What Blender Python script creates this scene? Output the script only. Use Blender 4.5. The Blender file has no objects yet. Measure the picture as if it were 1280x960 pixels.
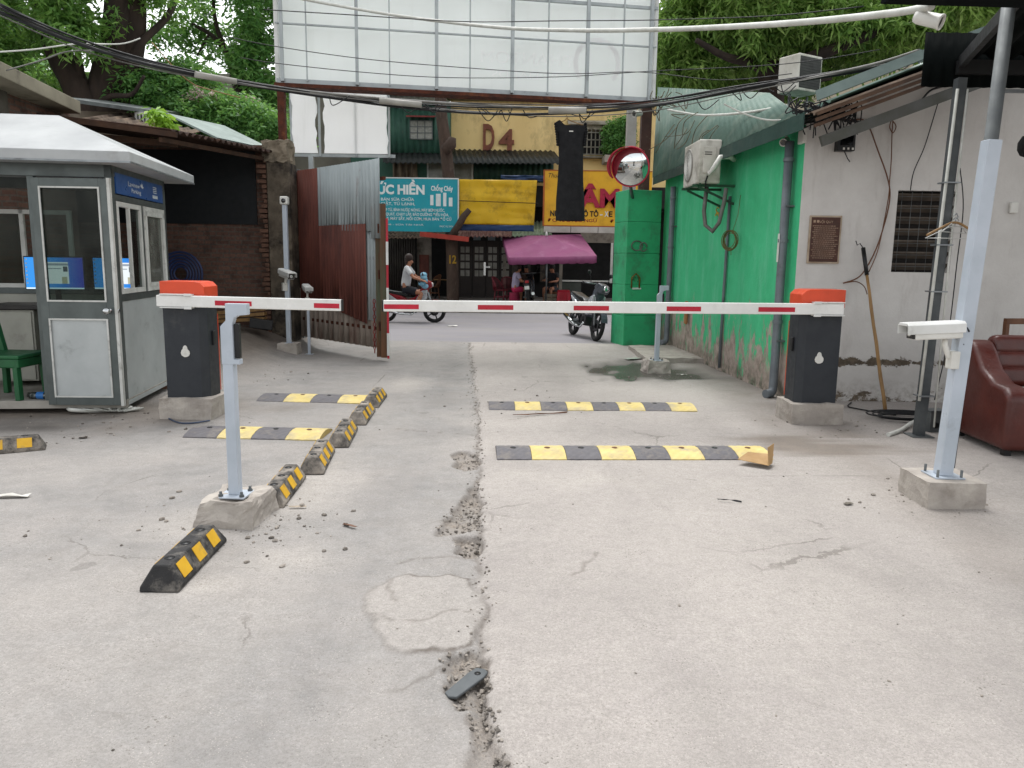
import bpy, bmesh, math, random
import numpy as np
from mathutils import Matrix, Vector, noise as mnoise
rad = math.radians
scene = bpy.context.scene
COL = scene.collection
# ------------------------------------------------------------------ camera model (a phone held at eye height)
CAM_H, FPX, PITCH, ROLL = 1.6, 960.0, rad(9.17), rad(0.8)
def ray(px, py):
    x, y, z = (px-640)/FPX, -(py-480)/FPX, -1.0
    x, y = x*math.cos(ROLL)-y*math.sin(ROLL), x*math.sin(ROLL)+y*math.cos(ROLL)
    a = math.pi/2-PITCH
    return x, y*math.cos(a)-z*math.sin(a), y*math.sin(a)+z*math.cos(a)
def G(px, py, z=0.0):
    d = ray(px, py); t = (z-CAM_H)/d[2]
    return Vector((d[0]*t, d[1]*t, z))
def at(px, py, Y):
    d = ray(px, py); t = Y/d[1]
    return Vector((d[0]*t, Y, CAM_H+d[2]*t))
# ------------------------------------------------------------------ mesh helpers
class MB:
    def __init__(s): s.v = []; s.f = []; s.sm = []
    def add(s, vs, fs, sm=False):
        n = len(s.v); s.v += [tuple(v) for v in vs]
        s.f += [tuple(i+n for i in f) for f in fs]; s.sm += [sm]*len(fs); return s
    def box(s, c, d, R=None):
        x, y, z = d[0]/2, d[1]/2, d[2]/2; c = Vector(c)
        vs = [Vector(p) for p in ((-x,-y,-z),(x,-y,-z),(x,y,-z),(-x,y,-z),(-x,-y,z),(x,-y,z),(x,y,z),(-x,y,z))]
        if R is not None: vs = [R @ v for v in vs]
        return s.add([v+c for v in vs], [(0,3,2,1),(4,5,6,7),(0,1,5,4),(1,2,6,5),(2,3,7,6),(3,0,4,7)])
    def lim(s, x0, x1, y0, y1, z0, z1):
        return s.box(((x0+x1)/2,(y0+y1)/2,(z0+z1)/2), (x1-x0,y1-y0,z1-z0))
    def bar(s, a, b, w, h, up=(0,0,1)):
        a, b = Vector(a), Vector(b); d = (b-a); L = d.length; d.normalize(); up = Vector(up)
        if abs(d.dot(up)) > .98: up = Vector((0,1,0))
        r = d.cross(up).normalized(); u = r.cross(d)
        R = Matrix((r, d, u)).transposed()
        return s.box((a+b)/2, (w, L, h), R)
    def tube(s, pts, r, n=8, cap=True):
        pts = [Vector(p) for p in pts]; m = len(pts)
        rs = r if isinstance(r, (list, tuple)) else [r]*m
        vs = []; prev = None
        for i, p in enumerate(pts):
            t = (pts[min(i+1, m-1)]-pts[max(i-1, 0)])
            t = t.normalized() if t.length > 1e-9 else Vector((0,0,1))
            if prev is None:
                ref = Vector((0,0,1)) if abs(t.z) < .9 else Vector((1,0,0))
                u = t.cross(ref).normalized()
            else:
                u = prev - t*prev.dot(t)
                u = u.normalized() if u.length > 1e-6 else t.orthogonal().normalized()
            prev = u; w = t.cross(u)
            for k in range(n):
                a = 2*math.pi*k/n
                vs.append(p + (u*math.cos(a)+w*math.sin(a))*rs[i])
        fs = []
        for i in range(m-1):
            for k in range(n):
                fs.append((i*n+k, i*n+(k+1)%n, (i+1)*n+(k+1)%n, (i+1)*n+k))
        s.add(vs, fs, True)
        if cap:
            k0 = len(s.v)-m*n
            s.f += [tuple(k0+k for k in reversed(range(n))), tuple(k0+(m-1)*n+k for k in range(n))]; s.sm += [False, False]
        return s
    def lathe(s, prof, T=None, n=20, sm=True):
        vs = []; fs = []; m = len(prof)
        for (r, z) in prof:
            for k in range(n):
                a = 2*math.pi*k/n; vs.append(Vector((r*math.cos(a), r*math.sin(a), z)))
        for i in range(m-1):
            for k in range(n): fs.append((i*n+k, i*n+(k+1)%n, (i+1)*n+(k+1)%n, (i+1)*n+k))
        if T is not None: vs = [T @ v for v in vs]
        return s.add(vs, fs, sm)
    def prism(s, poly, h, T=None):
        n = len(poly)
        vs = [Vector((p[0], p[1], 0)) for p in poly] + [Vector((p[0], p[1], h)) for p in poly]
        if T is not None: vs = [T @ v for v in vs]
        fs = [tuple(reversed(range(n))), tuple(range(n, 2*n))] + [(i, (i+1)%n, n+(i+1)%n, n+i) for i in range(n)]
        return s.add(vs, fs)
    def slab(s, a, b, c, d, t):
        a, b, c, d = map(Vector, (a, b, c, d)); n = (b-a).cross(d-a).normalized()*t
        return s.add([a, b, c, d, a+n, b+n, c+n, d+n], [(3,2,1,0),(4,5,6,7),(0,1,5,4),(1,2,6,5),(2,3,7,6),(3,0,4,7)])
    def corr(s, a, b, c, d, pitch=.08, amp=.012, nv=2, jag=0, seed=0, t=.004, box=False):
        """corrugated sheet a-b (across the waves) and a-d (along them), thin solid"""
        a, b, c, d = map(Vector, (a, b, c, d)); rn = random.Random(seed)
        L = max((b-a).length, (c-d).length); nu = max(6, int(L/pitch*6)); n = (b-a).cross(d-a).normalized()
        vs = []; fs = []
        for side in (0, 1):
            for j in range(nv):
                f = j/(nv-1)
                for i in range(nu+1):
                    u = i/nu; p = a.lerp(b, u).lerp(d.lerp(c, u), f)
                    ph = u*L/pitch*2*math.pi
                    w = math.sin(ph)
                    if box: w = max(-1, min(1, w*3))
                    jj = 0
                    if jag and j == 0: jj = jag*(rn.random()-.3) if i % 3 == 0 else jag*.3*rn.random()
                    p = p + n*(w*amp + side*t) + (d-a).normalized()*jj
                    vs.append(p)
        W = nu+1; N = W*nv
        for j in range(nv-1):
            for i in range(nu):
                q = (j*W+i, j*W+i+1, (j+1)*W+i+1, (j+1)*W+i)
                fs.append(tuple(reversed(q))); fs.append(tuple(N+k for k in q))
        for i in range(nu):
            fs.append((i, i+1, N+i+1, N+i)); k = (nv-1)*W; fs.append((k+i+1, k+i, N+k+i, N+k+i+1))
        for j in range(nv-1):
            fs.append((( j+1)*W, j*W, N+j*W, N+(j+1)*W)); fs.append((j*W+nu, (j+1)*W+nu, N+(j+1)*W+nu, N+j*W+nu))
        return s.add(vs, fs, True)
    def ball(s, c, r, n=10, R=None):
        if not isinstance(r, (tuple, list)): r = (r, r, r)
        m = max(4, n//2+1); vs = []; fs = []
        for j in range(m+1):
            th = math.pi*j/m
            for k in range(n):
                a = 2*math.pi*k/n
                p = Vector((r[0]*math.sin(th)*math.cos(a), r[1]*math.sin(th)*math.sin(a), r[2]*math.cos(th)))
                if R is not None: p = R @ p
                vs.append(Vector(c)+p)
        for j in range(m):
            for k in range(n): fs.append((j*n+k, (j+1)*n+k, (j+1)*n+(k+1)%n, j*n+(k+1)%n))
        return s.add(vs, fs, True)
    def build(s, name, mat, parent=None, bevel=0, smooth=None, world=False, seg=2):
        me = bpy.data.meshes.new(name)
        vs = s.v
        if world and parent is not None:
            M = parent.matrix_basis.inverted(); vs = [tuple(M @ Vector(v)) for v in vs]
        me.from_pydata(vs, [], s.f); me.validate(); me.update()
        if len(me.polygons) == len(s.sm):
            me.polygons.foreach_set('use_smooth', s.sm if smooth is None else [smooth]*len(s.sm))
        o = bpy.data.objects.new(name, me); COL.objects.link(o)
        if mat: me.materials.append(mat)
        if parent is not None: o.parent = parent
        if bevel:
            b = o.modifiers.new('edge', 'BEVEL'); b.width = bevel; b.segments = seg; b.limit_method = 'ANGLE'; b.angle_limit = rad(40)
        return o
def tag(o, label=None, cat=None, group=None, kind=None):
    if label: o['label'] = label
    if cat: o['category'] = cat
    if group: o['group'] = group
    if kind: o['kind'] = kind
    return o
def thing(name, label, cat, loc=(0,0,0), rz=0, group=None):
    o = bpy.data.objects.new(name, None); COL.objects.link(o)
    o.matrix_basis = Matrix.Translation(Vector(loc)) @ Matrix.Rotation(rz, 4, 'Z')
    o.empty_display_size = .1
    return tag(o, label, cat, group)
def kids(o): return [c for c in bpy.data.objects if c.parent == o]
def dup(o, loc=None, rz=None, label=None, parent=None):
    c = o.copy(); COL.objects.link(c)
    if parent is not None: c.parent = parent
    for k in kids(o): dup(k, parent=c)
    if loc is not None: c.matrix_basis = Matrix.Translation(Vector(loc)) @ Matrix.Rotation(rz or 0, 4, 'Z')
    if label: c['label'] = label
    return c
def struct(o): o['kind'] = 'structure'; return o
def RZ(a): return Matrix.Rotation(a, 3, 'Z')
def plane_T(o, ex, ey):
    ex = Vector(ex).normalized(); ey = Vector(ey); ey = (ey-ex*ey.dot(ex)).normalized(); ez = ex.cross(ey)
    M = Matrix((ex, ey, ez)).transposed().to_4x4(); M.translation = Vector(o); return M
def text(s, T, mat, parent, width=None, height=.2, extrude=.004, name='lettering', bold=0.0, shear=0, align='CENTER', mirror=False, world=True, squeeze=True):
    """lettering as a mesh: T places its centre; height is the capital height, width the full width"""
    cu = bpy.data.curves.new('lettering', 'FONT'); cu.body = s; cu.align_x = 'LEFT'; cu.size = 1; cu.resolution_u = 3
    cu.offset = bold; cu.shear = shear; cu.extrude = 0
    ob = bpy.data.objects.new('lettering', cu); COL.objects.link(ob)
    dg = bpy.context.evaluated_depsgraph_get(); me = bpy.data.meshes.new_from_object(ob.evaluated_get(dg))
    bpy.data.objects.remove(ob); bpy.data.curves.remove(cu)
    n = len(me.vertices); co = np.zeros(n*3); me.vertices.foreach_get('co', co); co = co.reshape(-1, 3)
    if n == 0: return None
    x0, x1 = co[:,0].min(), co[:,0].max()
    k = height/.729
    kx = width/(x1-x0) if width else k
    co[:,0] = (co[:,0]-(x0+x1)/2)*kx; co[:,1] = (co[:,1]-.36)*k
    if mirror: co[:,0] *= -1
    fs = [tuple(p.vertices) for p in me.polygons]
    b = MB(); M4 = T
    top = [M4 @ Vector((c[0], c[1], extrude)) for c in co]
    b.add(top, fs)
    # side walls along the boundary edges
    if extrude > .003:
        cnt = {}
        for f in fs:
            for i in range(len(f)):
                e = (f[i], f[(i+1) % len(f)]); cnt[e] = 1
        bot = [M4 @ Vector((c[0], c[1], 0)) for c in co]; base = len(b.v); b.v += [tuple(v) for v in bot]
        for (p, q) in cnt:
            if (q, p) not in cnt: b.f.append((q, p, base+p, base+q)); b.sm.append(False)
    bpy.data.meshes.remove(me)
    return b.build(name, mat, parent, world=world)
# ------------------------------------------------------------------ materials
def lin(h):
    h = h.lstrip('#'); out = []
    for i in (0, 2, 4):
        c = int(h[i:i+2], 16)/255; out.append(c/12.92 if c <= .04045 else ((c+.055)/1.055)**2.4)
    return (*out, 1)
def scale_c(c, k): return (c[0]*k, c[1]*k, c[2]*k, 1)
class NT:
    def __init__(s, name):
        s.m = bpy.data.materials.new(name); s.m.use_nodes = True; s.t = s.m.node_tree; s.t.nodes.clear()
        s.out = s.n('ShaderNodeOutputMaterial'); s.p = s.n('ShaderNodeBsdfPrincipled'); s.l(s.p.outputs[0], s.out.inputs[0])
        s.tc = s.n('ShaderNodeTexCoord')
    def n(s, t, **k):
        x = s.t.nodes.new(t)
        for a, b in k.items(): setattr(x, a, b)
        return x
    def l(s, a, b): s.t.links.new(a, b)
    def vec(s, src='Object', sc=(1,1,1), rnd=False):
        v = s.tc.outputs[src]
        if rnd:
            oi = s.n('ShaderNodeObjectInfo'); m = s.n('ShaderNodeVectorMath', operation='ADD'); s.l(v, m.inputs[0])
            mm = s.math('MULTIPLY', oi.outputs['Random'], 37.0); s.l(mm, m.inputs[1]); v = m.outputs[0]
        mp = s.n('ShaderNodeMapping'); mp.inputs['Scale'].default_value = sc; s.l(v, mp.inputs[0]); return mp.outputs[0]
    def noise(s, v, scale, detail=5, rough=.6, dist=0):
        x = s.n('ShaderNodeTexNoise'); x.inputs['Scale'].default_value = scale; x.inputs['Detail'].default_value = detail
        x.inputs['Roughness'].default_value = rough; x.inputs['Distortion'].default_value = dist; s.l(v, x.inputs['Vector']); return x.outputs['Fac']
    def ramp(s, f, a, b, c0=(0,0,0,1), c1=(1,1,1,1)):
        x = s.n('ShaderNodeValToRGB'); e = x.color_ramp.elements; e[0].position = a; e[1].position = b; e[0].color = c0; e[1].color = c1
        s.l(f, x.inputs[0]); return x.outputs[0]
    def math(s, op, a, b=None, clamp=False):
        x = s.n('ShaderNodeMath', operation=op); x.use_clamp = clamp
        for i, q in enumerate((a, b)):
            if q is None: continue
            if isinstance(q, (int, float)): x.inputs[i].default_value = q
            else: s.l(q, x.inputs[i])
        return x.outputs[0]
    def mix(s, f, a, b, mode='MIX'):
        x = s.n('ShaderNodeMix', data_type='RGBA', blend_type=mode)
        for i, q in ((0, f), (6, a), (7, b)):
            if isinstance(q, (int, float)): x.inputs[i].default_value = q
            elif isinstance(q, tuple): x.inputs[i].default_value = q
            else: s.l(q, x.inputs[i])
        return x.outputs[2]
    def sep(s, v):
        x = s.n('ShaderNodeSeparateXYZ'); s.l(v, x.inputs[0]); return x.outputs
    def bump(s, h, strength=.3, dist=.01):
        x = s.n('ShaderNodeBump'); x.inputs['Strength'].default_value = strength; x.inputs['Distance'].default_value = dist
        s.l(h, x.inputs['Height']); s.l(x.outputs[0], s.p.inputs['Normal'])
    def attr(s, name):
        x = s.n('ShaderNodeAttribute'); x.attribute_name = name; return x.outputs['Fac']
    def set(s, color=None, rough=None, metal=None, spec=None):
        for k, q in (('Base Color', color), ('Roughness', rough), ('Metallic', metal), ('Specular IOR Level', spec)):
            if q is None: continue
            if isinstance(q, (int, float, tuple)): s.p.inputs[k].default_value = q
            else: s.l(q, s.p.inputs[k])
def pm(name, c, c2=None, scale=4, rough=.7, metal=0, spec=.4, bump=0, bscale=60, lo=.35, hi=.65, st=(1,1,1), dirt=None, dscale=3, dlo=.52, dhi=.72, bst=None):
    """painted/aged surface: two tones in noise, optional dirt, fine bump"""
    c = lin(c) if isinstance(c, str) else c
    c2 = scale_c(c, .78) if c2 is None else (lin(c2) if isinstance(c2, str) else c2)
    t = NT(name); v = t.vec('Object', st, True)
    col = t.mix(t.ramp(t.noise(v, scale), lo, hi), c, c2)
    if dirt is not None:
        d = lin(dirt) if isinstance(dirt, str) else dirt
        f = t.ramp(t.noise(v, dscale, 8, .7), dlo, dhi); col = t.mix(f, col, d)
    r = t.ramp(t.noise(v, scale*2.3), .3, .7, (max(0, rough-.1),)*3+(1,), (min(1, rough+.1),)*3+(1,))
    t.set(col, r, metal, spec)
    if bump: t.bump(t.noise(t.vec('Object', bst or (1,1,1), True), bscale, 6, .65), bump, .01)
    return t.m
def flat(name, c, rough=.5, metal=0, spec=.5, emit=0):
    t = NT(name); c = lin(c) if isinstance(c, str) else c
    v = t.vec('Object', (1,1,1), True)
    t.set(t.mix(t.ramp(t.noise(v, 6), .3, .7), c, scale_c(c, .85)), rough, metal, spec)
    if emit:
        t.p.inputs['Emission Color'].default_value = c; t.p.inputs['Emission Strength'].default_value = emit
    return t.m
def glass(name, tint='#b8c4c0', rough=.03, alpha=.35, dirt=.0):
    t = NT(name)
    tr = t.n('ShaderNodeBsdfTransparent'); tr.inputs[0].default_value = lin(tint)
    gl = t.n('ShaderNodeBsdfGlossy'); gl.inputs['Roughness'].default_value = rough
    df = t.n('ShaderNodeBsdfDiffuse'); df.inputs[0].default_value = lin('#9a9d94')
    m1 = t.n('ShaderNodeMixShader'); t.l(tr.outputs[0], m1.inputs[1]); t.l(df.outputs[0], m1.inputs[2])
    nz = t.ramp(t.noise(t.vec('Object', (1,1,.5), True), 4, 8, .7), .4, .75, (dirt*.4,)*3+(1,), (min(1, dirt*1.6),)*3+(1,)); t.l(nz, m1.inputs[0])
    m2 = t.n('ShaderNodeMixShader'); t.l(m1.outputs[0], m2.inputs[1]); t.l(gl.outputs[0], m2.inputs[2])
    lw = t.n('ShaderNodeLayerWeight'); lw.inputs[0].default_value = alpha; t.l(lw.outputs['Fresnel'], m2.inputs[0])
    t.l(m2.outputs[0], t.out.inputs[0]); return t.m
def bricks(name, c1, c2, mortar, sc=1.0, xz=True, dirt='#2a2522', dl=.5, dh=.8, bs=.5):
    t = NT(name); v = t.tc.outputs['Object']
    s = t.sep(v); cb = t.n('ShaderNodeCombineXYZ')
    t.l(t.math('ADD', s[0], s[1]), cb.inputs[0]); t.l(s[2], cb.inputs[1])
    b = t.n('ShaderNodeTexBrick'); t.l(cb.outputs[0], b.inputs['Vector']); b.inputs['Scale'].default_value = 1/sc
    b.inputs['Brick Width'].default_value = .22; b.inputs['Row Height'].default_value = .075; b.inputs['Mortar Size'].default_value = .012
    b.inputs['Color1'].default_value = lin(c1); b.inputs['Color2'].default_value = lin(c2); b.inputs['Mortar'].default_value = lin(mortar)
    nz = t.noise(v, 3, 8, .7)
    col = t.mix(t.ramp(nz, dl, dh), b.outputs['Color'], lin(dirt))
    col = t.mix(t.ramp(t.noise(v, 25, 4), .3, .8), col, t.mix(.5, col, (0.02,0.02,0.02,1)))
    t.set(col, .9, 0, .2); t.bump(t.math('SUBTRACT', t.noise(v, 40), t.math('MULTIPLY', b.outputs['Fac'], 1.5)), bs, .012)
    return t.m
# ------------------------------------------------------------------ shared materials
WHITE = pm('white_paint', '#d9dad8', '#c9cac6', 3, .35, dirt='#8f8b82', dlo=.62, dhi=.85)
BOOMW = pm('boom_paint', '#e3e3e0', '#d6d6d2', 3, .3, dirt='#a8a49a', dlo=.66, dhi=.9)
POSTM = pm('post_paint', '#b4bcc6', '#a6afb8', 3, .35, dirt='#77787a', dlo=.64, dhi=.85)
RED = pm('red_reflective', '#b8152f', '#a31228', 5, .35)
ORANGE = pm('orange_paint', '#d24a28', '#c44424', 5, .4)
CHARC = pm('charcoal_paint', '#23272d', '#2a2e33', 6, .5, dirt='#4d4b48', dlo=.6, dhi=.9)
CONC = pm('rough_concrete', '#b0a9a0', '#98918a', 5, .95, spec=.2, bump=.6, bscale=50, dirt='#7d756c', dlo=.55, dhi=.75)
CONCD = pm('old_concrete', '#8c8171', '#6d6355', 3, .95, spec=.2, bump=.7, bscale=30, dirt='#2e2a25', dscale=2.2, dlo=.5, dhi=.68)
STEEL = pm('galvanised_steel', '#8d9294', '#75797c', 6, .4, .7, dirt='#4c4a46', dlo=.6, dhi=.8)
STEELD = pm('dull_steel', '#6a6e6e', '#54585a', 6, .5, .5)
ALU = pm('aluminium_frame', '#5d6463', '#525857', 5, .4, .5)
RUST = pm('rusty_steel', '#5a2f20', '#3b221a', 8, .85, .1, .3, .3, 60, dirt='#7a4a2e', dlo=.55, dhi=.7)
CABLE = pm('black_cable', '#131416', '#1c1d1f', 6, .6)
CABLEG = pm('grey_cable', '#6d6c68', '#55544f', 6, .6)
CABLEW = pm('white_cable', '#c5c6c0', '#adaea6', 6, .5)
PVCG = pm('grey_pipe', '#6c7378', '#5b6166', 4, .45, dirt='#44443f', dlo=.6, dhi=.8)
RUBBER = pm('black_rubber', '#1e1e1f', '#2b2a2a', 8, .75, bump=.35, bscale=80, dirt='#8d877e', dscale=7, dlo=.5, dhi=.8)
RUBBERG = pm('grey_rubber', '#666467', '#565457', 6, .8, bump=.4, bscale=90, dirt='#8f887f', dscale=6, dlo=.5, dhi=.78)
YELR = pm('yellow_rubber', '#d2bf80', '#c3b06c', 6, .75, bump=.4, bscale=90, dirt='#9c9280', dscale=5, dlo=.46, dhi=.74)
YELS = pm('yellow_strip', '#d0a428', '#c09322', 7, .5, dirt='#7c7057', dscale=10, dlo=.55, dhi=.8)
BLACKP = pm('black_plastic', '#0d0e10', '#17181a', 6, .4)
PLASW = pm('white_plastic', '#d4d3cd', '#c3c2bb', 4, .4, dirt='#8c887c', dlo=.6, dhi=.85)
LENS = flat('lens_glass', '#050608', .05, 0, .8)
CHROME = flat('chrome', '#c9cccd', .15, 1)
WOOD = pm('bamboo_wood', '#94744a', '#7c5f3a', 9, .6, st=(1,1,.3), dirt='#5a4127', dlo=.6, dhi=.75)
WOODB = pm('brown_wood', '#6b452c', '#56351f', 6, .6, st=(1,1,.3))
# ------------------------------------------------------------------ ground: a worn concrete drive with cracks, potholes and a dirt bank
rng = np.random.default_rng(7)
def vnoise(x, y, seed=0):
    xi = np.floor(x).astype(int); yi = np.floor(y).astype(int); xf = x-xi; yf = y-yi
    def h(a, b):
        n = (a*374761393 + b*668265263 + seed*1442695041) & 0x7fffffff
        n = ((n ^ (n >> 13))*1274126177) & 0x7fffffff
        return ((n ^ (n >> 16)) & 0xffff)/65535.0
    u = xf*xf*(3-2*xf); v = yf*yf*(3-2*yf)
    return (h(xi,yi)*(1-u)+h(xi+1,yi)*u)*(1-v) + (h(xi,yi+1)*(1-u)+h(xi+1,yi+1)*u)*v
def fbm(x, y, sc, seed=0, o=4):
    r = 0; a = .5
    for i in range(o): r = r + a*vnoise(x*sc, y*sc, seed+i*17); sc *= 2.1; a *= .5
    return r
def pxline(pts): return [(G(*p).x, G(*p).y) for p in pts]
def dline(X, Y, pts):
    d = np.full(X.shape, 1e9)
    for (ax, ay), (bx, by) in zip(pts[:-1], pts[1:]):
        dx, dy = bx-ax, by-ay; L = dx*dx+dy*dy+1e-12
        t = np.clip(((X-ax)*dx+(Y-ay)*dy)/L, 0, 1)
        d = np.minimum(d, np.hypot(X-ax-t*dx, Y-ay-t*dy))
    return d
def inside(X, Y, pts):
    r = np.zeros(X.shape, bool); n = len(pts)
    for i in range(n):
        ax, ay = pts[i]; bx, by = pts[(i+1) % n]
        if ay == by: continue
        c = ((ay > Y) != (by > Y)) & (X < (bx-ax)*(Y-ay)/(by-ay)+ax); r ^= c
    return r
def sdf(X, Y, pts):
    d = dline(X, Y, list(pts)+[pts[0]]); return np.where(inside(X, Y, pts), -d, d)
SEAM = pxline([(586,429),(591,470),(597,520),(598,560),(597,600),(601,640),(598,680),(601,720),(604,760),(599,800),(601,840),(608,880),(613,920),(624,960),(636,1060)])
P1 = pxline([(567,568),(578,563),(596,566),(598,580),(586,588),(570,582)])
P2 = pxline([(596,606),(585,619),(566,634),(553,650),(541,668),(560,668),(580,664),(599,661),(600,630)])
P3 = pxline([(566,672),(596,671),(600,690),(588,696),(574,690)])
P4 = pxline([(550,823),(585,812),(606,826),(613,862),(606,884),(572,880),(556,858)])
P5 = pxline([(585,893),(612,886),(640,975),(600,985),(590,930)])
PATCH = pxline([(456,748),(470,738),(488,730),(500,721),(515,717),(538,722),(560,716),(590,720),(604,738),(604,764),(597,786),(578,806),(552,812),(530,818),(508,822),(482,812),(474,795),(462,770)])
CR = [pxline([(463,772),(480,777),(510,774),(535,770),(560,762),(590,766)]), pxline([(500,705),(520,697),(560,696),(600,700)]), pxline([(500,721),(490,740),(498,752)]),
      pxline([(745,691),(728,706),(715,718)]), pxline([(560,812),(540,842),(520,856),(490,862)]), pxline([(600,545),(560,541),(500,536),(430,531)]), pxline([(586,436),(600,431),(640,428),(700,430)])]
EDGE = pxline([(838,449),(868,458),(900,480),(940,505),(985,535),(1040,563),(1090,590),(1135,616),(1200,660),(1290,720)])
def axis(lo, hi, f0, f1, fine, coarse, grow=1.12):
    a = list(np.arange(f0, f1, fine)); s = fine
    while a[-1] < hi: s = min(coarse, s*grow); a.append(a[-1]+s)
    s = fine
    while a[0] > lo: s = min(coarse, s*grow); a.insert(0, a[0]-s)
    return np.array(a)
gx = axis(-30, 30, -1.25, .45, .013, .6); gy = axis(-14, 15.05, 1.9, 6.6, .016, .6, 1.06)
gy[-1] = 15.05
X, Y = np.meshgrid(gx, gy); 
wob = (fbm(X, Y, 5, 3)-.47)*.12; wob2 = (fbm(X, Y, 16, 9)-.47)*.05
Xw, Yw = X+wob+wob2, Y+(fbm(X, Y, 5, 31)-.47)*.12+(fbm(X, Y, 17, 41)-.47)*.05
Z = (fbm(X, Y, .7, 5)-.47)*.022 + (fbm(X, Y, 9, 8)-.47)*.006
rough_f = fbm(X, Y, 34, 77)-.47
seam_d = dline(Xw, Yw, SEAM)
near = np.clip((fbm(X, Y, 2.2, 55)-.32)*4, 0, 1)
crack = np.exp(-(seam_d/.014)**2)*(.12+.5*near)
gap = np.exp(-(seam_d/.03)**2)*near
Z -= .016*gap
rubble = np.zeros(X.shape)
for P, dep in ((P1,.035),(P2,.03),(P3,.045),(P4,.03),(P5,.02)):
    s = sdf(Xw, Yw, P); w = np.clip(.5-s/.035, 0, 1); Z -= dep*w; Z += rough_f*.035*w
    rubble = np.maximum(rubble, w*(.45+.55*np.clip((fbm(X,Y,7,151)-.3)*3,0,1))); crack = np.maximum(crack, .4*np.exp(-(s/.010)**2))
sp = sdf(Xw, Yw, PATCH); patch = np.clip(.5-sp/.02, 0, 1); Z += .007*patch
crack = np.maximum(crack, (.28+.55*np.clip((fbm(X,Y,4,101)-.38)*5,0,1))*np.exp(-(sp/.0115)**2))
for c in CR: crack = np.maximum(crack, .45*np.exp(-(dline(Xw, Yw, c)/.010)**2))
de = dline(X+wob, Y, EDGE); crack = np.maximum(crack, .55*np.exp(-(de/.035)**2)); 
left = np.clip((np.interp(Y, [p[1] for p in SEAM[::-1]], [p[0] for p in SEAM[::-1]])-Xw)/.05+.5, 0, 1)
# dirt bank below the brick shed, and dirty ground round the booth
bank = np.clip((-3.3-X-.35*np.maximum(0, 9.9-Y))/1.35, 0, 1)*np.clip((Y-9.2)/1.4, 0, 1)
bank = bank*bank*(3-2*bank)
Z += bank*(.33+.22*(fbm(X, Y, 1.6, 12)-.4)+.1*(fbm(X, Y, 6, 14)-.45))
dirt = np.clip(bank*1.6, 0, 1)
dirt = np.maximum(dirt, np.clip(1.25-np.hypot((X+4.9)/2.2, (Y-7.9)/1.1)+(fbm(X,Y,3,61)-.5)*1.2, 0, 1)*.95)
dirt = np.maximum(dirt, np.clip((1.1-np.hypot((X-2.75)/.75, (Y-6.65)/.42)+(fbm(X,Y,4,62)-.5)*1.6)*2.2, 0, 1)*.8)
dirt = np.maximum(dirt, np.clip(1-np.abs(X-3.1)/.55, 0, 1)*(Y > 7)*np.clip((fbm(X,Y,3,63)-.3)*3, 0, 1)*.8)
dirt = np.maximum(dirt, .45*np.exp(-(de/.18)**2))
wet = np.clip(1.15-np.hypot((X-2.1)/1.0, (Y-11.5)/1.25)+(fbm(X,Y,2.5,71)-.5)*1.9, 0, 1); wet = np.clip((wet-.12)*3.0, 0, 1)
wet = np.maximum(wet, np.clip((1-np.hypot((X+5.3)/1.1, (Y-6.75)/.45)+(fbm(X,Y,3,72)-.5)*1.5)*1.6, 0, 1)*.6)
Z -= .02*wet*(Y > 9)
Z = np.where(Y > 14.6, Z*np.clip((15.05-Y)/.45, 0, 1), Z)
dust = np.clip((fbm(X, Y, .55, 91)-.35)*2.2, 0, 1)
for (px_, py_, rx_, ry_) in ((250,735,.5,.35),(400,600,.5,1.2),(250,660,.6,.5),(500,480,.6,.9),(380,700,.5,.4),(740,600,1.2,.5)):
    q_ = G(px_, py_); dust = np.maximum(dust, 1.9*np.clip(1-np.hypot((X-q_.x)/rx_, (Y-q_.y)/ry_)+(fbm(X,Y,3,int(px_))-.5)*.9, 0, 1))
for x_ in (-1.0, .55, 1.75):
    dust -= .55*np.exp(-((X-x_-.25*np.sin(Y*.25))/.22)**2)*(fbm(X,Y,1.2,141)+.2)
dust = np.clip(dust, -.6, 2)
def grid_mesh(name, X, Y, Z, attrs, mat):
    h, w = X.shape; me = bpy.data.meshes.new(name)
    co = np.stack([X, Y, Z], -1).reshape(-1, 3).astype(np.float32)
    i = np.arange(h*w).reshape(h, w); q = np.stack([i[:-1,:-1], i[:-1,1:], i[1:,1:], i[1:,:-1]], -1).reshape(-1, 4)
    me.vertices.add(len(co)); me.vertices.foreach_set('co', co.ravel())
    me.loops.add(q.size); me.loops.foreach_set('vertex_index', q.ravel().astype(np.int32))
    me.polygons.add(len(q)); me.polygons.foreach_set('loop_start', np.arange(0, q.size, 4, dtype=np.int32))
    me.update(calc_edges=True); me.polygons.foreach_set('use_smooth', np.ones(len(q), bool))
    for k, v in attrs.items():
        a = me.attributes.new(k, 'FLOAT', 'POINT'); a.data.foreach_set('value', v.astype(np.float32).ravel())
    me.materials.append(mat); o = bpy.data.objects.new(name, me); COL.objects.link(o); return o
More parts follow.
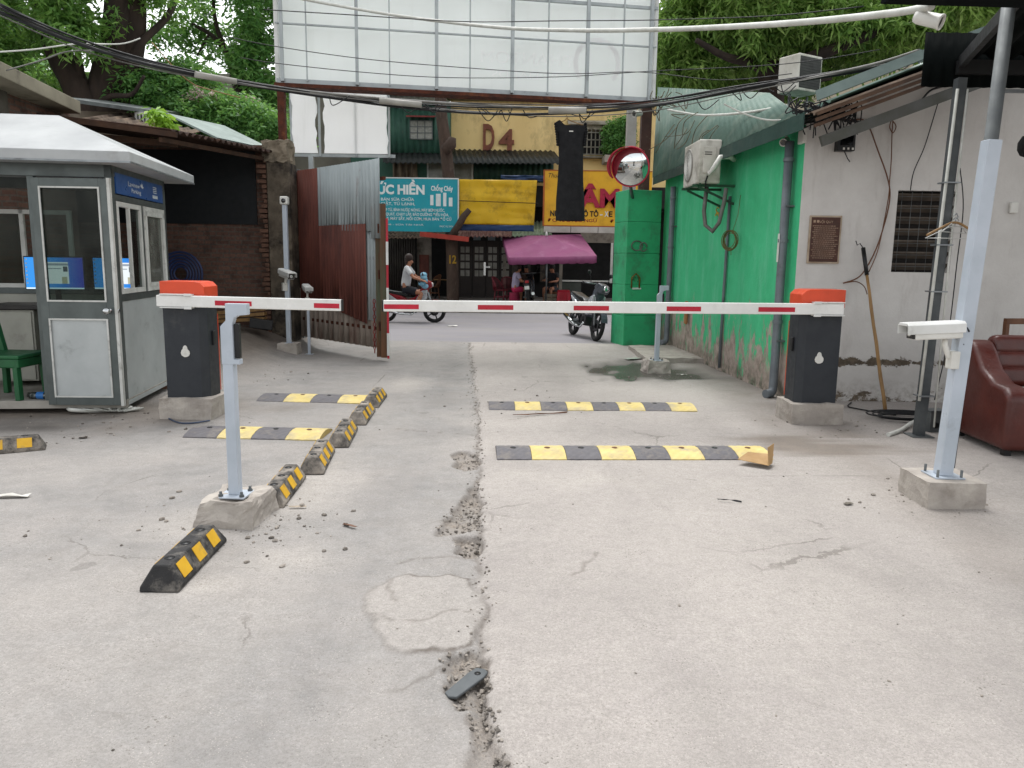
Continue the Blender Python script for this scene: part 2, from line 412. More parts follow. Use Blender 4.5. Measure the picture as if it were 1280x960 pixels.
def ground_mat():
    t = NT('worn_concrete'); v = t.vec('Object')
    big = t.ramp(t.noise(v, .8, 6, .65, .3), .36, .66); mid = t.ramp(t.noise(v, 5, 6, .7), .35, .7); fine = t.ramp(t.noise(v, 70, 4, .7), .3, .75)
    c = t.mix(big, lin('#b2aba6'), lin('#9d9793'))
    c = t.mix(t.math('MULTIPLY', mid, .5), c, lin('#b7b1aa'))
    lf = t.math('MULTIPLY', t.attr('left'), t.ramp(t.noise(v, 1.3, 6, .7), .25, .6, (.25,)*3+(1,), (1,)*3+(1,)))
    c = t.mix(t.math('MULTIPLY', lf, .9), c, t.mix(mid, lin('#9a9896'), lin('#7e7d7c')))
    c = t.mix(t.math('MULTIPLY', t.attr('dust'), .40, True), c, lin('#c3bcb4')); c = t.mix(t.math('MULTIPLY', t.attr('dust'), -.55, True), c, lin('#77736f'))
    c = t.mix(t.math('MULTIPLY', t.attr('patch'), .7), c, lin('#b0aaa4'))
    c = t.mix(t.math('MULTIPLY', fine, .50), c, lin('#6a6763'))
    # dark scuffs and specks of aggregate
    vo = t.n('ShaderNodeTexVoronoi'); vo.inputs['Scale'].default_value = 55; t.l(v, vo.inputs['Vector'])
    spk = t.math('MULTIPLY', t.math('LESS_THAN', vo.outputs['Distance'], t.math('MULTIPLY', t.ramp(t.noise(v, 3.5, 5, .7), .45, .75), .36)), .7)
    c = t.mix(spk, c, lin('#6a645d'))
    vl = t.n('ShaderNodeTexVoronoi'); vl.inputs['Scale'].default_value = 90; t.l(v, vl.inputs['Vector'])
    spk2 = t.math('MULTIPLY', t.math('LESS_THAN', vl.outputs['Distance'], .22), t.math('MULTIPLY', t.ramp(t.noise(v, 9, 3), .45, .6), .35))
    c = t.mix(spk2, c, lin('#d6cec4'))
    st = t.ramp(t.noise(t.vec('Object', (1,.35,1)), 1.7, 8, .75, .5), .56, .76); c = t.mix(t.math('MULTIPLY', st, .35), c, lin('#78736e'))
    c = t.mix(t.math('MULTIPLY', t.attr('rubble'), t.ramp(t.noise(v, 45, 4, .8), .3, .7, (.35,)*3+(1,), (1,)*3+(1,))), c, t.mix(t.ramp(t.noise(v, 60, 3), .4, .6), lin('#8f8375'), lin('#6a6056')))
    c = t.mix(t.math('MULTIPLY', t.attr('dirt'), .85), c, t.mix(mid, lin('#74685b'), lin('#584e44')))
    c = t.mix(t.attr('crack'), c, lin('#574e46'))  # crack lines: dirt colour that also paints in the shade of their depth
    c = t.mix(t.math('MULTIPLY', t.attr('wet'), .92), c, lin('#34322d'))
    r = t.mix(t.math('GREATER_THAN', t.attr('wet'), .75), (.92,)*3+(1,), (.15,)*3+(1,))
    sv = t.n('ShaderNodeTexVoronoi'); sv.inputs['Scale'].default_value = 1.6; t.l(t.mix(.12, v, t.noise(v, 6)), sv.inputs['Vector'])
    drip = t.math('LESS_THAN', sv.outputs['Distance'], t.math('MULTIPLY', t.noise(v, 7, 4), .16)); c = t.mix(t.math('MULTIPLY', drip, t.ramp(t.noise(v, .9, 3), .42, .62, (0,)*3+(1,), (.42,)*3+(1,))), c, lin('#5c5854'))
    ve = t.n('ShaderNodeTexVoronoi'); ve.feature = 'DISTANCE_TO_EDGE'; ve.inputs['Scale'].default_value = .75; t.l(t.mix(.16, v, t.noise(v, 3.5, 6, .7)), ve.inputs['Vector'])
    hc = t.math('MULTIPLY', t.math('LESS_THAN', ve.outputs['Distance'], .0045), t.ramp(t.noise(v, .8, 3), .52, .6)); c = t.mix(t.math('MULTIPLY', hc, .5), c, lin('#5b554f'))
    mot = t.ramp(t.noise(v, 16, 6, .75), .42, .72); c = t.mix(t.math('MULTIPLY', mot, .30), c, lin('#77736d'))
    gr = t.ramp(t.noise(v, 190, 3, .8), .5, .72); c = t.mix(t.math('MULTIPLY', gr, .55), c, lin('#57534e'))
    t.set(c, r, 0, .25)
    b = t.math('ADD', t.math('MULTIPLY', t.noise(v, 45, 6, .7), .7), t.math('MULTIPLY', t.noise(v, 200, 3, .7), .5))
    t.bump(t.math('ADD', b, t.math('MULTIPLY', vo.outputs['Distance'], .25)), .75, .009)
    return t.m
GROUND = ground_mat()
struct(grid_mesh('driveway', X, Y, Z, dict(crack=np.clip(crack,0,1), left=left, patch=patch, dirt=dirt, wet=wet, rubble=rubble, dust=dust), GROUND))
def zg(x, y):
    j = min(max(np.searchsorted(gy, y), 1), len(gy)-1); i = min(max(np.searchsorted(gx, x), 1), len(gx)-1); return float(Z[j, i])
# far ground sheet to the horizon, the street, its far kerb and pavement
FARG = pm('earth', '#8f867b', '#7b7268', .3, .95)
struct(MB().add([(-400,-400,-.09),(400,-400,-.09),(400,500,-.09),(-400,500,-.09)], [(0,1,2,3)]).build('ground', FARG))
ASPH = pm('asphalt', '#8e8b8e', '#807d81', .5, .9, spec=.25, bump=.5, bscale=120, st=(.4,1,1), dirt='#8e8a86', dscale=1.2, dlo=.5, dhi=.75)
struct(MB().add([(-60,15.05,-.004),(60,15.05,-.004),(60,23.3,0),(-60,23.3,0)], [(0,1,2,3)]).build('street', ASPH))
KERB = pm('kerb_stone', '#8f8a83', '#7c766e', 2, .9, dirt='#3c3833', dlo=.5, dhi=.7, bump=.4)
struct(MB().lim(-60, 60, 23.3, 23.5, -.05, .14).build('kerb', KERB, bevel=.02))
PAVE = pm('paving', '#8b8580', '#78726d', 1.2, .9, dirt='#55504a', dlo=.5, dhi=.75, bump=.4, bscale=20)
struct(MB().lim(-60, 60, 23.5, 31, -.05, .145).build('pavement', PAVE))
# loose gravel, pebbles and crumbs of concrete
def stones(name, spots, mat):
    t = (1+5**.5)/2
    iv = np.array([(-1,t,0),(1,t,0),(-1,-t,0),(1,-t,0),(0,-1,t),(0,1,t),(0,-1,-t),(0,1,-t),(t,0,-1),(t,0,1),(-t,0,-1),(-t,0,1)])/1.9
    fi = np.array([(0,11,5),(0,5,1),(0,1,7),(0,7,10),(0,10,11),(1,5,9),(5,11,4),(11,10,2),(10,7,6),(7,1,8),(3,9,4),(3,4,2),(3,2,6),(3,6,8),(3,8,9),(4,9,5),(2,4,11),(6,2,10),(8,6,7),(9,8,1)])
    V = []; F = []; tint = []
    for k, (x, y, r) in enumerate(spots):
        j = iv*(1+rng.normal(0, .14, (12,1)))*(r*np.array([1, rng.uniform(.55,1), rng.uniform(.4,.75)]))
        a = rng.uniform(0, 6.28); c, s = math.cos(a), math.sin(a)
        j = np.stack([j[:,0]*c-j[:,1]*s+x, j[:,0]*s+j[:,1]*c+y, j[:,2]+zg(x, y)+r*.25], -1); V.append(j); F.append(fi+12*k); tint += [rng.random()]*12
    V = np.concatenate(V); F = np.concatenate(F)
    me = bpy.data.meshes.new(name); me.from_pydata(V.tolist(), [], F.tolist()); me.update()
    a = me.attributes.new('tint', 'FLOAT', 'POINT'); a.data.foreach_set('value', np.array(tint, np.float32)); me.materials.append(mat)
    o = bpy.data.objects.new(name, me); COL.objects.link(o); return o
def stone_mat():
    t = NT('gravel_stone'); v = t.vec('Object')
    c = t.mix(t.attr('tint'), lin('#4a4642'), lin('#968f87')); c = t.mix(t.math('MULTIPLY', t.ramp(t.noise(v, 60), .4, .7), .5), c, lin('#8f867b'))
    t.set(c, .9, 0, .25); return t.m
STONE = stone_mat()
def pick(poly, n, r0, r1):
    xs = [p[0] for p in poly]; ys = [p[1] for p in poly]; out = []
    while len(out) < n:
        x, y = rng.uniform(min(xs), max(xs)), rng.uniform(min(ys), max(ys))
        if sdf(np.array([x]), np.array([y]), poly)[0] < .01: out.append((x, y, r0+(r1-r0)*rng.random()**2.5))
    return out
sp_ = pick(P1, 90, .005, .016)+pick(P2, 260, .004, .014)+pick(P3, 90, .006, .018)+pick(P4, 130, .004, .016)+pick(P5, 95, .004, .013)
for (ax, ay), (bx, by) in zip(SEAM[:-1], SEAM[1:]):
    L = math.hypot(bx-ax, by-ay)
    for k in range(int(L*50)):
        f = rng.random(); x, y = ax+(bx-ax)*f+rng.normal(0, .03), ay+(by-ay)*f
        sp_.append((x, y, rng.uniform(.003, .010)))
for k in range(420):
    y = 2+12*rng.random()**1.5; x = rng.uniform(-3.2, 3.0); sp_.append((x, y, .002+.008*rng.random()**5))
for cx, cy, n, s in ((-1.7,4.5,150,.33),(-1.45,4.35,70,.22),(3.2,7.5,70,.35),(2.9,5.1,60,.25),(2.2,10.8,50,.5),(-3.3,7.4,60,.5),(-4.2,7.3,90,.5),(-3.6,10.5,120,.6),(-.2,8.6,40,.5)):
    for k in range(n): sp_.append((cx+rng.normal(0, s), cy+rng.normal(0, s), .004+.018*rng.random()**4))
tag(stones('gravel', sp_, STONE), 'loose grey gravel and crumbs scattered along the broken seam of the drive', 'gravel', kind='stuff')
# ------------------------------------------------------------------ barriers, posts, bumps
def block(c, d, amp=.01, seed=0, n=7, taper=.0):
    """a rough cast block: a box with uneven faces"""
    b = MB(); c = Vector(c)
    def pt(u, v, w):
        k = 1-taper*(w+.5)
        p = Vector((u*d[0]*k, v*d[1]*k, w*d[2]))
        nz = Vector([mnoise.noise(p*7+Vector((seed+i*9.1, i*3.3, seed))) for i in range(3)])
        nz2 = Vector([mnoise.noise(p*22+Vector((seed+i*9.1, i*3.3, seed))) for i in range(3)])
        return c+p+nz*amp+nz2*amp*.5
    idx = {}; vs = []; fs = []
    def vid(i, j, k):
        if (i,j,k) not in idx: idx[(i,j,k)] = len(vs); vs.append(pt(i/n-.5, j/n-.5, k/n-.5))
        return idx[(i,j,k)]
    for i in range(n):
        for j in range(n):
            fs += [(vid(i,j,0),vid(i,j+1,0),vid(i+1,j+1,0),vid(i+1,j,0)), (vid(i,j,n),vid(i+1,j,n),vid(i+1,j+1,n),vid(i,j+1,n)),
                   (vid(i,0,j),vid(i+1,0,j),vid(i+1,0,j+1),vid(i,0,j+1)), (vid(i,n,j),vid(i,n,j+1),vid(i+1,n,j+1),vid(i+1,n,j)),
                   (vid(0,i,j),vid(0,i,j+1),vid(0,i+1,j+1),vid(0,i+1,j)), (vid(n,i,j),vid(n,i+1,j),vid(n,i+1,j+1),vid(n,i,j+1))]
    b.add(vs, fs); return b
def barrier(label, loc, rz, s, boom_x, boom_end, stripes, tilt, zb=1.165):
    """s = +1: the boom runs towards +x. boom_x / boom_end / stripes are local x positions"""
    t = thing('barrier_gate', label, 'barrier gate', loc, rz)
    block((0,0,.095), (.52,.46,.23), .012, 3+s).build('concrete_base', CONC, t, bevel=0)
    w, dp = .41, .31
    body = [(-w/2*s, -dp/2), (w/2*s-.06*s, -dp/2), (w/2*s, -dp/2+.07), (w/2*s, dp/2), (-w/2*s, dp/2)]
    if s < 0: body.reverse()
    MB().prism(body, .97, Matrix.Translation((0,0,.2))).build('cabinet', CHARC, t, bevel=.006)
    # orange door edge at the back of the drive-side face
    MB().lim(*sorted((w/2*s+.001*s, w/2*s+.005*s)), dp/2-.004, dp/2+.006, .24, 1.02).build('door_edge', ORANGE, t)
    latch = MB().lim(*sorted((w/2*s+.001*s, w/2*s+.022*s)), -.01, .05, .72, .86).build('latch', BLACKP, t, bevel=.004)
    cap = [(-w/2*s-.012*s, 0), (w/2*s+.012*s, 0), (w/2*s+.012*s, .13), (w/2*s-.03*s, .172), (w/2*s-.08*s, .18), (-w/2*s-.012*s, .18)]
    T = Matrix(((1,0,0,0),(0,0,-1,dp/2+.012),(0,1,0,1.172),(0,0,0,1)))
    if s < 0: cap.reverse()
    MB().prism(cap, dp+.024, T).build('cap', ORANGE, t, bevel=.006)
    pear = [(.0,.07),(.016,.062),(.022,.045),(.026,.03),(.042,.012),(.045,-.012),(.036,-.034),(.014,-.046),(-.012,-.046),(-.036,-.03),(-.044,-.006),(-.036,.02),(-.024,.034),(-.02,.05),(-.012,.064)]
    MB().prism(pear, .012, Matrix(((1,0,0,.0),(0,0,-1,-dp/2),(0,1,0,.66),(0,0,0,1)))).build('lock_cover', PLASW, t, bevel=.003)
    # pivot and clamp
    yb = -dp/2-.075
    MB().lathe([(.06,0),(.06,.07),(.0,.07)], Matrix.Translation((0,-dp/2+.004,zb)) @ Matrix.Rotation(math.pi/2, 4, 'X'), 16).build('pivot', STEELD, t)
    bx0, bx1 = sorted((boom_x, boom_end)); R = Matrix.Rotation(tilt, 3, 'Y')
    def rot(b):
        b.v = [tuple(R @ (Vector(v)-Vector((0,0,zb)))+Vector((0,0,zb))) for v in b.v]; return b
    boom = rot(MB().lim(bx0, bx1, yb-.024, yb+.024, zb-.055, zb+.055)).build('boom', BOOMW, t, bevel=.008)
    for (a, c) in stripes:
        rot(MB().lim(a, c, yb-.0262, yb-.0235, zb-.03, zb+.016)).build('reflective_strip', RED, boom)
    e = boom_end; rot(MB().lim(*sorted((e, e+.012*s)), yb-.025, yb+.025, zb-.056, zb+.056)).build('end_cap', BLACKP, boom, bevel=.003)
    cl = rot(MB().lim(*sorted((-.18*s, .12*s)), yb-.035, yb+.06, zb+.057, zb+.068).lim(*sorted((-.18*s, .12*s)), yb-.035, yb+.06, zb-.068, zb-.057)
        .lim(*sorted((.06*s, .13*s)), yb-.045, yb-.027, zb+.052, zb+.074).lim(*sorted((.06*s, .13*s)), yb-.045, yb-.027, zb-.074, zb-.052))
    cl.build('clamp', WHITE, t, bevel=.002)
    return t
def xs_at(y, z, pxs):
    out = []
    for p in pxs:
        q = at(p, 384, y); out.append(q.x)
    return out
RB = Vector((3.08, 7.83, 0)); LB = Vector((-3.21, 7.65, 0))
yR = RB.y-.155-.075-.02
sx = xs_at(yR, 1.16, [480,1055, 481,524, 597,641, 716,760, 832,875, 947,993])
barrier('charcoal barrier cabinet with orange cap and long striped boom, beside the white plaster wall', RB, rad(1.0), -1, sx[1]-RB.x, sx[0]-RB.x,
        [(sx[i]-RB.x, sx[i+1]-RB.x) for i in range(2, 12, 2)], rad(-.3))
yL = LB.y-.155-.075-.02
sx = xs_at(yL, 1.16, [196,428, 270,316, 394,427])
barrier('charcoal barrier cabinet with orange cap and short striped boom, beside the guard booth', LB, rad(-1.0), 1, sx[0]-LB.x, sx[1]-LB.x,
        [(sx[2]-LB.x, sx[3]-LB.x), (sx[4]-LB.x, sx[5]-LB.x-.01)], rad(.6))
# ---- reader posts: square tube with a cranked bracket and a small black reader
def reader_post(label, loc, h, rz, seed, bw=.36):
    t = thing('reader_post', label, 'post', loc, rz, 'reader posts')
    block((0,0,.06), (bw,bw*1.0,.19), .03, seed, 8, .22).build('concrete_base', CONC, t)
    z0 = .15
    MB().lim(-.085,.085,-.085,.085,z0,z0+.01).build('base_plate', POSTM, t, bevel=.002)
    for sx_ in (-1, 1):
        for sy in (-1, 1): MB().lathe([(.009,0),(.009,.03),(.0,.03)], Matrix.Translation((.065*sx_,.065*sy,z0+.01)), 8).lathe([(.016,0),(.016,.012),(.009,.012)], Matrix.Translation((.065*sx_,.065*sy,z0+.0102)), 6, False).build('bolt', STEELD, t)
    MB().lim(-.032,.032,-.032,.032,z0+.01,h-.27).build('post', POSTM, t, bevel=.004)
    br = [(-.0345,-.36),(.075,-.36),(.075,-.33),(.038,-.33),(.038,-.12),(.05,-.085),(.075,-.07),(.13,-.065),(.13,0),(0,0),(0,-.10),(-.0345,-.135)]
    MB().prism(br, .05, Matrix(((1,0,0,0),(0,0,-1,.015),(0,1,0,h),(0,0,0,1)))).build('bracket', POSTM, t, bevel=.003)
    MB().lim(.041,.072,-.02,.012,h-.325,h-.12).build('reader', BLACKP, t, bevel=.004)
    return t
g = G(296,648); reader_post('pale grey reader post on a rough concrete lump in the row of wheel stops', (g.x, g.y, 0), 1.325, rad(-3), 4, .40)
g = G(820,463); reader_post('pale grey reader post on a small concrete lump by the puddle at the green wall', (g.x, g.y, 0), at(822,357,g.y).z, rad(6), 8, .40)
# ---- wheel stops
def stop_profile(k):  # (half width, height)
    return [(-.095,0),(-.095,.022),(-.042,.118),(.042,.118),(.095,.022),(.095,0)]
def wheel_stop(label, loc, rz, L, dirty):
    t = thing('wheel_stop', label, 'wheel stop', loc, rz, 'rubber wheel stops along the drive')
    b = MB(); prof = stop_profile(0)
    # ends slope inwards at the top
    def sec(y, k, kz): return [(x*k, y+(.055 if y < 0 else -.055)*(z/.118), z*kz) for x, z in prof]
    n = len(prof); vs = sec(-L/2, 1, 1)+sec(L/2, 1, 1)
    b.add(vs, [tuple(reversed(range(n))), tuple(range(n, 2*n))]+[(i, (i+1)%n, n+(i+1)%n, n+i) for i in range(n-1)]+[(n-1, 0, n, 2*n-1)])
    b.build('body', RUBBERD if dirty else RUBBER, t, bevel=.008)
    for k in (-1, 0, 1):
        y = k*L*.29
        MB().lathe([(.026,0),(.026,.002),(.0,.002)], Matrix.Translation((.0,y,.1178)), 12).build('bolt_hole', BLACKP, t)
        for s in (1, -1):
            a = Vector((s*.088,0,.036)); c = Vector((s*.049,0,.107)); nrm = Vector((s*.88,0,.48))*.003
            w = L*.075
            q = [a+nrm+Vector((0,y-w,0)), a+nrm+Vector((0,y+w,0)), c+nrm+Vector((0,y+w,0)), c+nrm+Vector((0,y-w,0))]
            if s < 0: q.reverse()
            MB().slab(*[v-nrm*.9 for v in q], .0028).build('reflective_patch', YELS, t)
    return t
RUBBERD = pm('dusty_rubber', '#3a3836', '#2a2928', 8, .8, bump=.35, bscale=80, dirt='#9c9388', dscale=5, dlo=.42, dhi=.66)
ws = [((206,741),(270,676),'clean black wheel stop nearest the camera, in front of the rough post base',0),
      ((342,636),(372,597),'dusty wheel stop touching the rough concrete post base on its far side',1),
      ((392,597),(411,561),'dusty wheel stop third along the row, its far end level with the nearer short bump',1),
      ((425,562),(440,535),'dusty wheel stop midway between the two short speed bumps',1),
      ((448,533),(463,512),'dusty wheel stop just short of the far short bump, second from the row end',1),
      ((464,512),(479,493),'farthest dusty wheel stop at the end of the row toward the gate leaf',1)]
for (a, c, lab, dty) in ws:
    A, B = G(*a), G(*c); mid = (A+B)/2; L = min(.72, max(.62, (B-A).length)); mid.x -= .03
    wheel_stop(lab, mid, math.atan2(-(B.x-A.x), B.y-A.y), L, dty)
g = G(2,570); wheel_stop('isolated wheel stop lying cut off at the edge of the drive, before the booth', (g.x-.12, g.y+.12, 0), rad(-62), .7, 1)
# ---- speed bumps: segments of grey and yellow rubber bolted in a row
def bump_strip(label, a, b, depth, n, first, h=.05):
    a, b = Vector(a), Vector(b); d = (b-a); L = d.length; rz = math.atan2(d.y, d.x)
    t = thing('speed_bump', label, 'speed bump', a, rz, 'speed bumps across the drive')
    w = L/n; k = 10
    for i in range(n):
        m = MB(); vs = []; nn = 8
        for u in range(nn+1):
            x = w*i+.002+(w-.004)*u/nn
            for j in range(k+1):
                f = j/k; z = h*math.sin(math.pi*min(1, max(0, .04+f*.92)))**.8
                # chevron grooves moulded in the top
                gr = .003 if ((u + (j if j < k/2 else k-j)) % 2 == 0) else 0
                vs.append((x, depth*f, max(.004, z-gr)))
        fs = [(u*(k+1)+j, (u+1)*(k+1)+j, (u+1)*(k+1)+j+1, u*(k+1)+j+1) for u in range(nn) for j in range(k)]
        m.add(vs, fs, False)
        lo = len(m.v); m.v += [(v[0], v[1], -.01) for v in vs]
        for u in range(nn):
            p, q = u*(k+1), (u+1)*(k+1); m.f.append((lo+p, lo+q, q, p)); m.f.append((p+k, q+k, lo+q+k, lo+p+k)); m.sm += [False]*2
        for j in range(k):
            m.f.append((j, j+1, lo+j+1, lo+j)); e = nn*(k+1); m.f.append((lo+e+j, lo+e+j+1, e+j+1, e+j)); m.sm += [False]*2
        yel = (i + first) % 2 == 1
        s = m.build('segment', YELR if yel else RUBBERG, t)
        MB().lathe([(.024,0),(.024,.003),(.012,.0032),(.012,.0015),(0,.0015)], Matrix.Translation((w*i+w/2, depth*.5, h-.001)), 12).build('bolt_recess', BLACKP if not yel else WOODB, s)
    return t
bump_strip('long grey and yellow speed bump nearest the camera, with cardboard on its end', G(621,575), G(967,575), .44, 8, 0)
bump_strip('long grey and yellow speed bump beyond the nearer long one, between the barriers', G(611,513), G(872,514.5), .44, 8, 0)
bump_strip('short grey and yellow speed bump nearer the camera, beside the wheel stops', G(228,547), G(399,551), .44, 4, 0)
bump_strip('short grey and yellow speed bump farther off, between booth barrier and wheel stops', G(320,502), G(455,505), .46, 4, 0)
# ---- cameras
def box_camera(name, label, loc, rz, tilt=0, sc=1.0, arm=None):
    """bullet housing camera with a sun hood; local -y is where it looks"""
    t = thing(name, label, 'security camera', loc, rz, 'security cameras')
    R = Matrix.Rotation(tilt, 3, 'X')
    def fin(b): b.v = [tuple((R @ Vector(v))*sc) for v in b.v]; return b
    fin(MB().lim(-.055,.055,-.17,.16,-.05,.045)).build('housing', PLASW, t, bevel=.01*sc)
    hood = [(-.066,-.01),(-.066,.05),(-.045,.066),(.045,.066),(.066,.05),(.066,-.01),(.06,-.01),(.06,.046),(-.06,.046),(-.06,-.01)]
    fin(MB().prism(hood, .40, Matrix(((1,0,0,0),(0,0,-1,.17),(0,1,0,0),(0,0,0,1)))) if True else None).build('sun_hood', WHITE, t, bevel=.004*sc)
    fin(MB().lim(-.047,.047,-.176,-.168,-.043,.038)).build('front_glass', LENS, t)
    fin(MB().lathe([(.02,0),(.026,.012),(.02,.016),(0,.01)], Matrix.Translation((0,-.176,-.002)) @ Matrix.Rotation(math.pi/2, 4, 'X'), 14)).build('lens', CHROME, t)
    if arm:
        b = MB(); b.tube([Vector(p) for p in arm], .018*sc, 10)
        b.build('bracket_arm', PLASW, t)
        e = Vector(arm[-1]); MB().lim(e.x-.035*sc,e.x+.035*sc,e.y-.03*sc,e.y+.03*sc,e.z-.06*sc,e.z+.06*sc).build('junction_box', PLASW, t, bevel=.006)
    return t
def bullet_camera(label, loc, rz, tilt, sc=1.0):
    t = thing('bullet_camera', label, 'security camera', loc, rz, 'security cameras'); R = Matrix.Rotation(tilt, 4, 'X')
    T = R @ Matrix.Rotation(math.pi/2, 4, 'X')
    MB().lathe([(0,-.07*sc),(.03*sc,-.07*sc),(.036*sc,-.05*sc),(.038*sc,.06*sc),(.042*sc,.065*sc),(.042*sc,.075*sc),(.034*sc,.075*sc),(.034*sc,.06*sc)], T, 16).build('housing', PLASW, t)
    MB().lathe([(.034*sc,.062*sc),(.012*sc,.06*sc),(0,.058*sc)], T, 16).build('lens', LENS, t)
    MB().tube([(0,.02*sc,.035*sc),(0,.03*sc,.07*sc),(0,.04*sc,.10*sc)], .014*sc, 8).build('bracket_arm', PLASW, t)
    return t
# square post with the big camera
g = G(1178,612); pb = Vector((2.97, 5.12, 0))
t = thing('camera_post', 'tall pale grey square post on a concrete block, before the dark red sofa', 'post', pb)
block((.0,0,.075), (.40,.40,.21), .01, 21, 7, .04).build('concrete_base', CONC, t)
MB().lim(-.1,.1,-.1,.1,.178,.188).build('base_plate', POSTM, t, bevel=.002)
for a in (-1,1):
    for c in (-1,1): MB().lathe([(.009,0),(.009,.05),(0,.05)], Matrix.Translation((.08*a,.08*c,.188)), 8).build('bolt', STEELD, t)
MB().bar((0,0,.188),(.085,0,2.40),.09,.09,(0,1,0)).build('post', POSTM, t, bevel=.004)
c = at(1170,414,5.08); c2 = at(1192,450,5.08)
t = box_camera('housing_camera', 'large white camera with sun hood on the tall square post', c, rad(-87), rad(3), .98,
   [( .0,.07,-.05),(.0,.07,-.09),(.0,.10,-.16),(.0,.13,-.19),(.0,.135,-.19)])
for s in (0,):
    MB().tube([(0,.16,-.03),(0,.19,-.05),(.01,.19,-.09)], .008, 6).tube([(0,.16,.02),(.01,.2,.03),(.02,.215,0)], .006, 6).build('cable', CABLE, t)
# camera pole by the gate with three cameras
g = G(362,444); pb = Vector((g.x, g.y, zg(g.x, g.y)))
t = thing('camera_pole', 'slim grey square pole on a concrete cube before the corrugated gate leaf', 'pole', pb)
block((0,0,.08), (.33,.30,.22), .012, 33, 7, .03).build('concrete_base', CONC, t)
MB().lim(-.06,.06,-.06,.06,.188,.198).build('base_plate', POSTM, t)
topz = at(354,256,pb.y).z
MB().lim(-.035,.035,-.035,.035,.198,topz-pb.z).build('post', POSTM, t, bevel=.003)
b = thing('box_camera', 'small square white camera on top of the slim gate pole', 'security camera', (pb.x, pb.y, topz), 0, 'security cameras')
MB().lim(-.065,.065,-.07,.05,0,.13).build('housing', PLASW, b, bevel=.02); MB().lathe([(.036,0),(.03,.006),(0,.004)], Matrix.Translation((0,-.071,.06)) @ Matrix.Rotation(math.pi/2, 4, 'X'), 16).build('lens', LENS, b)
c = at(358,343,pb.y-.12); box_camera('housing_camera', 'white hooded camera turned sideways, halfway up the slim gate pole', c, rad(38), rad(8), 1.1, [(0,.03,-.05),(0,.05,-.12),(0,.09,-.20)])
c = at(384,361,pb.y+.1); t = box_camera('housing_camera', 'smaller white hooded camera low against the rusty gate leaf', c, rad(24), rad(6), .95, [(0,.0,-.05),(0,.0,-.12),(0,.03,-.2)])
z1 = c.z-.25; t = thing('short_post', 'short thin post behind the boom carrying the smaller hooded camera', 'post', (c.x+.0, c.y+.03, 0)); MB().lim(-.02,.02,-.02,.02,0,z1).build('tube', POSTM, t); MB().lim(-.06,.06,-.06,.06,0,.012).build('base_plate', POSTM, t)
# ------------------------------------------------------------------ green and white gatehouse on the near side of the entrance
def peeled_green():
    t = NT('peeling_green_paint'); v = t.vec('Object'); z = t.sep(v)[2]
    col = t.mix(t.ramp(t.noise(v, 1.6, 6, .7), .35, .7), lin('#3cb07a'), lin('#48bf88'))
    col = t.mix(t.math('MULTIPLY', t.ramp(t.noise(t.vec('Object', (1,1,.25)), 3.5, 8, .7), .5, .72), .6), col, lin('#74c4a0'))
    n = t.noise(t.vec('Object', (1.6,1.6,.55)), 3.2, 8, .72, .3)
    hgt = t.ramp(z, 0.0, .75, (.24,)*3+(1,), (-.12,)*3+(1,))
    hh = t.math('SUBTRACT', .25, t.math('MULTIPLY', z, .27))
    f = t.math('MULTIPLY', t.math('SUBTRACT', t.math('ADD', n, t.math('MAXIMUM', hh, -.135)), .575), 16, True)
    base = t.mix(t.ramp(t.noise(v, 9, 5), .35, .65), lin('#b0a197'), lin('#978a80'))
    base = t.mix(t.math('MULTIPLY', t.ramp(t.noise(v, 4, 6, .7), .5, .65), .8), base, lin('#70645b'))
    col = t.mix(f, col, base)
    low = t.math('SUBTRACT', 1.0, t.math('MULTIPLY', z, 3.2), True)
    col = t.mix(t.math('MULTIPLY', low, t.ramp(t.noise(v, 6, 6, .7), .42, .62)), col, lin('#4a4f3f'))
    drk = t.ramp(t.noise(t.vec('Object', (2.5,2.5,.18)), 2.2, 8, .75), .56, .78); col = t.mix(t.math('MULTIPLY', drk, .4), col, lin('#358a62'))
    t.set(col, t.ramp(t.noise(v, 3), .3, .7, (.5,)*3+(1,), (.8,)*3+(1,)), 0, .3); t.bump(t.math('SUBTRACT', t.noise(v, 30, 6, .6), t.math('MULTIPLY', f, .8)), .35, .01); return t.m
GREEN = peeled_green()
def plaster():
    t = NT('whitewashed_plaster'); v = t.vec('Object'); z = t.sep(v)[2]
    col = t.mix(t.ramp(t.noise(v, 1.4, 7, .7), .35, .7), lin('#cac8c4'), lin('#b9b6b2'))
    col = t.mix(t.math('MULTIPLY', t.ramp(t.noise(t.vec('Object', (2,2,.35)), 2.5, 8, .7), .55, .75), .35), col, lin('#857d75'))
    n = t.noise(t.vec('Object', (1,1,1.6)), 3.6, 8, .75, .2)
    band = t.math('SUBTRACT', 1, t.math('MULTIPLY', t.math('ABSOLUTE', t.math('SUBTRACT', z, .47)), 8), True)
    foot = t.math('SUBTRACT', 1, t.math('MULTIPLY', z, 3.4), True)
    f = t.math('MULTIPLY', t.math('SUBTRACT', t.math('ADD', n, t.math('MULTIPLY', t.math('MAXIMUM', band, t.math('MULTIPLY', foot, .8)), .27)), .69), 25, True)
    col = t.mix(f, col, t.mix(t.ramp(t.noise(v, 12), .4, .6), lin('#6b6052'), lin('#524a40')))
    col = t.mix(t.math('MULTIPLY', foot, t.ramp(t.noise(v, 14, 6, .7), .45, .7)), col, lin('#7b7166'))
    t.set(col, .9, 0, .2); t.bump(t.math('SUBTRACT', t.noise(v, 50, 6, .6), t.math('MULTIPLY', f, 1.0)), .35, .01); return t.m
PLASTER = plaster()
SHEETG = pm('green_roof_sheet', '#546d62', '#456056', 1.6, .55, .1, dirt='#7b8578', dscale=2, dlo=.5, dhi=.75)
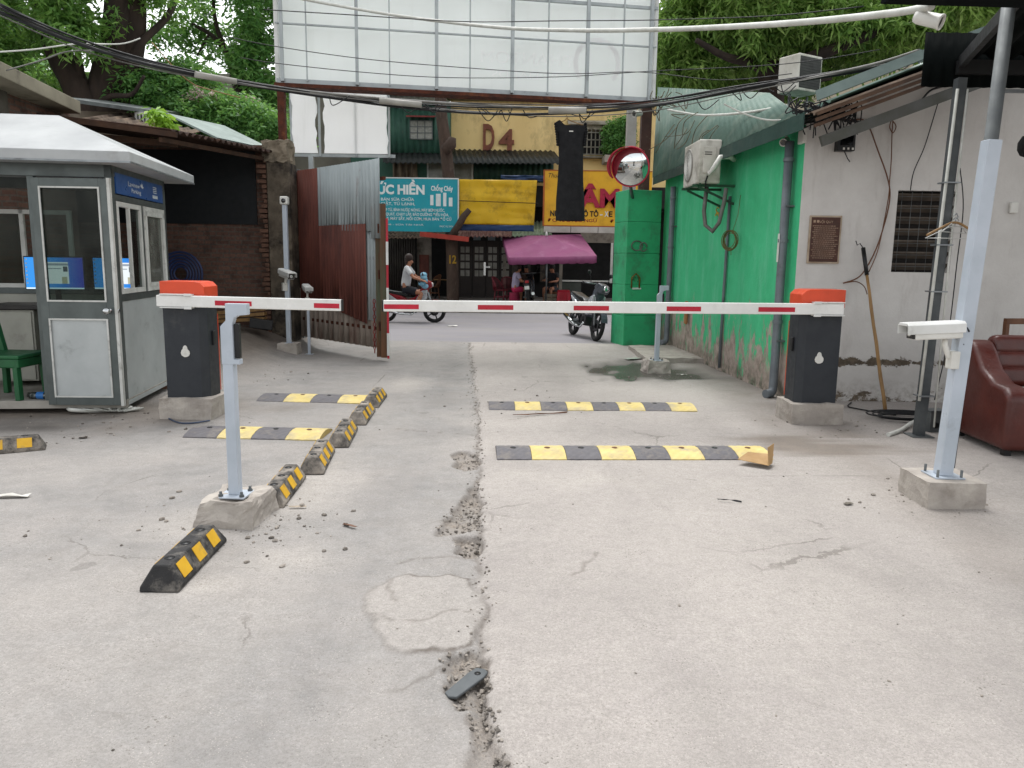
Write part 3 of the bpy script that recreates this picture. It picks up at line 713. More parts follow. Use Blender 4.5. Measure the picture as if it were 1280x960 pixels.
SHEETD = pm('dark_green_sheet', '#070b0b', '#0a0f0e', 2, .85, spec=.08)
FASC = pm('green_fascia', '#24423b', '#1e3832', 2, .5)
OLDSHEET = pm('old_fibre_sheet', '#7d6c5c', '#54463b', 4, .95, dirt='#2b221d', dscale=3, dlo=.45, dhi=.65, bump=.4)
K = Vector((3.27, 9.0, 0)); KF = Vector((2.90, 15.2, 0))
gh = thing('gatehouse', 'low gatehouse with peeling green side wall and white plaster front under a sheet roof', 'building', K)
MB().slab(K, KF, KF+Vector((0,0,3.25)), K+Vector((0,0,3.15)), .2).build('green_wall', GREEN, gh, world=True)
# white front wall with an opening for the vent window; gable top rises with the roof
vx0, vx1 = at(1113,342,9.0).x, at(1186,342,9.0).x; vz0, vz1 = at(1113,340,9.0).z, at(1120,238,9.0).z
def ztop(x): return 3.22+.36*(x-3.2)
b = MB(); Y0, Y1 = 8.992, 9.2; XE = 8.4
for (x0, x1, z0, z1, slope) in ((3.27, vx0, -.05, None, 1), (vx1, XE, -.05, None, 1)):
    pol = [(x0, z0), (x1, z0), (x1, ztop(x1)), (x0, ztop(x0))]
    b.prism(pol, Y1-Y0, Matrix(((1,0,0,0),(0,0,-1,Y1),(0,1,0,0),(0,0,0,1))))
b.lim(vx0, vx1, Y0, Y1, -.05, vz0)
b.prism([(vx0, vz1), (vx1, vz1), (vx1, ztop(vx1)), (vx0, ztop(vx0))], Y1-Y0, Matrix(((1,0,0,0),(0,0,-1,Y1),(0,1,0,0),(0,0,0,1))))
b.v = [(v[0], v[1], v[2]) for v in b.v]
wl = b.build('plaster_wall', PLASTER, gh, world=True)
MB().lim(8.2, 8.4, 9.2, 15.2, -.05, 5).lim(3.2, 8.4, 15.0, 15.2, -.05, 3.3).build('rear_wall', PLASTER, gh, world=True)
# vent window: dark slatted opening with a wire grille
vw = MB().lim(vx0, vx1, 9.12, 9.16, vz0, vz1).build('vent_window', pm('dark_recess', '#191614', '#231f1c', 5, .9), gh, world=True)
n = 7
for i in range(n):
    z = vz0+(vz1-vz0)*(i+.5)/n; MB().box(((vx0+vx1)/2, 9.07, z), (vx1-vx0-.01, .10, .022), Matrix.Rotation(rad(-38), 3, 'X')).build('slat', pm('vent_slat', '#5b5249', '#463f38', 5, .8) if i == 0 else bpy.data.materials['vent_slat'], vw).data.transform(vw.matrix_basis.inverted() @ gh.matrix_basis.inverted())
b = MB()
for i in range(6):
    x = vx0+(vx1-vx0)*(i+.5)/6; b.tube([(x, 9.005, vz0), (x, 9.005, vz1)], .003, 5)
for i in range(7):
    z = vz0+(vz1-vz0)*(i+.5)/7; b.tube([(vx0, 9.0, z), (vx1, 9.0, z)], .0025, 5)
b.build('wire_grille', STEELD, gh, world=True)
# main roof: old corrugated sheets with newer sheets on top, edge-on from the drive
EA, EB = Vector((2.98, 8.35, 3.13)), Vector((2.68, 15.35, 3.22)); up = Vector((1.72, 0, .65)); 
rt = MB(); rt.corr(EA+Vector((.1,-.12,.02)), EA+up*2.9+Vector((0,-.12,.04)), EB+up*2.9, EB, .13, .02, 4, 0, 5, .012)
MB().corr(EA+Vector((.06,-.1,.0))+up*.02, EB+up*.02, EB+up*2.95, EA+Vector((.06,-.1,0))+up*2.95, .14, .022, 8, .03, 9, .01).build('roof', OLDSHEET, gh, world=True)
MB().corr(EA+Vector((.3,.02,.16)), EB+Vector((.3,0,.10)), EB+up*2.95+Vector((0,0,.12)), EA+up*2.95+Vector((0,.02,.16)), .2, .02, 4, 0, 4, .006).build('roof_sheets', SHEETG, gh, world=True)
b = MB()
for i in range(5):
    p, q = EA+Vector((.06,-.14,.10))+up*(.02+.58*i), EA+Vector((.06,-.14,.12))+up*(.02+.58*(i+1)+.03); b.slab(p, q, q+Vector((0,.07,.11)), p+Vector((0,.07,.11+.01*(i%2))), .012)
b.build('verge_flashing', pm('grey_flashing', '#5d6a66', '#4e5a57', 3, .8, spec=.15), gh, world=True)
random.seed(4)
b = MB()
for i in range(3):
    o_ = Vector((.05,-.16+.03*i,-.03-.055*i)); b.bar(EA+o_+up*.03, EA+o_+up*2.7, .04, .035)
b.build('verge_battens', pm('old_batten', '#5b4637', '#3f3027', 5, .9), gh, world=True)
MB().bar(EA+Vector((.22,.0,-.26)), EA+up*2.4+Vector((.2,.0,-.26)), .06, .11).build('verge_beam', pm('grey_beam', '#565755', '#45463f', 4, .7), gh, world=True)
MB().slab(EA+Vector((.0,-.05,.02)), EB, EB+Vector((0,0,-.14)), EA+Vector((.0,-.05,-.15)), -.012).build('eave_fascia', FASC, gh, world=True)
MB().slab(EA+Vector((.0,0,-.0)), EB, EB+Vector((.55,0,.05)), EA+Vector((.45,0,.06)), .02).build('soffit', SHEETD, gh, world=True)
# leaning sheet screen standing over the far half of the eave
Tf, Tn = at(822,109,16.6), at(962,116,11.6)
sc = MB().corr(EA+Vector((.0,.1,.03)), EB+Vector((.02,.2,.02)), Tf, Tn, .22, .002, 2, 0, 2, .006).build('sheet_screen', SHEETG, None)
tag(sc, 'faded grey-green ribbed sheet screen leaning back above the green wall eave', 'sheet screen')
# drain pipes on the green wall
def wallx(y): return K.x+(KF.x-K.x)*(y-K.y)/(KF.y-K.y)
def pipe(label, y, z0, z1, r, dx=.0, foot=True):
    x = wallx(y)-r-.03
    o = thing('drainpipe', label, 'drainpipe', (x, y, 0), 0, 'drainpipes on the green wall')
    pts = [(0,0,z1),(0,0,(z0+z1)/2),(0,0,z0+.12)]
    if foot: pts += [(-.01,-.02,z0+.06),(-.04,-.05,z0+.03),(-.12,-.1,z0+.03)]
    MB().tube(pts, r, 14).build('tube', PVCG, o)
    for f in (.3, .62, .93): MB().lathe([(r*1.18,-.02),(r*1.18,.02)], Matrix.Translation((0,0,z0+(z1-z0)*f)), 14).build('collar', PVCG, o)
    for f in (.22, .75): MB().lim(-r*.3, r+.04, -r*1.2, r*1.2, z0+(z1-z0)*f, z0+(z1-z0)*f+.02).build('bracket', STEELD, o)
    return o
p1 = pipe('thick grey drainpipe at the near corner of the green wall', 9.22, .02, 3.0, .052)
MB().lim(-.056,-.053,-.03,.03,1.62,1.95).build('sticker', PLASW, p1)
pipe('grey drainpipe beside the green gate pillar', 14.3, .1, 2.95, .05)
# condenser pipe running down the wall
y = 11.35; x = wallx(y)-.03
o = MB().tube([(x,y,2.55),(x,y+.02,1.8),(x-.005,y+.03,.9),(x,y+.06,.05)], .022, 8).build('condensate_pipe', PVCG, None)
tag(o, 'thin grey pipe running down the green wall under the air conditioner', 'pipe')
# air conditioner outdoor unit on a bracket
def aircon(label, loc, rz, w=.82, d=.32, h=.60, grille_front=True):
    t = thing('air_conditioner', label, 'air conditioner', loc, rz)
    body = MB().lim(-w/2,w/2,-d/2,d/2,0,h).build('casing', ACM, t, bevel=.02)
    if not grille_front: return t
    MB().lathe([(.235,0),(.235,.012),(.21,.016),(.2,.006),(.03,.004),(0,.004)], Matrix.Translation((-.12,-d/2-.001,h/2)) @ Matrix.Rotation(math.pi/2, 4, 'X'), 28).build('fan_guard', pm('guard_grey','#8d8b84','#77756f',6,.6) if 'guard_grey' not in bpy.data.materials else bpy.data.materials['guard_grey'], t)
    b = MB()
    for i in range(9): b.lathe([(.03+.02*i,.014),(.035+.02*i,.018),(.04+.02*i,.014)], Matrix.Translation((-.12,-d/2-.001,h/2)) @ Matrix.Rotation(math.pi/2, 4, 'X'), 24)
    b.build('guard_rings', PLASW, t)
    return t
ACM = pm('aged_white_casing', '#cbc8bf', '#b5b1a6', 4, .5, dirt='#6d665a', dscale=3, dlo=.52, dhi=.75)
p = at(884,232,11.25); ac = aircon('dirty white air conditioner unit on a bracket high on the green wall', (p.x-.02, 11.55, p.z+.02), rad(-90+2))
MB().lim(.412,.425,-.1,.08,.14,.50).build('side_cover', ACM, ac, bevel=.006)
b = MB()
for i in range(2): b.lim(.425,.429,-.085,.02,.42-.03*i,.43-.03*i)
b.build('handle_slot', BLACKP, ac)
b = MB()
for sx_ in (-.3,.3): b.bar((sx_,-.2,-.02),(sx_,.56,-.02),.035,.035).bar((sx_,-.12,-.04),(sx_,.52,-.32),.03,.03)
b.bar((-.4,-.12,-.0),( .4,-.12,-.0),.03,.03).build('bracket', pm('green_bracket','#1f5a3c','#2a3a30',6,.6), ac)
MB().tube([(.43,-.02,.16),(.52,-.03,.12),(.56,.02,.2),(.55,.1,.34),(.5,.25,.36),(.42,.34,.33)], [.02,.025,.036,.036,.036,.036], 10).build('refrigerant_pipe', PLASW, ac)
MB().tube([(.43,-.03,.1),(.46,-.06,.02),(.44,-.05,-.06)], .012, 6).build('cable', CABLE, ac)
hp = MB().tube([(p.x+.02,11.35,p.z-.0),(p.x-.0,11.36,p.z-.35),(p.x+.02,11.32,p.z-.55),(p.x+.1,11.2,p.z-.64),(p.x+.16,11.1,p.z-.52),(p.x+.2,11.05,p.z-.25),(p.x+.22,11.05,p.z-.05)], .03, 8).build('lagged_hose', CABLEG, None)
tag(hp, 'dark lagged hose looping below the wall mounted air conditioner', 'hose')
p = at(999,104,12.6); ac2 = aircon('boxy pale air conditioner standing on the gatehouse roof before the trees', (p.x, 12.6, p.z-.16), rad(30), .52, .40, .54, False)
b = MB()
b.lim(-.24,.23,-.204,-.201,.04,.50)
for i in range(11): b.lim(-.235,.225,-.208,-.2042,.05+.04*i,.07+.04*i)
b.build('louvres', pm('dark_louvre','#3b3a38','#2f2e2c',5,.6), ac2)
b = MB(); b.bar((-.2,0,-.02),(-.2,0,-.7),.03,.03).bar((.2,0,-.02),(.2,0,-.7),.03,.03).build('stand', STEELD, ac2)
# things on the green wall
y = 10.95; z = at(868,300,y).z; x = wallx(y)-.02
b = MB()
for i in range(7):
    r = .115+.012*math.sin(i*2.3); a0 = i*.4
    b.tube([(x-.09-.006*i-.62*r*math.cos(a), y+r*math.cos(a)*.75+.01*math.sin(i*3), z+r*math.sin(a)*1.1+.012*math.cos(i*5)) for a in [k*math.pi/9 for k in range(19)]], .006, 5, False)
b.tube([(x-.09,y-.02,z+.1),(x-.03,y-.05,z+.35),(x-.005,y-.03,z+.62)], .004, 5).tube([(x-.09,y-.0,z-.1),(x-.09,y-.03,z-.2)], .005, 5)
tag(b.build('wire_coil', pm('olive_wire','#6f6a38','#54512d',7,.6), None), 'coil of olive wire hanging on the green wall under the air conditioner', 'wire coil')
y = 11.9; z = at(850,264,y).z; x = wallx(y)-.015
b = MB().tube([(x,y-.14,z-.05),(x-.02,y-.05,z-.01),(x-.03,y+.02,z-.06),(x,y+.1,z-.02)], .009, 5).tube([(x,y-.1,z-.09),(x-.03,y,z+.02),(x,y+.06,z+.07),(x-.01,y-.06,z+.05)], .008, 5)
tag(b.build('twisted_rag', YELS, None), 'short yellow twist of rope stuck high on the green wall', 'rope')
y = 13.2; x = wallx(y)-.02
tag(MB().lim(x-.06,x,y-.05,y+.05,.55,.95).build('wall_slipper', pm('tan_cloth','#a5764c','#8a5f3c',6,.8), None, bevel=.03), 'tan worn strip hung low on the green wall behind the reader post', 'rag')
# camera and box under the eave at the near corner
p = at(988,172,9.05); x = wallx(9.05)
bx = MB().lim(x-.05,x,9.22-.16-.12,9.22-.12,p.z-.07,p.z+.1).build('electric_box', PLASW, None, bevel=.012); tag(bx, 'small white electric box under the eave at the corner of the green wall', 'electric box')
bullet_camera('white bullet camera beside the small white box under the green eave', (x-.12, 9.30, p.z-.0), rad(-35), rad(20), 1.1)
# fittings on the white wall (it stands at y = 8.99)
def wall_px(px, py): return at(px, py, 8.99)
a, c = wall_px(1042,190), wall_px(1066,163)
o = thing('meter_box', 'small black broken meter box high on the white plaster wall', 'meter box', (a.x, 8.99, a.z))
w, h = c.x-a.x, c.z-a.z
MB().lim(0,w,-.10,0,0,h).build('casing', BLACKP, o, bevel=.006); MB().lim(.03,w-.03,-.112,-.101,.06,h-.03).build('window', LENS, o)
for i in range(3): MB().lim(.06+.05*i,.08+.05*i,-.107,-.101,.012,.035).build('terminal', PLASW, o)
MB().tube([(.1,-.05,0),(.14,-.06,-.08),(.17,-.05,-.11)], .006, 5).tube([(.08,-.05,h),(.05,-.04,h+.12),(.1,-.05,h+.2)], .005, 5).build('wires', CABLE, o)
a, c = wall_px(1010,327), wall_px(1050,272)
o = thing('notice_board', 'dark brown framed notice with faded rows of writing on the white wall', 'notice', (a.x, 8.99, a.z))
w, h = c.x-a.x, c.z-a.z
MB().lim(-.02,w+.02,-.018,0,-.02,h+.02).build('backing', pm('stained_frame','#b0a18e','#8d7c68',6,.8), o, bevel=.003)
MB().lim(.0,w,-.022,-.0185,.0,h).build('panel', pm('brown_sheet','#4a2c20','#3a2219',5,.6,st=(1,1,3)), o)
TXT = pm('faded_lettering', '#a58d78', '#8a735f', 8, .8)
T = lambda x, z, yy=-.0225: plane_T((x, yy, z), (1,0,0), (0,0,1))
text('NỘI QUY', T(w*.5, h*.90), TXT, o, w*.5, .028, .0006, world=False)
b = MB()
for q in (.1, .22): b.lim(w*q-.012, w*q+.014, -.0232, -.0224, h*.88, h*.88+.028)
random.seed(3)
for i in range(17):
    zz = h*(.80-.045*i); xx = w*(.1 if i % 3 else .05); b2 = w*random.uniform(.8,.97)
    while xx < b2:
        l = random.uniform(.01,.03); b.lim(xx, min(xx+l, b2), -.0231, -.0224, zz, zz+.006); xx += l+.005
wr = b.build('writing', TXT, o); wr['kind'] = 'stuff'
a = wall_px(1049,368)
o = MB().lim(a.x-.04,a.x+.06,8.94,8.99,a.z-.1,a.z+.06).build('socket_box', PLASW, None, bevel=.008); tag(o, 'pale socket box on the white wall just above the orange barrier cap', 'socket')
a = wall_px(1265,260)
tag(MB().lim(a.x-.04,a.x+.05,8.95,8.99,a.z-.06,a.z+.06).build('wall_switch', PLASW, None, bevel=.01), 'small cream switch box on the white wall near the black dark shape', 'switch')
# loose wires along the white wall
def wire(name, label, pts, mat, r=.006, cat='wire', group=None):
    o = MB().tube(smooth_pts(pts), r, 5).build(name, mat, None); return tag(o, label, cat, group)
def smooth_pts(pts, k=6):
    P = [Vector(p) for p in pts]; out = []
    for i in range(len(P)-1):
        p0, p1, p2, p3 = P[max(i-1,0)], P[i], P[i+1], P[min(i+2, len(P)-1)]
        for j in range(k):
            t = j/k; out.append(.5*((2*p1)+(p2-p0)*t+(2*p0-5*p1+4*p2-p3)*t*t+(3*p1-p0-3*p2+p3)*t**3))
    out.append(P[-1]); return out
wp = lambda L, y=8.95: [at(a, b, y) for a, b in L]
wire('wall_wire', 'brown wire sagging from the eave corner down past the vent to the socket box', wp([(1038,138),(1060,150),(1082,152),(1098,190),(1110,225),(1112,250),(1104,285),(1092,318),(1075,345),(1054,354)]), WOODB, .008)
wire('wall_wire', 'black wire drooping under the white wall gable toward the dark awning', wp([(1030,146),(1055,150),(1082,152),(1118,145),(1148,128),(1165,112),(1195,105)]), CABLE, .012)
wire('wall_wire', 'thin brown wire hanging straight from its loop above the vent window', wp([(1115,150),(1120,158),(1116,166),(1112,158),(1116,148)])+wp([(1115,166),(1114,200),(1112,226),(1110,250),(1098,310),(1086,340)]), WOODB, .006)
wire('wall_wire', 'dark wire running slantwise down to the top of the vent window', wp([(1175,120),(1166,150),(1155,185),(1142,215),(1138,238)]), CABLE, .006)
wire('wall_wire', 'thin dark wire hanging beside the conduit pole down to the metal boxes', wp([(1200,210),(1204,260),(1196,330),(1188,400),(1180,450),(1168,500)], 8.4), CABLE, .006)
wire('wall_wire', 'wire looping out from the socket box to the bamboo stick', wp([(1054,354),(1070,352),(1080,358),(1084,368)], 8.9), WOODB, .006)
b = MB()
for k in range(34):
    x0 = 985+k*2.2; b.tube(smooth_pts(wp([(x0,128+random.uniform(-8,8)),(x0+random.uniform(-15,15),140+random.uniform(-8,10)),(x0+random.uniform(0,30),132+random.uniform(-8,18)),(x0+random.uniform(5,30),150+random.uniform(-5,25))], 8.5)), .007, 4)
tag(b.build('cable_tangle', CABLE, None), 'tangle of black cables under the roof corner of the gatehouse', 'cable tangle')
# gate pillar
PX = Vector((2.13, 14.75, 0)); R_ = rad(14)
GPIL = pm('green_pillar_paint', '#37aa74', '#2f9c69', 2, .55, dirt='#3c5a43', dscale=2.6, dlo=.5, dhi=.8, bump=.25, bscale=30)
gp = thing('gate_pillar', 'thick green gate pillar with grooved courses beside the parked motorbike', 'gate pillar', PX, R_)
zt = at(795,236,14.75).z
b = MB(); n = 5
for i in range(n):
    b.lim(0,.68,0,.66,-.02+zt*i/n+(.012 if i else 0), zt*(i+1)/n-.012)
b.lim(.02,.66,.02,.64,-.02,zt-.02).build('shaft', GPIL, gp, bevel=.008)
MB().lim(.14,.32,-.025,-.001,1.08,1.11).build('hasp', WHITE, gp)
b = MB().lathe([(.05,0),(.05,.03)], Matrix.Translation((.2,-.02,1.27)) @ Matrix.Rotation(math.pi/2, 4, 'X'), 12).tube([(.12,-.02,1.1),(.12,-.03,1.3),(.2,-.03,1.38),(.28,-.03,1.3),(.28,-.02,1.1)], .014, 6).build('padlock', pm('brass','#8a6a36','#6a5028',6,.45,.8), gp)
MB().tube([(.2+.11*math.cos(a),-.025,1.9+.09*math.sin(a)) for a in [k*.42 for k in range(20)]], .012, 5).tube([(.33+.07*math.cos(a),-.03,1.88+.08*math.sin(a)) for a in [k*.42 for k in range(15)]], .012, 5).build('wire_ring', CABLEG, gp)
# convex mirror on top of the pillar
mc = at(788,209,14.3); mr = thing('traffic_mirror', 'round convex mirror with red rim and hood on top of the green pillar', 'mirror', mc, rad(-4))
Rm = Vector((-.30,-.90,-.24)).to_track_quat('Z','Y').to_matrix().to_4x4()
r0 = .335; prof = []
for i in range(9):
    f = 1-i/8; prof.append((r0*f, .10*(1-f*f)))
def mirror_mat():
    t = NT('mirror_glass'); t.set(lin('#d5d9da'), .03, 1.0, .5); return t.m
MB().lathe(prof, Rm, 36).build('mirror_face', mirror_mat(), mr)
REDP = pm('red_plastic', '#d63a52', '#c4304a', 4, .4)
MB().lathe([(r0-.01,-.03),(r0+.014,-.02),(r0+.016,.012),(r0-.004,.014)], Rm, 36).build('rim', REDP, mr)
b = MB(); vs = []; fs = []; m_ = 18
for i in range(m_+1):
    a = rad(45)+rad(165)*i/m_; d_ = .24*math.sin(math.pi*i/m_)**.6+.02
    for (rr, zz) in ((r0+.036, .0), (r0+.05, d_), (r0+.042, d_), (r0+.03, .0)):
        vs.append(Rm @ Vector((rr*math.cos(a), rr*math.sin(a), zz)))
for i in range(m_):
    for k in range(4): fs.append((i*4+k, (i+1)*4+k, (i+1)*4+(k+1)%4, i*4+(k+1)%4))
b.add(vs, fs, True).build('hood', REDP, mr)
MB().lathe([(r0-.02,-.06),(r0,-.03)], Rm, 30).lathe([(0,-.06),(r0-.02,-.06)], Rm, 30).build('back_shell', REDP, mr)
MB().tube([(0,.1,-.05),(.02,.14,-.3),(.1,.5,-.5)], .03, 8).build('bracket', STEELD, mr)
# bamboo stick leaning on the white wall
a, c = G(1107,516), at(1079,310,8.9)
o = thing('bamboo_stick', 'thin bamboo stick with black grip leaning on the white wall', 'stick', a)
a2 = c.lerp(a, .17)
pts = [a.lerp(a2, k/8)+Vector((.003*math.sin(k*2),0,0)) for k in range(9)]
MB().tube(pts, [.022,.02,.021,.019,.02,.018,.019,.017,.017], 8).build('cane', WOOD, o, world=True)
MB().tube([a2, c], .024, 8).tube([c, c+Vector((-.04,0,.05)), c+Vector((-.07,0,.03)), c+Vector((-.09,0,.08))], .006, 5).build('grip', BLACKP, o, world=True)
# cable coil and metal boxes on the floor
b = MB(); q = G(1132,524)
for i in range(5):
    b.tube([(q.x+.28*math.cos(a)*(1+.08*i)+.05*math.sin(i), q.y+.16*math.sin(a)*(1+.1*i), .012+.008*i) for a in [k*math.pi/10 for k in range(21)]], .008, 5, False)
b.tube(smooth_pts([G(1064,504),(G(1060,509)),(G(1072,512)),G(1095,516),G(1120,520)]), .008, 5); b.v = [(v[0],v[1],v[2]+.01) for v in b.v]
tag(b.build('cable_coil', CABLE, None), 'coil of black cable lying on the floor below the white wall', 'cable coil')
q0, q1 = G(1110,546), G(1142,535)
tag(MB().tube(smooth_pts([q0+Vector((0,0,.02)), (q0+q1)/2+Vector((0,0,.025)), q1+Vector((0,.05,.04)), q1+Vector((.15,.15,.06))]), .02, 8).build('white_conduit', CABLEW, None), 'short white conduit end lying on the floor at the pole foot', 'conduit')
q = G(1174,542)
for k, dx in enumerate((0, .24)):
    o = thing('metal_box', 'small grey metal junction box with a hole on the floor by the sofa' if k == 0 else 'small grey metal junction box between its open twin and the square post', 'metal box', (q.x+dx, q.y+.12-.03*k, 0), rad(8))
    MB().lim(-.09,.09,-.07,.07,0,.21).build('casing', STEELD, o, bevel=.006); MB().lathe([(.03,0),(.03,.002),(0,.002)], Matrix.Translation((-.02,-.071,.07)) @ Matrix.Rotation(math.pi/2, 4, 'X'), 10).build('knockout', BLACKP, o)
    MB().lim(-.095,.095,-.075,.075,.2,.215).build('lid', STEELD, o)
# conduit pole that holds the awning
pb, pt = G(1148,545), at(1201,98,7.15); pb.z = 0
o = thing('awning_pole', 'square steel awning pole with white conduits strapped to it', 'pole', pb)
MB().bar(pb, pt, .08, .08, (0,1,0)).build('tube', pm('dark_galvanised','#55595a','#44484a',6,.55,.4), o, world=True)
for dx, r in ((-.058,.014), (.055,.009)):
    MB().tube([pb+Vector((dx+.05,-.06,.1)) if dx > 0 else pb+Vector((dx,-.06,.35)), pb.lerp(pt,.5)+Vector((dx,-.06,0)), pt+Vector((dx*.8,-.05,-.1))], r, 8).build('conduit', CABLEW, o, world=True)
for f in (.12,.3,.42,.55,.72): 
    c_ = pb.lerp(pt, f); MB().lim(c_.x-.075,c_.x+.07,c_.y-.078,c_.y+.046,c_.z,c_.z+.012).build('strap', STEEL, o, world=True)
MB().lim(pb.x-.1,pb.x+.1,pb.y-.1,pb.y+.1,0,.012).build('base_plate', STEELD, o, world=True)
# round pole close behind the square camera post
q = Vector((3.35, 5.72, 0)); tp = at(1258,40,5.72)
o = thing('round_pole', 'round galvanised pole holding the dark awning, close behind the square camera post', 'pole', q)
MB().tube([q, tp+Vector((0,0,.3))], .047, 14).build('tube', pm('worn_galvanised','#6a6e6e','#5a5e5f',6,.6,.3), o, world=True); MB().lathe([(.09,0),(.09,.012),(0,.012)], None, 12).build('base_plate', STEELD, o)
# awning roof
zz = 3.42
o = thing('awning', 'dark green sheet awning roof over the sofa corner', 'awning', (4.2, 6.6, zz))
MB().corr((3.25,5.0,zz+.10),(8.2,5.0,zz+.10),(8.2,7.25,zz+.03),(3.97,7.25,zz+.03), .19, .02, 4, 0, 1, .006, box=True).build('roof_sheet', SHEETD, o, world=True)
MB().bar((3.95,7.25,zz-.06),(8.2,7.25,zz-.06),.06,.12).bar((3.2,5.05,zz+.02),(8.2,5.05,zz+.02),.06,.10).bar((3.26,5.05,zz+.03),(3.98,7.25,zz-.02),.05,.1).bar((4.9,5.05,zz),(4.9,7.25,zz-.03),.05,.1).bar((6.2,5.05,zz),(6.2,7.25,zz-.03),.05,.1).build('frame', pm('black_steel','#17191a','#101112',6,.6), o, world=True)
a = at(1158,40,7.3); c = at(1300,100,7.3)
MB().corr((a.x,7.31,zz-.22),(8.2,7.31,zz-.22),(8.2,7.31,a.z),(a.x,7.31,a.z), .12, .012, 2, 0, 3, .004).build('valance', SHEETD, o, world=True)
MB().bar((4.4,7.29,zz-.25),(8.2,7.29,zz-.25),.03,.03).build('lower_rail', STEEL, o, world=True)
# near eave overhead at the top edge of the view
z1 = at(1200,10,4.5).z+.07
o = thing('near_canopy', 'dark canopy edge overhead in front of the awning', 'canopy', (3.6, 4.1, z1))
MB().slab((at(1112,0,4.5).x-.05,4.5,z1-.0),(6,4.5,z1-.05),(6,3.7,z1+.12),(2.35,3.7,z1+.14), .06).build('sheet', SHEETD, o, world=True)
MB().bar((2.45,4.46,z1+.08),(6,4.46,z1+.03),.06,.09).build('beam', bpy.data.materials['black_steel'], o, world=True)
MB().tube([(5.2,4.4,0),(5.2,4.4,z1)], .05, 10).build('pole', STEELD, o, world=True)
# conduit carrying a bullet camera, running up to the hoarding
pts = [at(1165,8,4.55), at(1110,17,4.9), at(1000,28,5.7), at(900,34,6.7), at(820,37,7.8), at(720,38,9.3), at(620,34,11), at(500,20,12.6), at(400,3,13.6), at(345,-8,14.0)]
tag(MB().tube(smooth_pts(pts), .022, 8).build('overhead_conduit', CABLEW, None), 'thick white conduit strung across from the hoarding to the near canopy', 'conduit')
p = at(1160,24,4.62); bullet_camera('white bullet camera hung on the overhead conduit under the canopy edge', p, rad(48), rad(22), 1.05)
# hangers on the pole
def hanger(label, c, w, mat, r, rz=0, h=.11):
    t = thing('clothes_hanger', label, 'clothes hanger', c, rz, 'clothes hangers on the awning pole')
    MB().tube(smooth_pts([(-w,0,-h),(-w*.55,0,-h*.45),(-.04,0,0),(.04,0,0),(w*.55,0,-h*.45),(w,0,-h)]), r, 7).build('shoulders', mat, t)
    MB().tube(smooth_pts([(0,0,0),(0,0,.03),(.025,0,.055),(0,0,.08),(-.025,0,.06)]), .003, 5).build('hook', STEEL, t)
    if mat is not WOOD: MB().tube([(-w,0,-h),(w,0,-h)], r, 5).build('bar', mat, t)
    return t
p = at(1194,279,6.95)
hanger('wooden hanger on the conduit strapped awning pole', p, .27, WOOD, .011, rad(10))
WIREW = pm('white_wire','#b9bab6','#a5a6a2',6,.4,.3)
hanger('white wire hanger with the widest tilt, hooked behind the wooden hanger', p+Vector((.02,.03,.01)), .25, WIREW, .004, rad(38), .09)
hanger('white wire hanger sitting lowest behind the wooden hanger', p+Vector((.03,.05,-.03)), .24, WIREW, .004, rad(-8), .10)
# dark leather sofa
LEA = pm('maroon_leather', '#54231b', '#451b15', 4, .38, spec=.5, bump=.25, bscale=45, dirt='#6b3a33', dscale=4, dlo=.6, dhi=.85)
s0 = Vector((4.20, 6.36, 0)); so_ = thing('leather_sofa', 'worn maroon leather sofa under the awning', 'sofa', s0, rad(-3))
def cushion(x0, x1, y0, y1, z0, z1, name, bev): return MB().lim(x0, x1, y0, y1, z0, z1).build(name, LEA, so_, bevel=bev, seg=5, smooth=True)
# local: +x runs along the sofa seat away from its end arm (towards the camera), +y is the back
cushion(.0, 1.75, .02, .92, .05, .34, 'base', .03)
arm = [(0.0,.05),(.88,.05),(.93,.5),(.90,.86),(.82,.93),(.70,.93),(.60,.84),(.48,.70),(.28,.60),(.1,.585),(0.0,.52)]
for x in (-.02, 1.55):
    MB().prism(arm, .22, Matrix(((0,0,1,x),(1,0,0,0),(0,1,0,0),(0,0,0,1)))).build('armrest', LEA, so_, bevel=.05, seg=5, smooth=True)
for i in range(2): cushion(.21+.67*i, .21+.67*(i+1)-.01, -.04, .66, .335, .49, 'seat_cushion', .05)
for i in range(3):
    T = Matrix.Rotation(rad(-10), 3, 'X')
    MB().box((.88, .72+.03*i, .60+.14*i), (1.36, .22-.03*i, .19), T).build('back_cushion', LEA, so_, bevel=.06, seg=5, smooth=True)
b = MB()
for x in (.05, 1.68):
    for y in (.08, .84): b.lim(x-.03,x+.03,y-.03,y+.03,0,.055)
b.build('feet', BLACKP, so_)
# wooden chair behind the sofa
c = at(1262,402,8.0); o = thing('wooden_chair', 'brown wooden chair standing behind the maroon sofa, only its back showing', 'chair', (c.x+.2, 8.05, 0), rad(10))
for x in (-.2,.2): MB().bar((x,0,0),(x,.03,c.z),.045,.045).build('leg', WOODB, o, bevel=.004); MB().bar((x,-.4,0),(x,-.4,.43),.04,.04).build('leg', WOODB, o, bevel=.004)
MB().lim(-.22,.22,-.42,.0,.43,.47).build('seat', WOODB, o, bevel=.008)
MB().bar((-.22,.03,c.z),(.22,.03,c.z),.05,.06).bar((-.2,.02,c.z-.22),(.2,.02,c.z-.22),.03,.05).build('back_rail', WOODB, o, bevel=.006)
# dark bundle hanging at the edge of the view
p = at(1277,195,6.3)
b = MB()
for i in range(12): b.ball(p+Vector((.12+random.uniform(-.08,.08), random.uniform(-.08,.08), random.uniform(-.16,.16))), (.07,.06,.09), 8)
b.tube([p+Vector((.1,0,.1)), p+Vector((.12,0,1.2))], .008, 5)
tag(b.build('black_bundle', pm('black_cloth','#101113','#0a0b0c',6,.9), None), 'bunched black bundle hanging below the awning above the sofa', 'bundle')
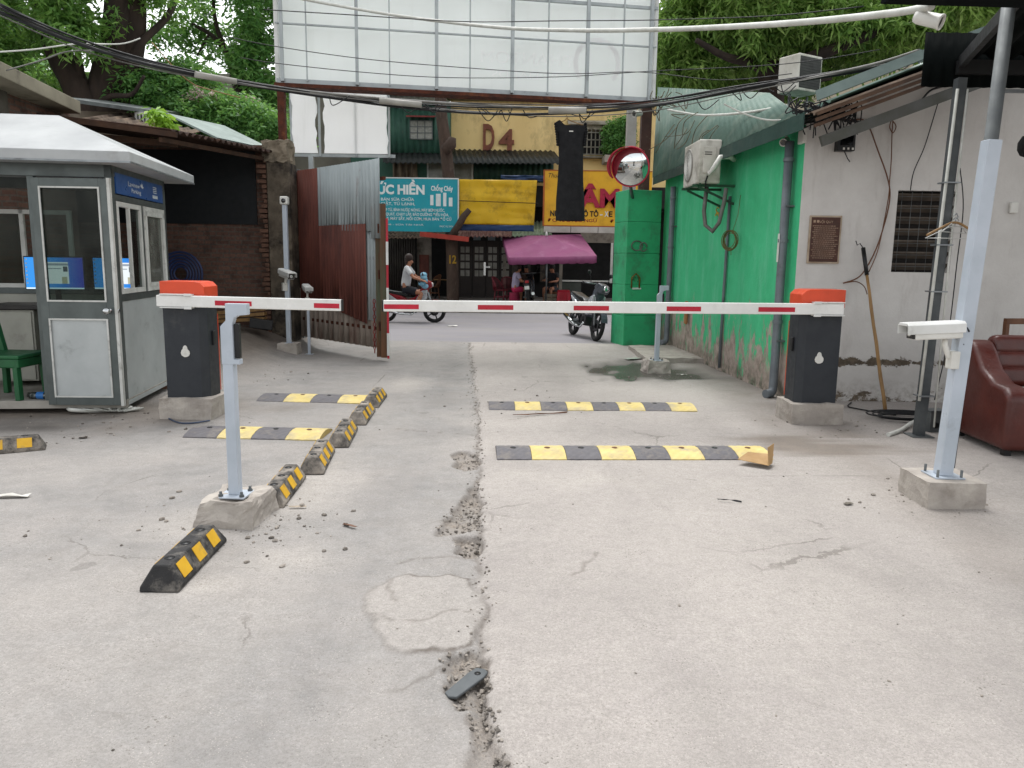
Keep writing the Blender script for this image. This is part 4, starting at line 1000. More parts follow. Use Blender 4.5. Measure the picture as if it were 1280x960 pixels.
# cardboard flap on the bump and small litter
CARD = pm('cardboard', '#a88a62', '#94764f', 5, .9)
q = G(948,584); o = thing('cardboard_flap', 'torn brown cardboard flap lying on the end of the nearest long bump', 'cardboard', (q.x, q.y, .03), rad(-15))
MB().slab((-.16,.03,.012),(.07,-.05,.0),(.12,.13,.05),(-.08,.17,.045), .004).build('sheet', CARD, o); MB().slab((.07,-.05,.0),(.10,.0,.01),(.11,.10,.15),(.06,.02,.13), .004).build('folded_edge', CARD, o)
q = G(583,854); o = thing('rubber_bracket', 'flat grey rubber strap with a hole lying on the broken seam', 'rubber strap', (q.x, q.y, zg(q.x,q.y)+.022), rad(-32))
pol = [(-.028,-.10),(0,-.115),(.028,-.10),(.034,.07),(.026,.11),(0,.12),(-.03,.11),(-.036,.06)]
ring = MB().prism(pol, .012); ring.build('strap', pm('grey_strap','#565a5c','#484c4e',6,.7), o, bevel=.004)
MB().lathe([(.013,.0122),(.013,.0132),(0,.0132)], Matrix.Translation((.0,.075,0)), 12).build('hole', BLACKP, o)
random.seed(11)
PAPER = pm('paper', '#d8d6d0', '#c6c3bb', 6, .8)
def scrap(label, px, py, w, d, mat, rz=0, name='paper_scrap', cat='paper scrap', dz=.004):
    q = G(px, py); z = zg(q.x, q.y) if q.y < 15 else .0
    b = MB(); n = 4; vs = []
    for i in range(n+1):
        for j in range(3): vs.append((w*(i/n-.5)+random.uniform(-.1,.1)*w*.3, d*(j/2-.5)*(1-.3*abs(i/n-.5)), .004+random.random()*.02*min(1, w*5)))
    b.add(vs, [(i*3+j,(i+1)*3+j,(i+1)*3+j+1,i*3+j+1) for i in range(n) for j in range(2)])
    o = b.build(name, mat, None); s_ = o.modifiers.new('t', 'SOLIDIFY'); s_.thickness = .002
    o.matrix_basis = Matrix.Translation((q.x, q.y, z+dz)) @ Matrix.Rotation(rz, 4, 'Z'); return tag(o, label, cat)
scrap('long white paper strip lying at the edge of the drive before the booth', 12, 622, .26, .05, PAPER, .1)
scrap('small white scrap beside the puddle and reader post', 852, 468, .15, .04, PAPER, .0)
scrap('white litter scrap lying out on the asphalt street', 566, 408, .22, .12, PAPER, .2, 'litter_scrap', 'litter')
scrap('crumpled pale plastic scrap on the rim of the puddle', 792, 449, .3, .16, pm('pale_plastic','#a9b1a6','#8f978c',6,.5), .4, 'plastic_scrap', 'litter')
scrap('dark splinter lying between the two long speed bumps', 676, 519, .6, .015, WOODB, .35, 'wood_splinter', 'splinter')
scrap('small dark twig on the drive past the wheel stop row', 437, 659, .10, .02, WOODB, -.5, 'twig', 'twig')
scrap('thin black wire end lying on the floor before the square post', 912, 628, .16, .008, CABLE, -.3, 'wire_end', 'wire')
scrap('pale splinter beside the rough post base', 372, 636, .11, .02, pm('pale_wood','#a89c8b','#8f8474',6,.8), .1, 'wood_chip', 'splinter')
scrap('dark leaf curled on the drive before the booth', 104, 548, .07, .05, pm('dead_leaf','#3b3128','#2b241d',6,.8), .4, 'dead_leaf', 'leaf')
scrap('dry grey leaf lying on open concrete near the block of the square post', 1060, 631, .06, .04, pm('dry_leaf','#6a645a','#565047',6,.8), .4, 'dead_leaf', 'leaf')
# slab edge by the puddle
MBs = MB().slab(G(692,380),G(880,368+4),G(835,431),G(790,428), .05)
o = block((2.62,13.2,.02), (.95,1.9,.12), .02, 51, 8).build('gutter_slab', CONC, None); tag(o, 'low concrete slab over the gutter between pillar and puddle', 'concrete slab')
# ------------------------------------------------------------------ guard booth
BT = Vector((-3.94, 7.72, 0)); bo = thing('guard_booth', 'grey metal and glass guard booth with white pyramid roof and its door ajar', 'guard booth', BT, rad(7.5))
W, D, F0, HT = 2.35, 1.65, .13, 2.46
PANEL = pm('grey_panel', '#b6bbbb', '#a6abab', 2, .45, .2, dirt='#6d716f', dscale=4, dlo=.58, dhi=.85)
PANELW = pm('cream_panel', '#aeaea4', '#9c9c92', 2, .6, dirt='#75736a', dlo=.55, dhi=.8)
FRW = pm('white_frame', '#c9cac6', '#b4b5b0', 4, .5, dirt='#6f6d66', dscale=6, dlo=.55, dhi=.8)
GL = glass('dusty_glass', '#b4c0bc', .04, .16, .05)
GLD = glass('dirty_glass', '#a8b0aa', .1, .2, .38)
MB().lim(-W,0,0,D,F0-.06,F0).lim(-W-.01,.01,-.012,.03,F0-.075,F0+.004).build('floor', pm('booth_floor','#a19d95','#86827a',4,.8), bo)
fr = MB()
for (x, y) in ((-.035,.035),(-.035,D-.035),(-W+.035,D-.035),(-W+.035,.035)): fr.lim(x-.035,x+.035,y-.035,y+.035,F0,HT)
fr.lim(-W,0,0,.06,HT-.12,HT).lim(-W,0,D-.06,D,HT-.12,HT).lim(-W,-W+.06,.06,D-.06,HT-.12,HT).lim(-.06,0,.06,D-.06,HT-.1,HT)
fr.lim(-.055,-.004,.07,D-.07,1.13,1.20).lim(-.055,-.004,.07,D-.07,2.13,2.19).lim(-.055,-.004,.80,.86,1.2,2.13).lim(-W+.07,-.07,D-.055,D-.004,1.13,1.2)
fr.lim(-.78,-.72,.002,.062,F0,HT-.12)
fr.build('frame', ALU, bo, bevel=.003)
# side panel and sign below / above the side windows
MB().lim(-.04,-.012,.07,D-.07,F0-.03,1.13).lim(-.028,.002,.0,D,F0-.06,F0-.015).build('side_panel', PANEL, bo, bevel=.002)
MB().lim(-W+.012,-W+.04,.07,D-.07,F0,1.13).build('far_panel', PANELW, bo)
MB().lim(-W+.07,-.07,D-.04,D-.012,F0,1.13).build('back_panel', PANELW, bo)
BLUE = pm('blue_sign', '#1d4f8f', '#1a4680', 3, .35)
sg = MB().lim(-.03,.004,.09,D-.10,2.20,2.40).build('sign_panel', BLUE, bo)
Tt = lambda y, z: plane_T((.005, y, z), (0,1,0), (0,0,1))
LET = pm('white_lettering', '#dfe3e6', '#ccd1d6', 6, .5)
text('Lavinew', Tt(.60, 2.325), LET, sg, .34, .05, .001, world=False)
text('Parking', Tt(.66, 2.262), LET, sg, .28, .045, .001, world=False)
b = MB()
for k in range(4):
    a = rad(20+40*k); T = Tt(.84, 2.31) @ Matrix.Rotation(a, 4, 'Z')
    b.prism([(.008,0),(.03,.012),(.055,.0),(.03,-.012)], .0012, T)
for k in range(4): b.prism([(-.06,-.004),(.06,-.004),(.06,.004),(-.06,.004)], .001, Tt(1.27, 2.355-.02*k))
for k in range(5): b.prism([(-.012,-.018),(.012,-.018),(.012,.018),(-.012,.018)], .001, Tt(1.2+.035*k, 2.25))
b.build('emblem', LET, sg)
# two side windows with white frames
for (y0, y1, gm, opn) in ((.08,.79,GL,0),(.87,1.58,GLD,1)):
    w_ = MB()
    z0, z1 = 1.205, 2.125
    for q in ((y0,y0+.05,z0,z1),(y1-.05,y1,z0,z1),(y0+.05,y1-.05,z0,z0+.05),(y0+.05,y1-.05,z1-.05,z1)): w_.lim(-.045,.003,*q)
    wf = w_.build('window', FRW, bo, bevel=.003)
    if opn:
        MB().lim(-.026,-.02,y0+.05,y1-.05,z0+.05,z1-.05).build('pane', gm, wf)
        MB().lim(-.03,.008,y0+.06,y1-.06,z0+.05,z0+.09).lim(-.03,.008,y0+.05,y0+.085,z0+.05,z1-.05).lim(-.03,.008,y1-.09,y1-.05,z0+.05,z1-.05).lim(-.03,.008,y0+.05,y1-.05,z1-.10,z1-.05).build('sash', FRW, wf, bevel=.003)
    else:
        MB().lim(-.03,.0,y0+.33,y0+.37,z0+.05,z1-.05).build('sash', FRW, wf)
        MB().lim(-.026,-.02,y0+.37,y1-.05,z0+.05,z1-.05).build('pane', gm, wf)
# rear window openings with a frame on the back wall
w_ = MB()
for q in ((-W+.1,-W+.15,1.2,2.1),(-1.62,-1.57,1.2,2.1),(-1.1,-1.05,1.2,2.1),(-W+.15,-1.1,1.2,1.25),(-W+.15,-1.1,2.05,2.1)): w_.lim(q[0],q[1],D-.05,D-.01,q[2],q[3])
wf = w_.build('rear_window', FRW, bo, bevel=.003); MB().lim(-W+.15,-1.62,D-.032,D-.026,1.25,2.05).build('pane', GL, wf)
# roof: four sloping faces over a boxed fascia
e = .27; zb = HT+.0; x0, x1, y0, y1 = -W-e, e, -e, D+e; ap0, ap1 = Vector((-W+.75,D*.5,zb+.58)), Vector((-.78,D*.5,zb+.58))
ROOFW = pm('white_sheet', '#a9acac', '#9a9d9e', 2, .5, dirt='#7d7d78', dscale=1.8, dlo=.58, dhi=.8)
b = MB(); c = [Vector((x0,y0,zb)),Vector((x1,y0,zb)),Vector((x1,y1,zb)),Vector((x0,y1,zb))]; u = [v+Vector((0,0,.1)) for v in c]
b.add(c+u+[ap0,ap1], [(3,2,1,0),(0,1,5,4),(1,2,6,5),(2,3,7,6),(3,0,4,7),(4,5,9,8),(5,6,9),(6,7,8,9),(7,4,8)])
b.build('roof', ROOFW, bo, bevel=.006)
b = MB(); b.lim(x0-.004,x1+.004,y0-.006,y0-.001,zb-.005,zb+.012).lim(x1+.001,x1+.006,y0,y1,zb-.005,zb+.012)
b.build('drip_edge', STEEL, bo)
# door: hinged on the middle post, free edge swung out a little
dr = bpy.data.objects.new('door', None); COL.objects.link(dr); dr.parent = bo
dr.matrix_basis = Matrix.Translation((-.715,-.02,F0-.03)) @ Matrix.Rotation(rad(-5.5), 4, 'Z')
dw, dh = .715, 2.22; b = MB(); fw = .08
b.lim(0,fw,-.04,0,0,dh).lim(dw-fw,dw-.001,-.04,0,0,dh).lim(fw,dw-fw,-.04,0,0,.09).lim(fw,dw-fw,-.04,0,dh-.09,dh).lim(fw,dw-fw,-.04,0,.86,1.04)
b.build('door_frame', ALU, dr, bevel=.003)
MB().lim(dw,dw+.028,-.042,.002,-.005,dh+.005).build('edge_strip', FRW, dr)
def bead(xa, xb, za, zb_, nm):
    k = .016; MB().lim(xa,xa+k,-.05,-.0405,za,zb_).lim(xb-k,xb,-.05,-.0405,za,zb_).lim(xa+k,xb-k,-.05,-.0405,za,za+k).lim(xa+k,xb-k,-.05,-.0405,zb_-k,zb_).build(nm, FRW, dr)
bead(fw-.01, dw-fw+.01, 1.035, dh-.08, 'glass_bead'); bead(fw-.01, dw-fw+.01, .08, .87, 'panel_bead')
MB().lim(fw,dw-fw,-.024,-.018,1.04,dh-.09).build('pane', GL, dr)
MB().lim(fw,dw-fw,-.03,-.012,.09,.86).build('door_panel', PANEL, dr)
MB().lathe([(.026,0),(.026,.012),(.014,.016),(.014,.05),(.03,.055),(.034,.075),(.026,.09),(0,.092)], Matrix.Translation((dw-.05,-.04,.95)) @ Matrix.Rotation(math.pi/2, 4, 'X'), 16).build('knob', CHROME, dr)
MB().lathe([(.02,0),(.02,.004),(0,.004)], Matrix.Translation((dw+.029,-.02,.95)) @ Matrix.Rotation(math.pi/2, 4, 'Y'), 12).build('latch_plate', CHROME, dr)
# inside: desk, two monitors, chair, bottle (things of their own)
M = bo.matrix_basis
def inside_thing(name, label, cat, p, rz=0, group=None): return thing(name, label, cat, M @ Vector(p), bo.rotation_euler.z if False else rad(7.5)+rz, group)
dk = inside_thing('desk', 'dark topped desk with cream cupboard inside the guard booth', 'desk', (-.95, 1.25, F0))
MB().lim(-.86,.85,-.36,.33,.86,.90).build('desk_top', pm('dark_board','#2c2a28','#211f1e',5,.5), dk, bevel=.004)
MB().lim(-.75,-.30,-.30,.32,.06,.85).build('cupboard', PANELW, dk, bevel=.004); MB().lim(.78,.83,-.3,.3,.0,.86).build('side_board', PANELW, dk)
MB().lim(-.73,-.32,-.318,-.301,.08,.83).build('cupboard_door', PANELW, dk, bevel=.003); MB().lim(-.69,-.67,-.335,-.318,.42,.5).build('handle', STEELD, dk)
def screen_mat():
    t = NT('lit_screen'); v = t.tc.outputs['Object']; s = t.sep(v); x, z = s[0], s[2]
    def win(a, b_, c_, d_):
        return t.math('MULTIPLY', t.math('MULTIPLY', t.math('GREATER_THAN', x, a), t.math('LESS_THAN', x, b_)), t.math('MULTIPLY', t.math('GREATER_THAN', z, c_), t.math('LESS_THAN', z, d_)))
    col = t.mix(t.ramp(x, -.3, .3), lin('#1c86d8'), lin('#2037b0'))
    col = t.mix(win(-.19,.16,-.12,.13), col, lin('#d9dfe2')); col = t.mix(win(-.19,.16,.09,.115), col, lin('#8892a0'))
    col = t.mix(win(-.18,-.13,.02,.08), col, lin('#36404a')); col = t.mix(win(.10,.15,.02,.08), col, lin('#3a4653')); col = t.mix(win(-.10,.08,.05,.06), col, lin('#7a8794')); col = t.mix(win(.08,.14,-.12,-.04), col, lin('#a4a28c'))
    col = t.mix(win(-.33,.33,-.185,-.165), col, lin('#cfe6f4'))
    t.set((.01,.01,.01,1), .3); t.l(col, t.p.inputs['Emission Color']); t.p.inputs['Emission Strength'].default_value = .6; return t.m
SCR = screen_mat()
def monitor(label, p, rz):
    m = inside_thing('monitor', label, 'monitor', p, rz, 'monitors on the booth desk')
    MB().lim(-.335,.335,0,.035,-.195,.195).build('casing', BLACKP, m, bevel=.006); MB().lim(-.322,.322,-.003,.0005,-.182,.182).build('screen', SCR, m)
    m.scale = (.92,1,.95)
    b = MB().bar((0,.05,-.1),(0,.07,-.33),.06,.02).lim(-.12,.12,-.02,.16,-.355,-.34); b.build('stand', BLACKP, m, bevel=.003)
    for i in range(7): MB().lim(-.312,-.295,-.0045,-.003,.15-.045*i,.165-.045*i).build('icon', PLASW, m)
    return m
monitor('lit blue monitor on the booth desk, half outside the door glass', (-1.02,1.0,1.385), rad(2))
monitor('lit blue monitor on the booth desk behind the booth side window', (-.36,1.1,1.385), rad(-4))
GRN = pm('green_plastic', '#1c5a33', '#174c2b', 4, .45, dirt='#2c4a38', dlo=.6, dhi=.8)
ch = inside_thing('green_chair', 'dark green chair standing at the open front of the guard booth', 'chair', (-1.20,.27,F0+.002), rad(80))
for (x, y) in ((-.2,-.2),(.2,-.2),(-.2,.2),(.2,.2)): MB().bar((x*1.08,y*1.08,0),(x,y,.42),.07,.05).build('leg', GRN, ch, bevel=.008)
MB().lim(-.25,.25,-.26,.25,.42,.46).lim(-.24,.24,-.25,-.22,.33,.42).lim(-.24,-.21,-.22,.24,.33,.42).lim(.21,.24,-.22,.24,.33,.42).build('seat', GRN, ch, bevel=.012)
for s_ in (-1,1): MB().bar((.2*s_,.2,.44),(.21*s_,.3,.88),.06,.05).build('back_post', GRN, ch, bevel=.008)
MB().slab((-.24,.255,.68),(.24,.255,.68),(.245,.30,.90),(-.245,.30,.90), -.03).build('backrest', GRN, ch, bevel=.01)
bt = inside_thing('water_bottle', 'clear bottle with blue label lying on the booth floor by the chair', 'bottle', (-.86,.10,F0+.04), rad(80))
Tb = Matrix.Rotation(math.pi/2, 4, 'X')
MB().lathe([(0,-.13),(.034,-.125),(.036,-.05),(.032,0),(.036,.05),(.03,.09),(.014,.115),(.014,.135),(0,.135)], Tb, 14).build('body', glass('bottle_plastic','#cfdbe2',.05,.4,.05), bt)
MB().lathe([(.0375,-.03),(.0375,.045)], Tb, 14).build('bottle_label', pm('blue_label','#2f6db0','#2a5f9b',5,.5), bt); MB().lathe([(.017,.112),(.017,.14),(0,.14)], Tb, 12).build('cap', pm('blue_cap','#1f4f9b','#1b468a',5,.5), bt)
bg_ = inside_thing('orange_bag', 'crumpled orange bag under the desk behind the booth door', 'bag', (-.80,.80,F0))
b = MB(); random.seed(5)
for i in range(7): b.ball((random.uniform(-.08,.08),random.uniform(-.06,.06),.08+.07*i), (.12-.012*i,.09,.07), 9)
b.build('sack', pm('orange_cloth','#a5722f','#8f5d24',5,.8), bg_)
# bricks that carry the booth and rubbish below it
BRK = pm('loose_brick', '#8b6a57', '#755646', 6, .95, bump=.5, bscale=40, dirt='#5a4c42', dlo=.5, dhi=.75)
bricks_ = [(-2.22,.08,0,'loose brick at the outer corner under the booth, lower of two'),(-2.20,.09,.065,'loose brick at the outer corner under the booth, upper of two'),(-.12,1.5,0,'loose brick under the booth close to the barrier block'),(-.5,.2,0,'loose brick under the booth door, among the rubbish')]
for (x, y, z, lab) in bricks_:
    o = block((0,0,.034), (.22,.11,.066), .006, x*5, 4).build('brick', BRK, None); o.matrix_basis = Matrix.Translation(M @ Vector((x,y,z))) @ Matrix.Rotation(rad(8+40*abs(x)), 4, 'Z'); tag(o, lab, 'brick')
q = G(112,520)
b = MB()
for i in range(6): b.tube(smooth_pts([(q.x-.35+.1*i,q.y+.25,.03),(q.x-.2+.1*i,q.y+.05+.04*i,.05),(q.x+.05*i,q.y+.18,.02),(q.x+.2+.04*i,q.y+.3,.03)]), .012 if i else .022, 6)
tag(b.build('pipe_scraps', CABLEW, None), 'loose white tubes and wires lying below the booth door', 'wires')
q = G(215,512)
tag(MB().tube(smooth_pts([G(202,507)+Vector((0,0,.02)),G(206,520)+Vector((0,0,.01)),G(222,529)+Vector((0,0,.01)),G(240,530)+Vector((0,0,.01)),G(262,527)+Vector((0,0,.012))]), .008, 5).build('ground_wire', pm('blue_wire','#3d4b63','#333f55',6,.5), None), 'thin bluish wire trailing over the ground before the booth barrier', 'wire')
# ------------------------------------------------------------------ buildings behind the booth
BRW = bricks('dark_brick', '#7d5d50', '#634a40', '#665b53', 1.0)
lh = thing('brick_house', 'low brick house with a thick flat eave behind the guard booth', 'house', (-9.6, 10.0, 0))
MB().lim(-13,-6.35,10.0,10.25,-.1,3.7).lim(-6.6,-6.35,10.25,11.4,-.1,3.7).build('wall', BRW, lh, world=True)
EAVE = pm('stained_eave', '#96907e', '#7d7768', 2, .9, dirt='#4f4b40', dlo=.55, dhi=.75)
ec = at(85,122,10.9)
b = MB(); b.slab((-13,7.6,3.62),(-5.75,8.0,3.62),(ec.x,11.2,ec.z-.16),(-13,11.2,ec.z-.16), .17); b.build('roof', EAVE, lh, world=True, bevel=.01)
MB().lim(-9,-6.3,9.6,9.95,3.3,3.62).build('soffit_beam', pm('dark_plaster','#5b564e','#48443d',4,.9), lh, world=True)
MB().lim(-8.2,-7.2,9.97,9.99,1.0,2.1).build('window', FRW, lh, world=True)
oh = thing('old_house', 'old beige house with grey tin roof edge peeping above the booth roof', 'house', (-9, 14, 0))
a, c = at(85,160,13.5), at(184,155,14.6)
MB().slab((-12,13.2,-.1),(c.x,14.8,-.1),(c.x,14.8,4.18),(-12,13.2,4.05), -.2).build('wall', pm('beige_wall','#9b907e','#80766a',2,.9,dirt='#5d5447',dlo=.5,dhi=.75), oh, world=True)
a1, a2 = at(60,124,13.0), at(197,143,14.6)
MB().slab(a1,a2,a2+Vector((-.6,3,.5)),a1+Vector((-.6,3,.5)), .06).build('roof', STEEL, oh, world=True)
b1, b2 = at(95,150,12.9), at(213,174,13.6)
MB().corr(b1,b2,b2+Vector((0,1.4,.35)),b1+Vector((0,1.4,.35)), .14, .02, 2, .02, 3, .01).build('lean_to_roof', OLDSHEET, oh, world=True)
p_ = at(184,157,14.5); MB().lim(p_.x-.12,p_.x+.12,14.3,14.5,p_.z-.2,p_.z+.2).build('window', FRW, oh, world=True)
b = MB()
for k in range(3): b.lim(p_.x-.07+.06*k,p_.x-.05+.06*k,14.28,14.31,p_.z-.16,p_.z+.16)
b.build('window_bars', BLACKP, oh, world=True)
# brick shed with a sagging rusty roof
sh = thing('brick_shed', 'dark open brick shed with a sagging rusty roof beside the gate', 'shed', (-6.2, 12.4, 0))
sxr = -4.22
MB().lim(-10,sxr,13.75,13.98,-.1,3.5).lim(-10,-9.8,10.3,13.75,-.1,3.5).build('brick_wall', BRW, sh, world=True)
MB().lim(-9.0,-4.5,13.72,13.745,2.15,3.4).build('tarpaulin', pm('blue_tarp','#11161a','#0d1114',4,.6), sh, world=True)
e0, e1 = at(214,163,10.6), at(352,192,13.9)
b = MB(); b.corr(e1+Vector((.05,.12,0)),e0,e0+Vector((-5.4,0,.55)),e1+Vector((-5.4,.12,.6)), .16, .025, 6, .06, 8, .012)
b.build('roof', pm('rusty_roof','#3f2a20','#2b1d17',5,.9,dirt='#6b4a37',dscale=3,dlo=.55,dhi=.75), sh, world=True)
b = MB().bar(e0+Vector((-.15,0,-.12)),e1+Vector((-.15,0,-.12)),.05,.06).bar(e0+Vector((-.1,.4,-.12)),e0+Vector((-5,.4,.25)),.06,.08).bar(e0+Vector((.08,-.02,-.06)),e0+Vector((-1.4,-.05,.12)),.05,.07)
b.build('roof_beam', pm('old_timber','#463022','#33231a',5,.9), sh, world=True)
g1, g2 = at(262,172,12.6), at(335,186,14.0)
MB().slab(g1+Vector((0,.3,.02)),g2+Vector((0,.3,.0)),g2+Vector((-1.2,1.2,.55)),g1+Vector((-1.2,1.2,.55)),.03).build('tin_patch', pm('pale_tin','#83908c','#6f7b78',3,.5,.3), sh, world=True)
# broken pier and gate column
pr = thing('broken_pier', 'rough rendered pier with broken brick edge between shed and gate', 'pier', (-4.15, 13.7, 0))
pl, ph = at(333,300,13.6), at(352,205,13.6)
MB().lim(pl.x+.07,ph.x+.16,13.5,13.95,-.1,ph.z+.02).build('render', pm('dark_render','#6f6557','#4b4339',3,.95,bump=.7,bscale=25,dirt='#241f1a',dscale=2.6,dlo=.44,dhi=.62), pr, world=True, bevel=.02)
b = MB(); random.seed(9)
for i in range(40):
    z = .1+i*.083; w = random.uniform(.02,.16)
    b.lim(pl.x+.04-w, pl.x+.06, 13.52, 13.9, z, z+.062)
b.build('broken_bricks', pm('broken_brick','#6e5142','#553f34',9,.95,bump=.5), pr, world=True)
q = at(332,190,13.7); block((q.x+.22,13.7,q.z+.0),(.42,.42,.36),.05,5,8).build('rubble_top', CONCD, pr, world=True)
gc = thing('gate_column', 'stained concrete gate column beside the corrugated leaf', 'gate column', (at(366,300,14.3).x, 14.3, 0))
z_ = at(366,214,14.3).z
MB().lim(-.17,.14,-.15,.2,-.1,z_).build('column', CONCD, gc, bevel=.015)
MB().lim(.145,.20,-.16,.05,-.02,z_+.02).build('steel_channel', STEEL, gc, bevel=.004)
for z in (1.0,2.0): MB().lim(-.172,.142,-.156,-.151,z,z+.02).build('joint', pm('dark_joint','#3b342c','#2e2822',5,.9) if z < 1.5 else bpy.data.materials['dark_joint'], gc)
MB().tube([(.08+.03*math.sin(k*1.3),-.18,2.5-.06*k) for k in range(16)], .012, 5).build('chain', RUST, gc)
# corrugated gate leaf
H0, H1 = G(380,433), G(485,456); H0.z = H1.z = 0
H0 = Vector((-3.86, 14.05, 0)); H1 = Vector((-1.98, 12.0, 0))
gl_ = thing('gate_leaf', 'open corrugated gate leaf patched with rust red and bare zinc sheets', 'gate', H0)
zt0, zt1 = at(378,214,H0.y).z, at(490,200,H1.y).z; u = (H1-H0); un = u.normalized(); nrm = Vector((un.y,-un.x,0)).normalized()
if nrm.y > 0: nrm = -nrm
def gpt(f, z, off=0): return H0+u*f+Vector((0,0,z))+nrm*off
ztop_ = lambda f: zt0+(zt1-zt0)*f
REDS = pm('rust_red_sheet', '#6f3e33', '#5a322a', 2, .75, 0, st=(1,1,.25), dirt='#2f1a17', dscale=3, dlo=.5, dhi=.75)
ZINC = pm('bare_zinc_sheet', '#a1a9aa', '#8c9596', 2, .55, .12, st=(1,1,.3), dirt='#6b5547', dscale=3, dlo=.58, dhi=.8)
PLANK = pm('peeling_grey_sheet', '#a2968b', '#857a70', 5, .85, st=(1,1,.15), dirt='#5f3328', dscale=4, dlo=.5, dhi=.7)
def gsheet(f0, f1, za, zb_, za1, zb1, off, pitch, amp, mat, nm, jag=0, sd=0):
    MB().corr(gpt(f0,za,off), gpt(f1,za1,off), gpt(f1,zb1,off), gpt(f0,zb_,off), pitch, amp, 3, jag, sd, .004).build(nm, mat, gl_, world=True)
gsheet(.0,.93,.17,1.05,.19,.98,.02,.17,.02,PLANK,'lower_sheet',.015,2)
gsheet(.03,.33,.80,ztop_(.03),.80,ztop_(.33),.045,.09,.011,REDS,'red_sheet')
gsheet(.30,.97,2.05,ztop_(.3),2.0,ztop_(.97)+.02,.06,.095,.012,ZINC,'zinc_sheet',.05,4)
gsheet(.31,.84,.82,2.13,.56,2.13,.075,.09,.011,REDS,'red_sheet',.02,5)
gsheet(.80,.95,.62,2.2,.62,2.2,.03,.09,.011,ZINC,'zinc_strip',0,6)
gsheet(.90,1.0,1.9,ztop_(.9),1.9,ztop_(1)+.03,.075,.12,.012,ZINC,'zinc_strip',0,7)
b = MB(); b.bar(gpt(.0,.2),gpt(0,ztop_(0)-.02),.06,.06).bar(gpt(0,.5),gpt(1,.5),.05,.05).bar(gpt(0,1.6),gpt(1,1.6),.05,.05).bar(gpt(0,2.8),gpt(1,2.8),.05,.05)
b.build('frame', RUST, gl_, world=True)
MB().bar(gpt(.955,.06,.04),gpt(.955,2.42,.04),.09,.06).bar(gpt(1.0,.06,.04),gpt(1.0,2.42,.04),.09,.06).build('edge_posts', pm('weathered_timber','#6a4a35','#4a3a2c',4,.85,st=(1,1,.2),dirt='#55604c',dscale=2,dlo=.5,dhi=.7), gl_, world=True)
for z in (.55,1.35,2.05): MB().lathe([(.015,-.07),(.015,.07)], Matrix.Translation(gpt(.978,z,.08)), 8).build('hinge', RUST, gl_, world=True)
MB().bar(gpt(1.03,.05,.02),gpt(1.03,2.2,.02),.03,.03).build('red_white_edge', RED, gl_, world=True)
b = MB()
for k in range(3): b.bar(gpt(1.032,.1+.7*k,.025),gpt(1.032,.45+.7*k,.025),.034,.034)
b.build('white_band', WHITE, gl_, world=True)
b = MB()
for k in range(14):
    c_ = gpt(.935,.93-.06*k,.10); T = Matrix.Translation(c_) @ Matrix.Rotation(rad(90*(k%2)), 4, 'Z') @ Matrix.Rotation(rad(90), 4, 'X')
    b.tube([T @ Vector((.018*math.cos(a),.035*math.sin(a),0)) for a in [j*math.pi/5 for j in range(11)]], .007, 5, False)
b.build('chain', pm('red_chain','#8c2f2c','#6b2522',6,.6), gl_, world=True)
# hose reel, timber stack in the shed
p = at(226,342,13.4); o = thing('hose_coil', 'dark blue hose coil standing in the shed behind the booth', 'hose coil', p)
b = MB()
for i in range(6): b.lathe([(.12+.05*i-.02,0),(.12+.05*i,.03),(.12+.05*i+.02,0)], Matrix.Rotation(math.pi/2, 4, 'X'), 24)
b.build('coil', pm('blue_hose','#2b3a66','#222e52',5,.5), o)
q = G(300,408); base = at(300,392,12.9)
for i in range(3):
    a, c = at(262,402-5*i,12.9), at(332,398-6*i,12.9)
    o = MB().bar(a, c, .16, .055).build('timber_plank', WOOD, None, bevel=.004); tag(o, ['orange timber plank at the bottom of the stack by the shed','orange timber plank in the middle of the stack by the shed','orange timber plank on top of the stack by the shed'][i], 'plank', 'timber planks by the shed')
a = at(312,403,12.7); o = MB().bar(a, a+Vector((.35,.1,-.05)), .2, .16).build('dark_crate', BLACKP, None, bevel=.01); tag(o, 'dark slab of scrap lying by the timber stack on the dirt bank', 'scrap')
# ------------------------------------------------------------------ hoarding (seen from behind) and the banner panel under it
def translucent_sheet(name, c, k=.45):
    t = NT(name); v = t.vec('Object')
    col = t.mix(t.ramp(t.noise(v, .6, 5), .35, .65), lin(c), scale_c(lin(c), .95)); col = t.mix(t.math('MULTIPLY', t.ramp(t.noise(t.vec('Object', (3,3,.3)), 2, 6, .7), .55, .8), .12), col, lin('#a5a59d'))
    t.set(col, .6, 0, .3); tr = t.n('ShaderNodeBsdfTranslucent'); t.l(col, tr.inputs[0]); m = t.n('ShaderNodeMixShader'); m.inputs[0].default_value = k
    t.l(t.p.outputs[0], m.inputs[1]); t.l(tr.outputs[0], m.inputs[2]); t.l(m.outputs[0], t.out.inputs[0]); return t.m
FABR = translucent_sheet('hoarding_fabric', '#f4f7f6', .55)
PRINT = translucent_sheet('hoarding_print', '#ffffff', .5)
GREYF = pm('hoarding_steel', '#a9afb0', '#979d9f', 3, .5, .3, dirt='#6b6a66', dlo=.6, dhi=.8)
hl, hr = at(345,100,13.9), at(820,123,15.1); zb = (hl.z+hr.z)/2; zt = zb+4.1
hb = thing('hoarding', 'large white hoarding seen from behind on a grey steel grid over the entrance', 'hoarding', (hl.x, hl.y, 0), math.atan2(hr.y-hl.y, hr.x-hl.x))
HW = math.hypot(hr.x-hl.x, hr.y-hl.y)
fab = MB().lim(0, HW, .30, .315, zb+.02, zt).build('fabric', FABR, hb)
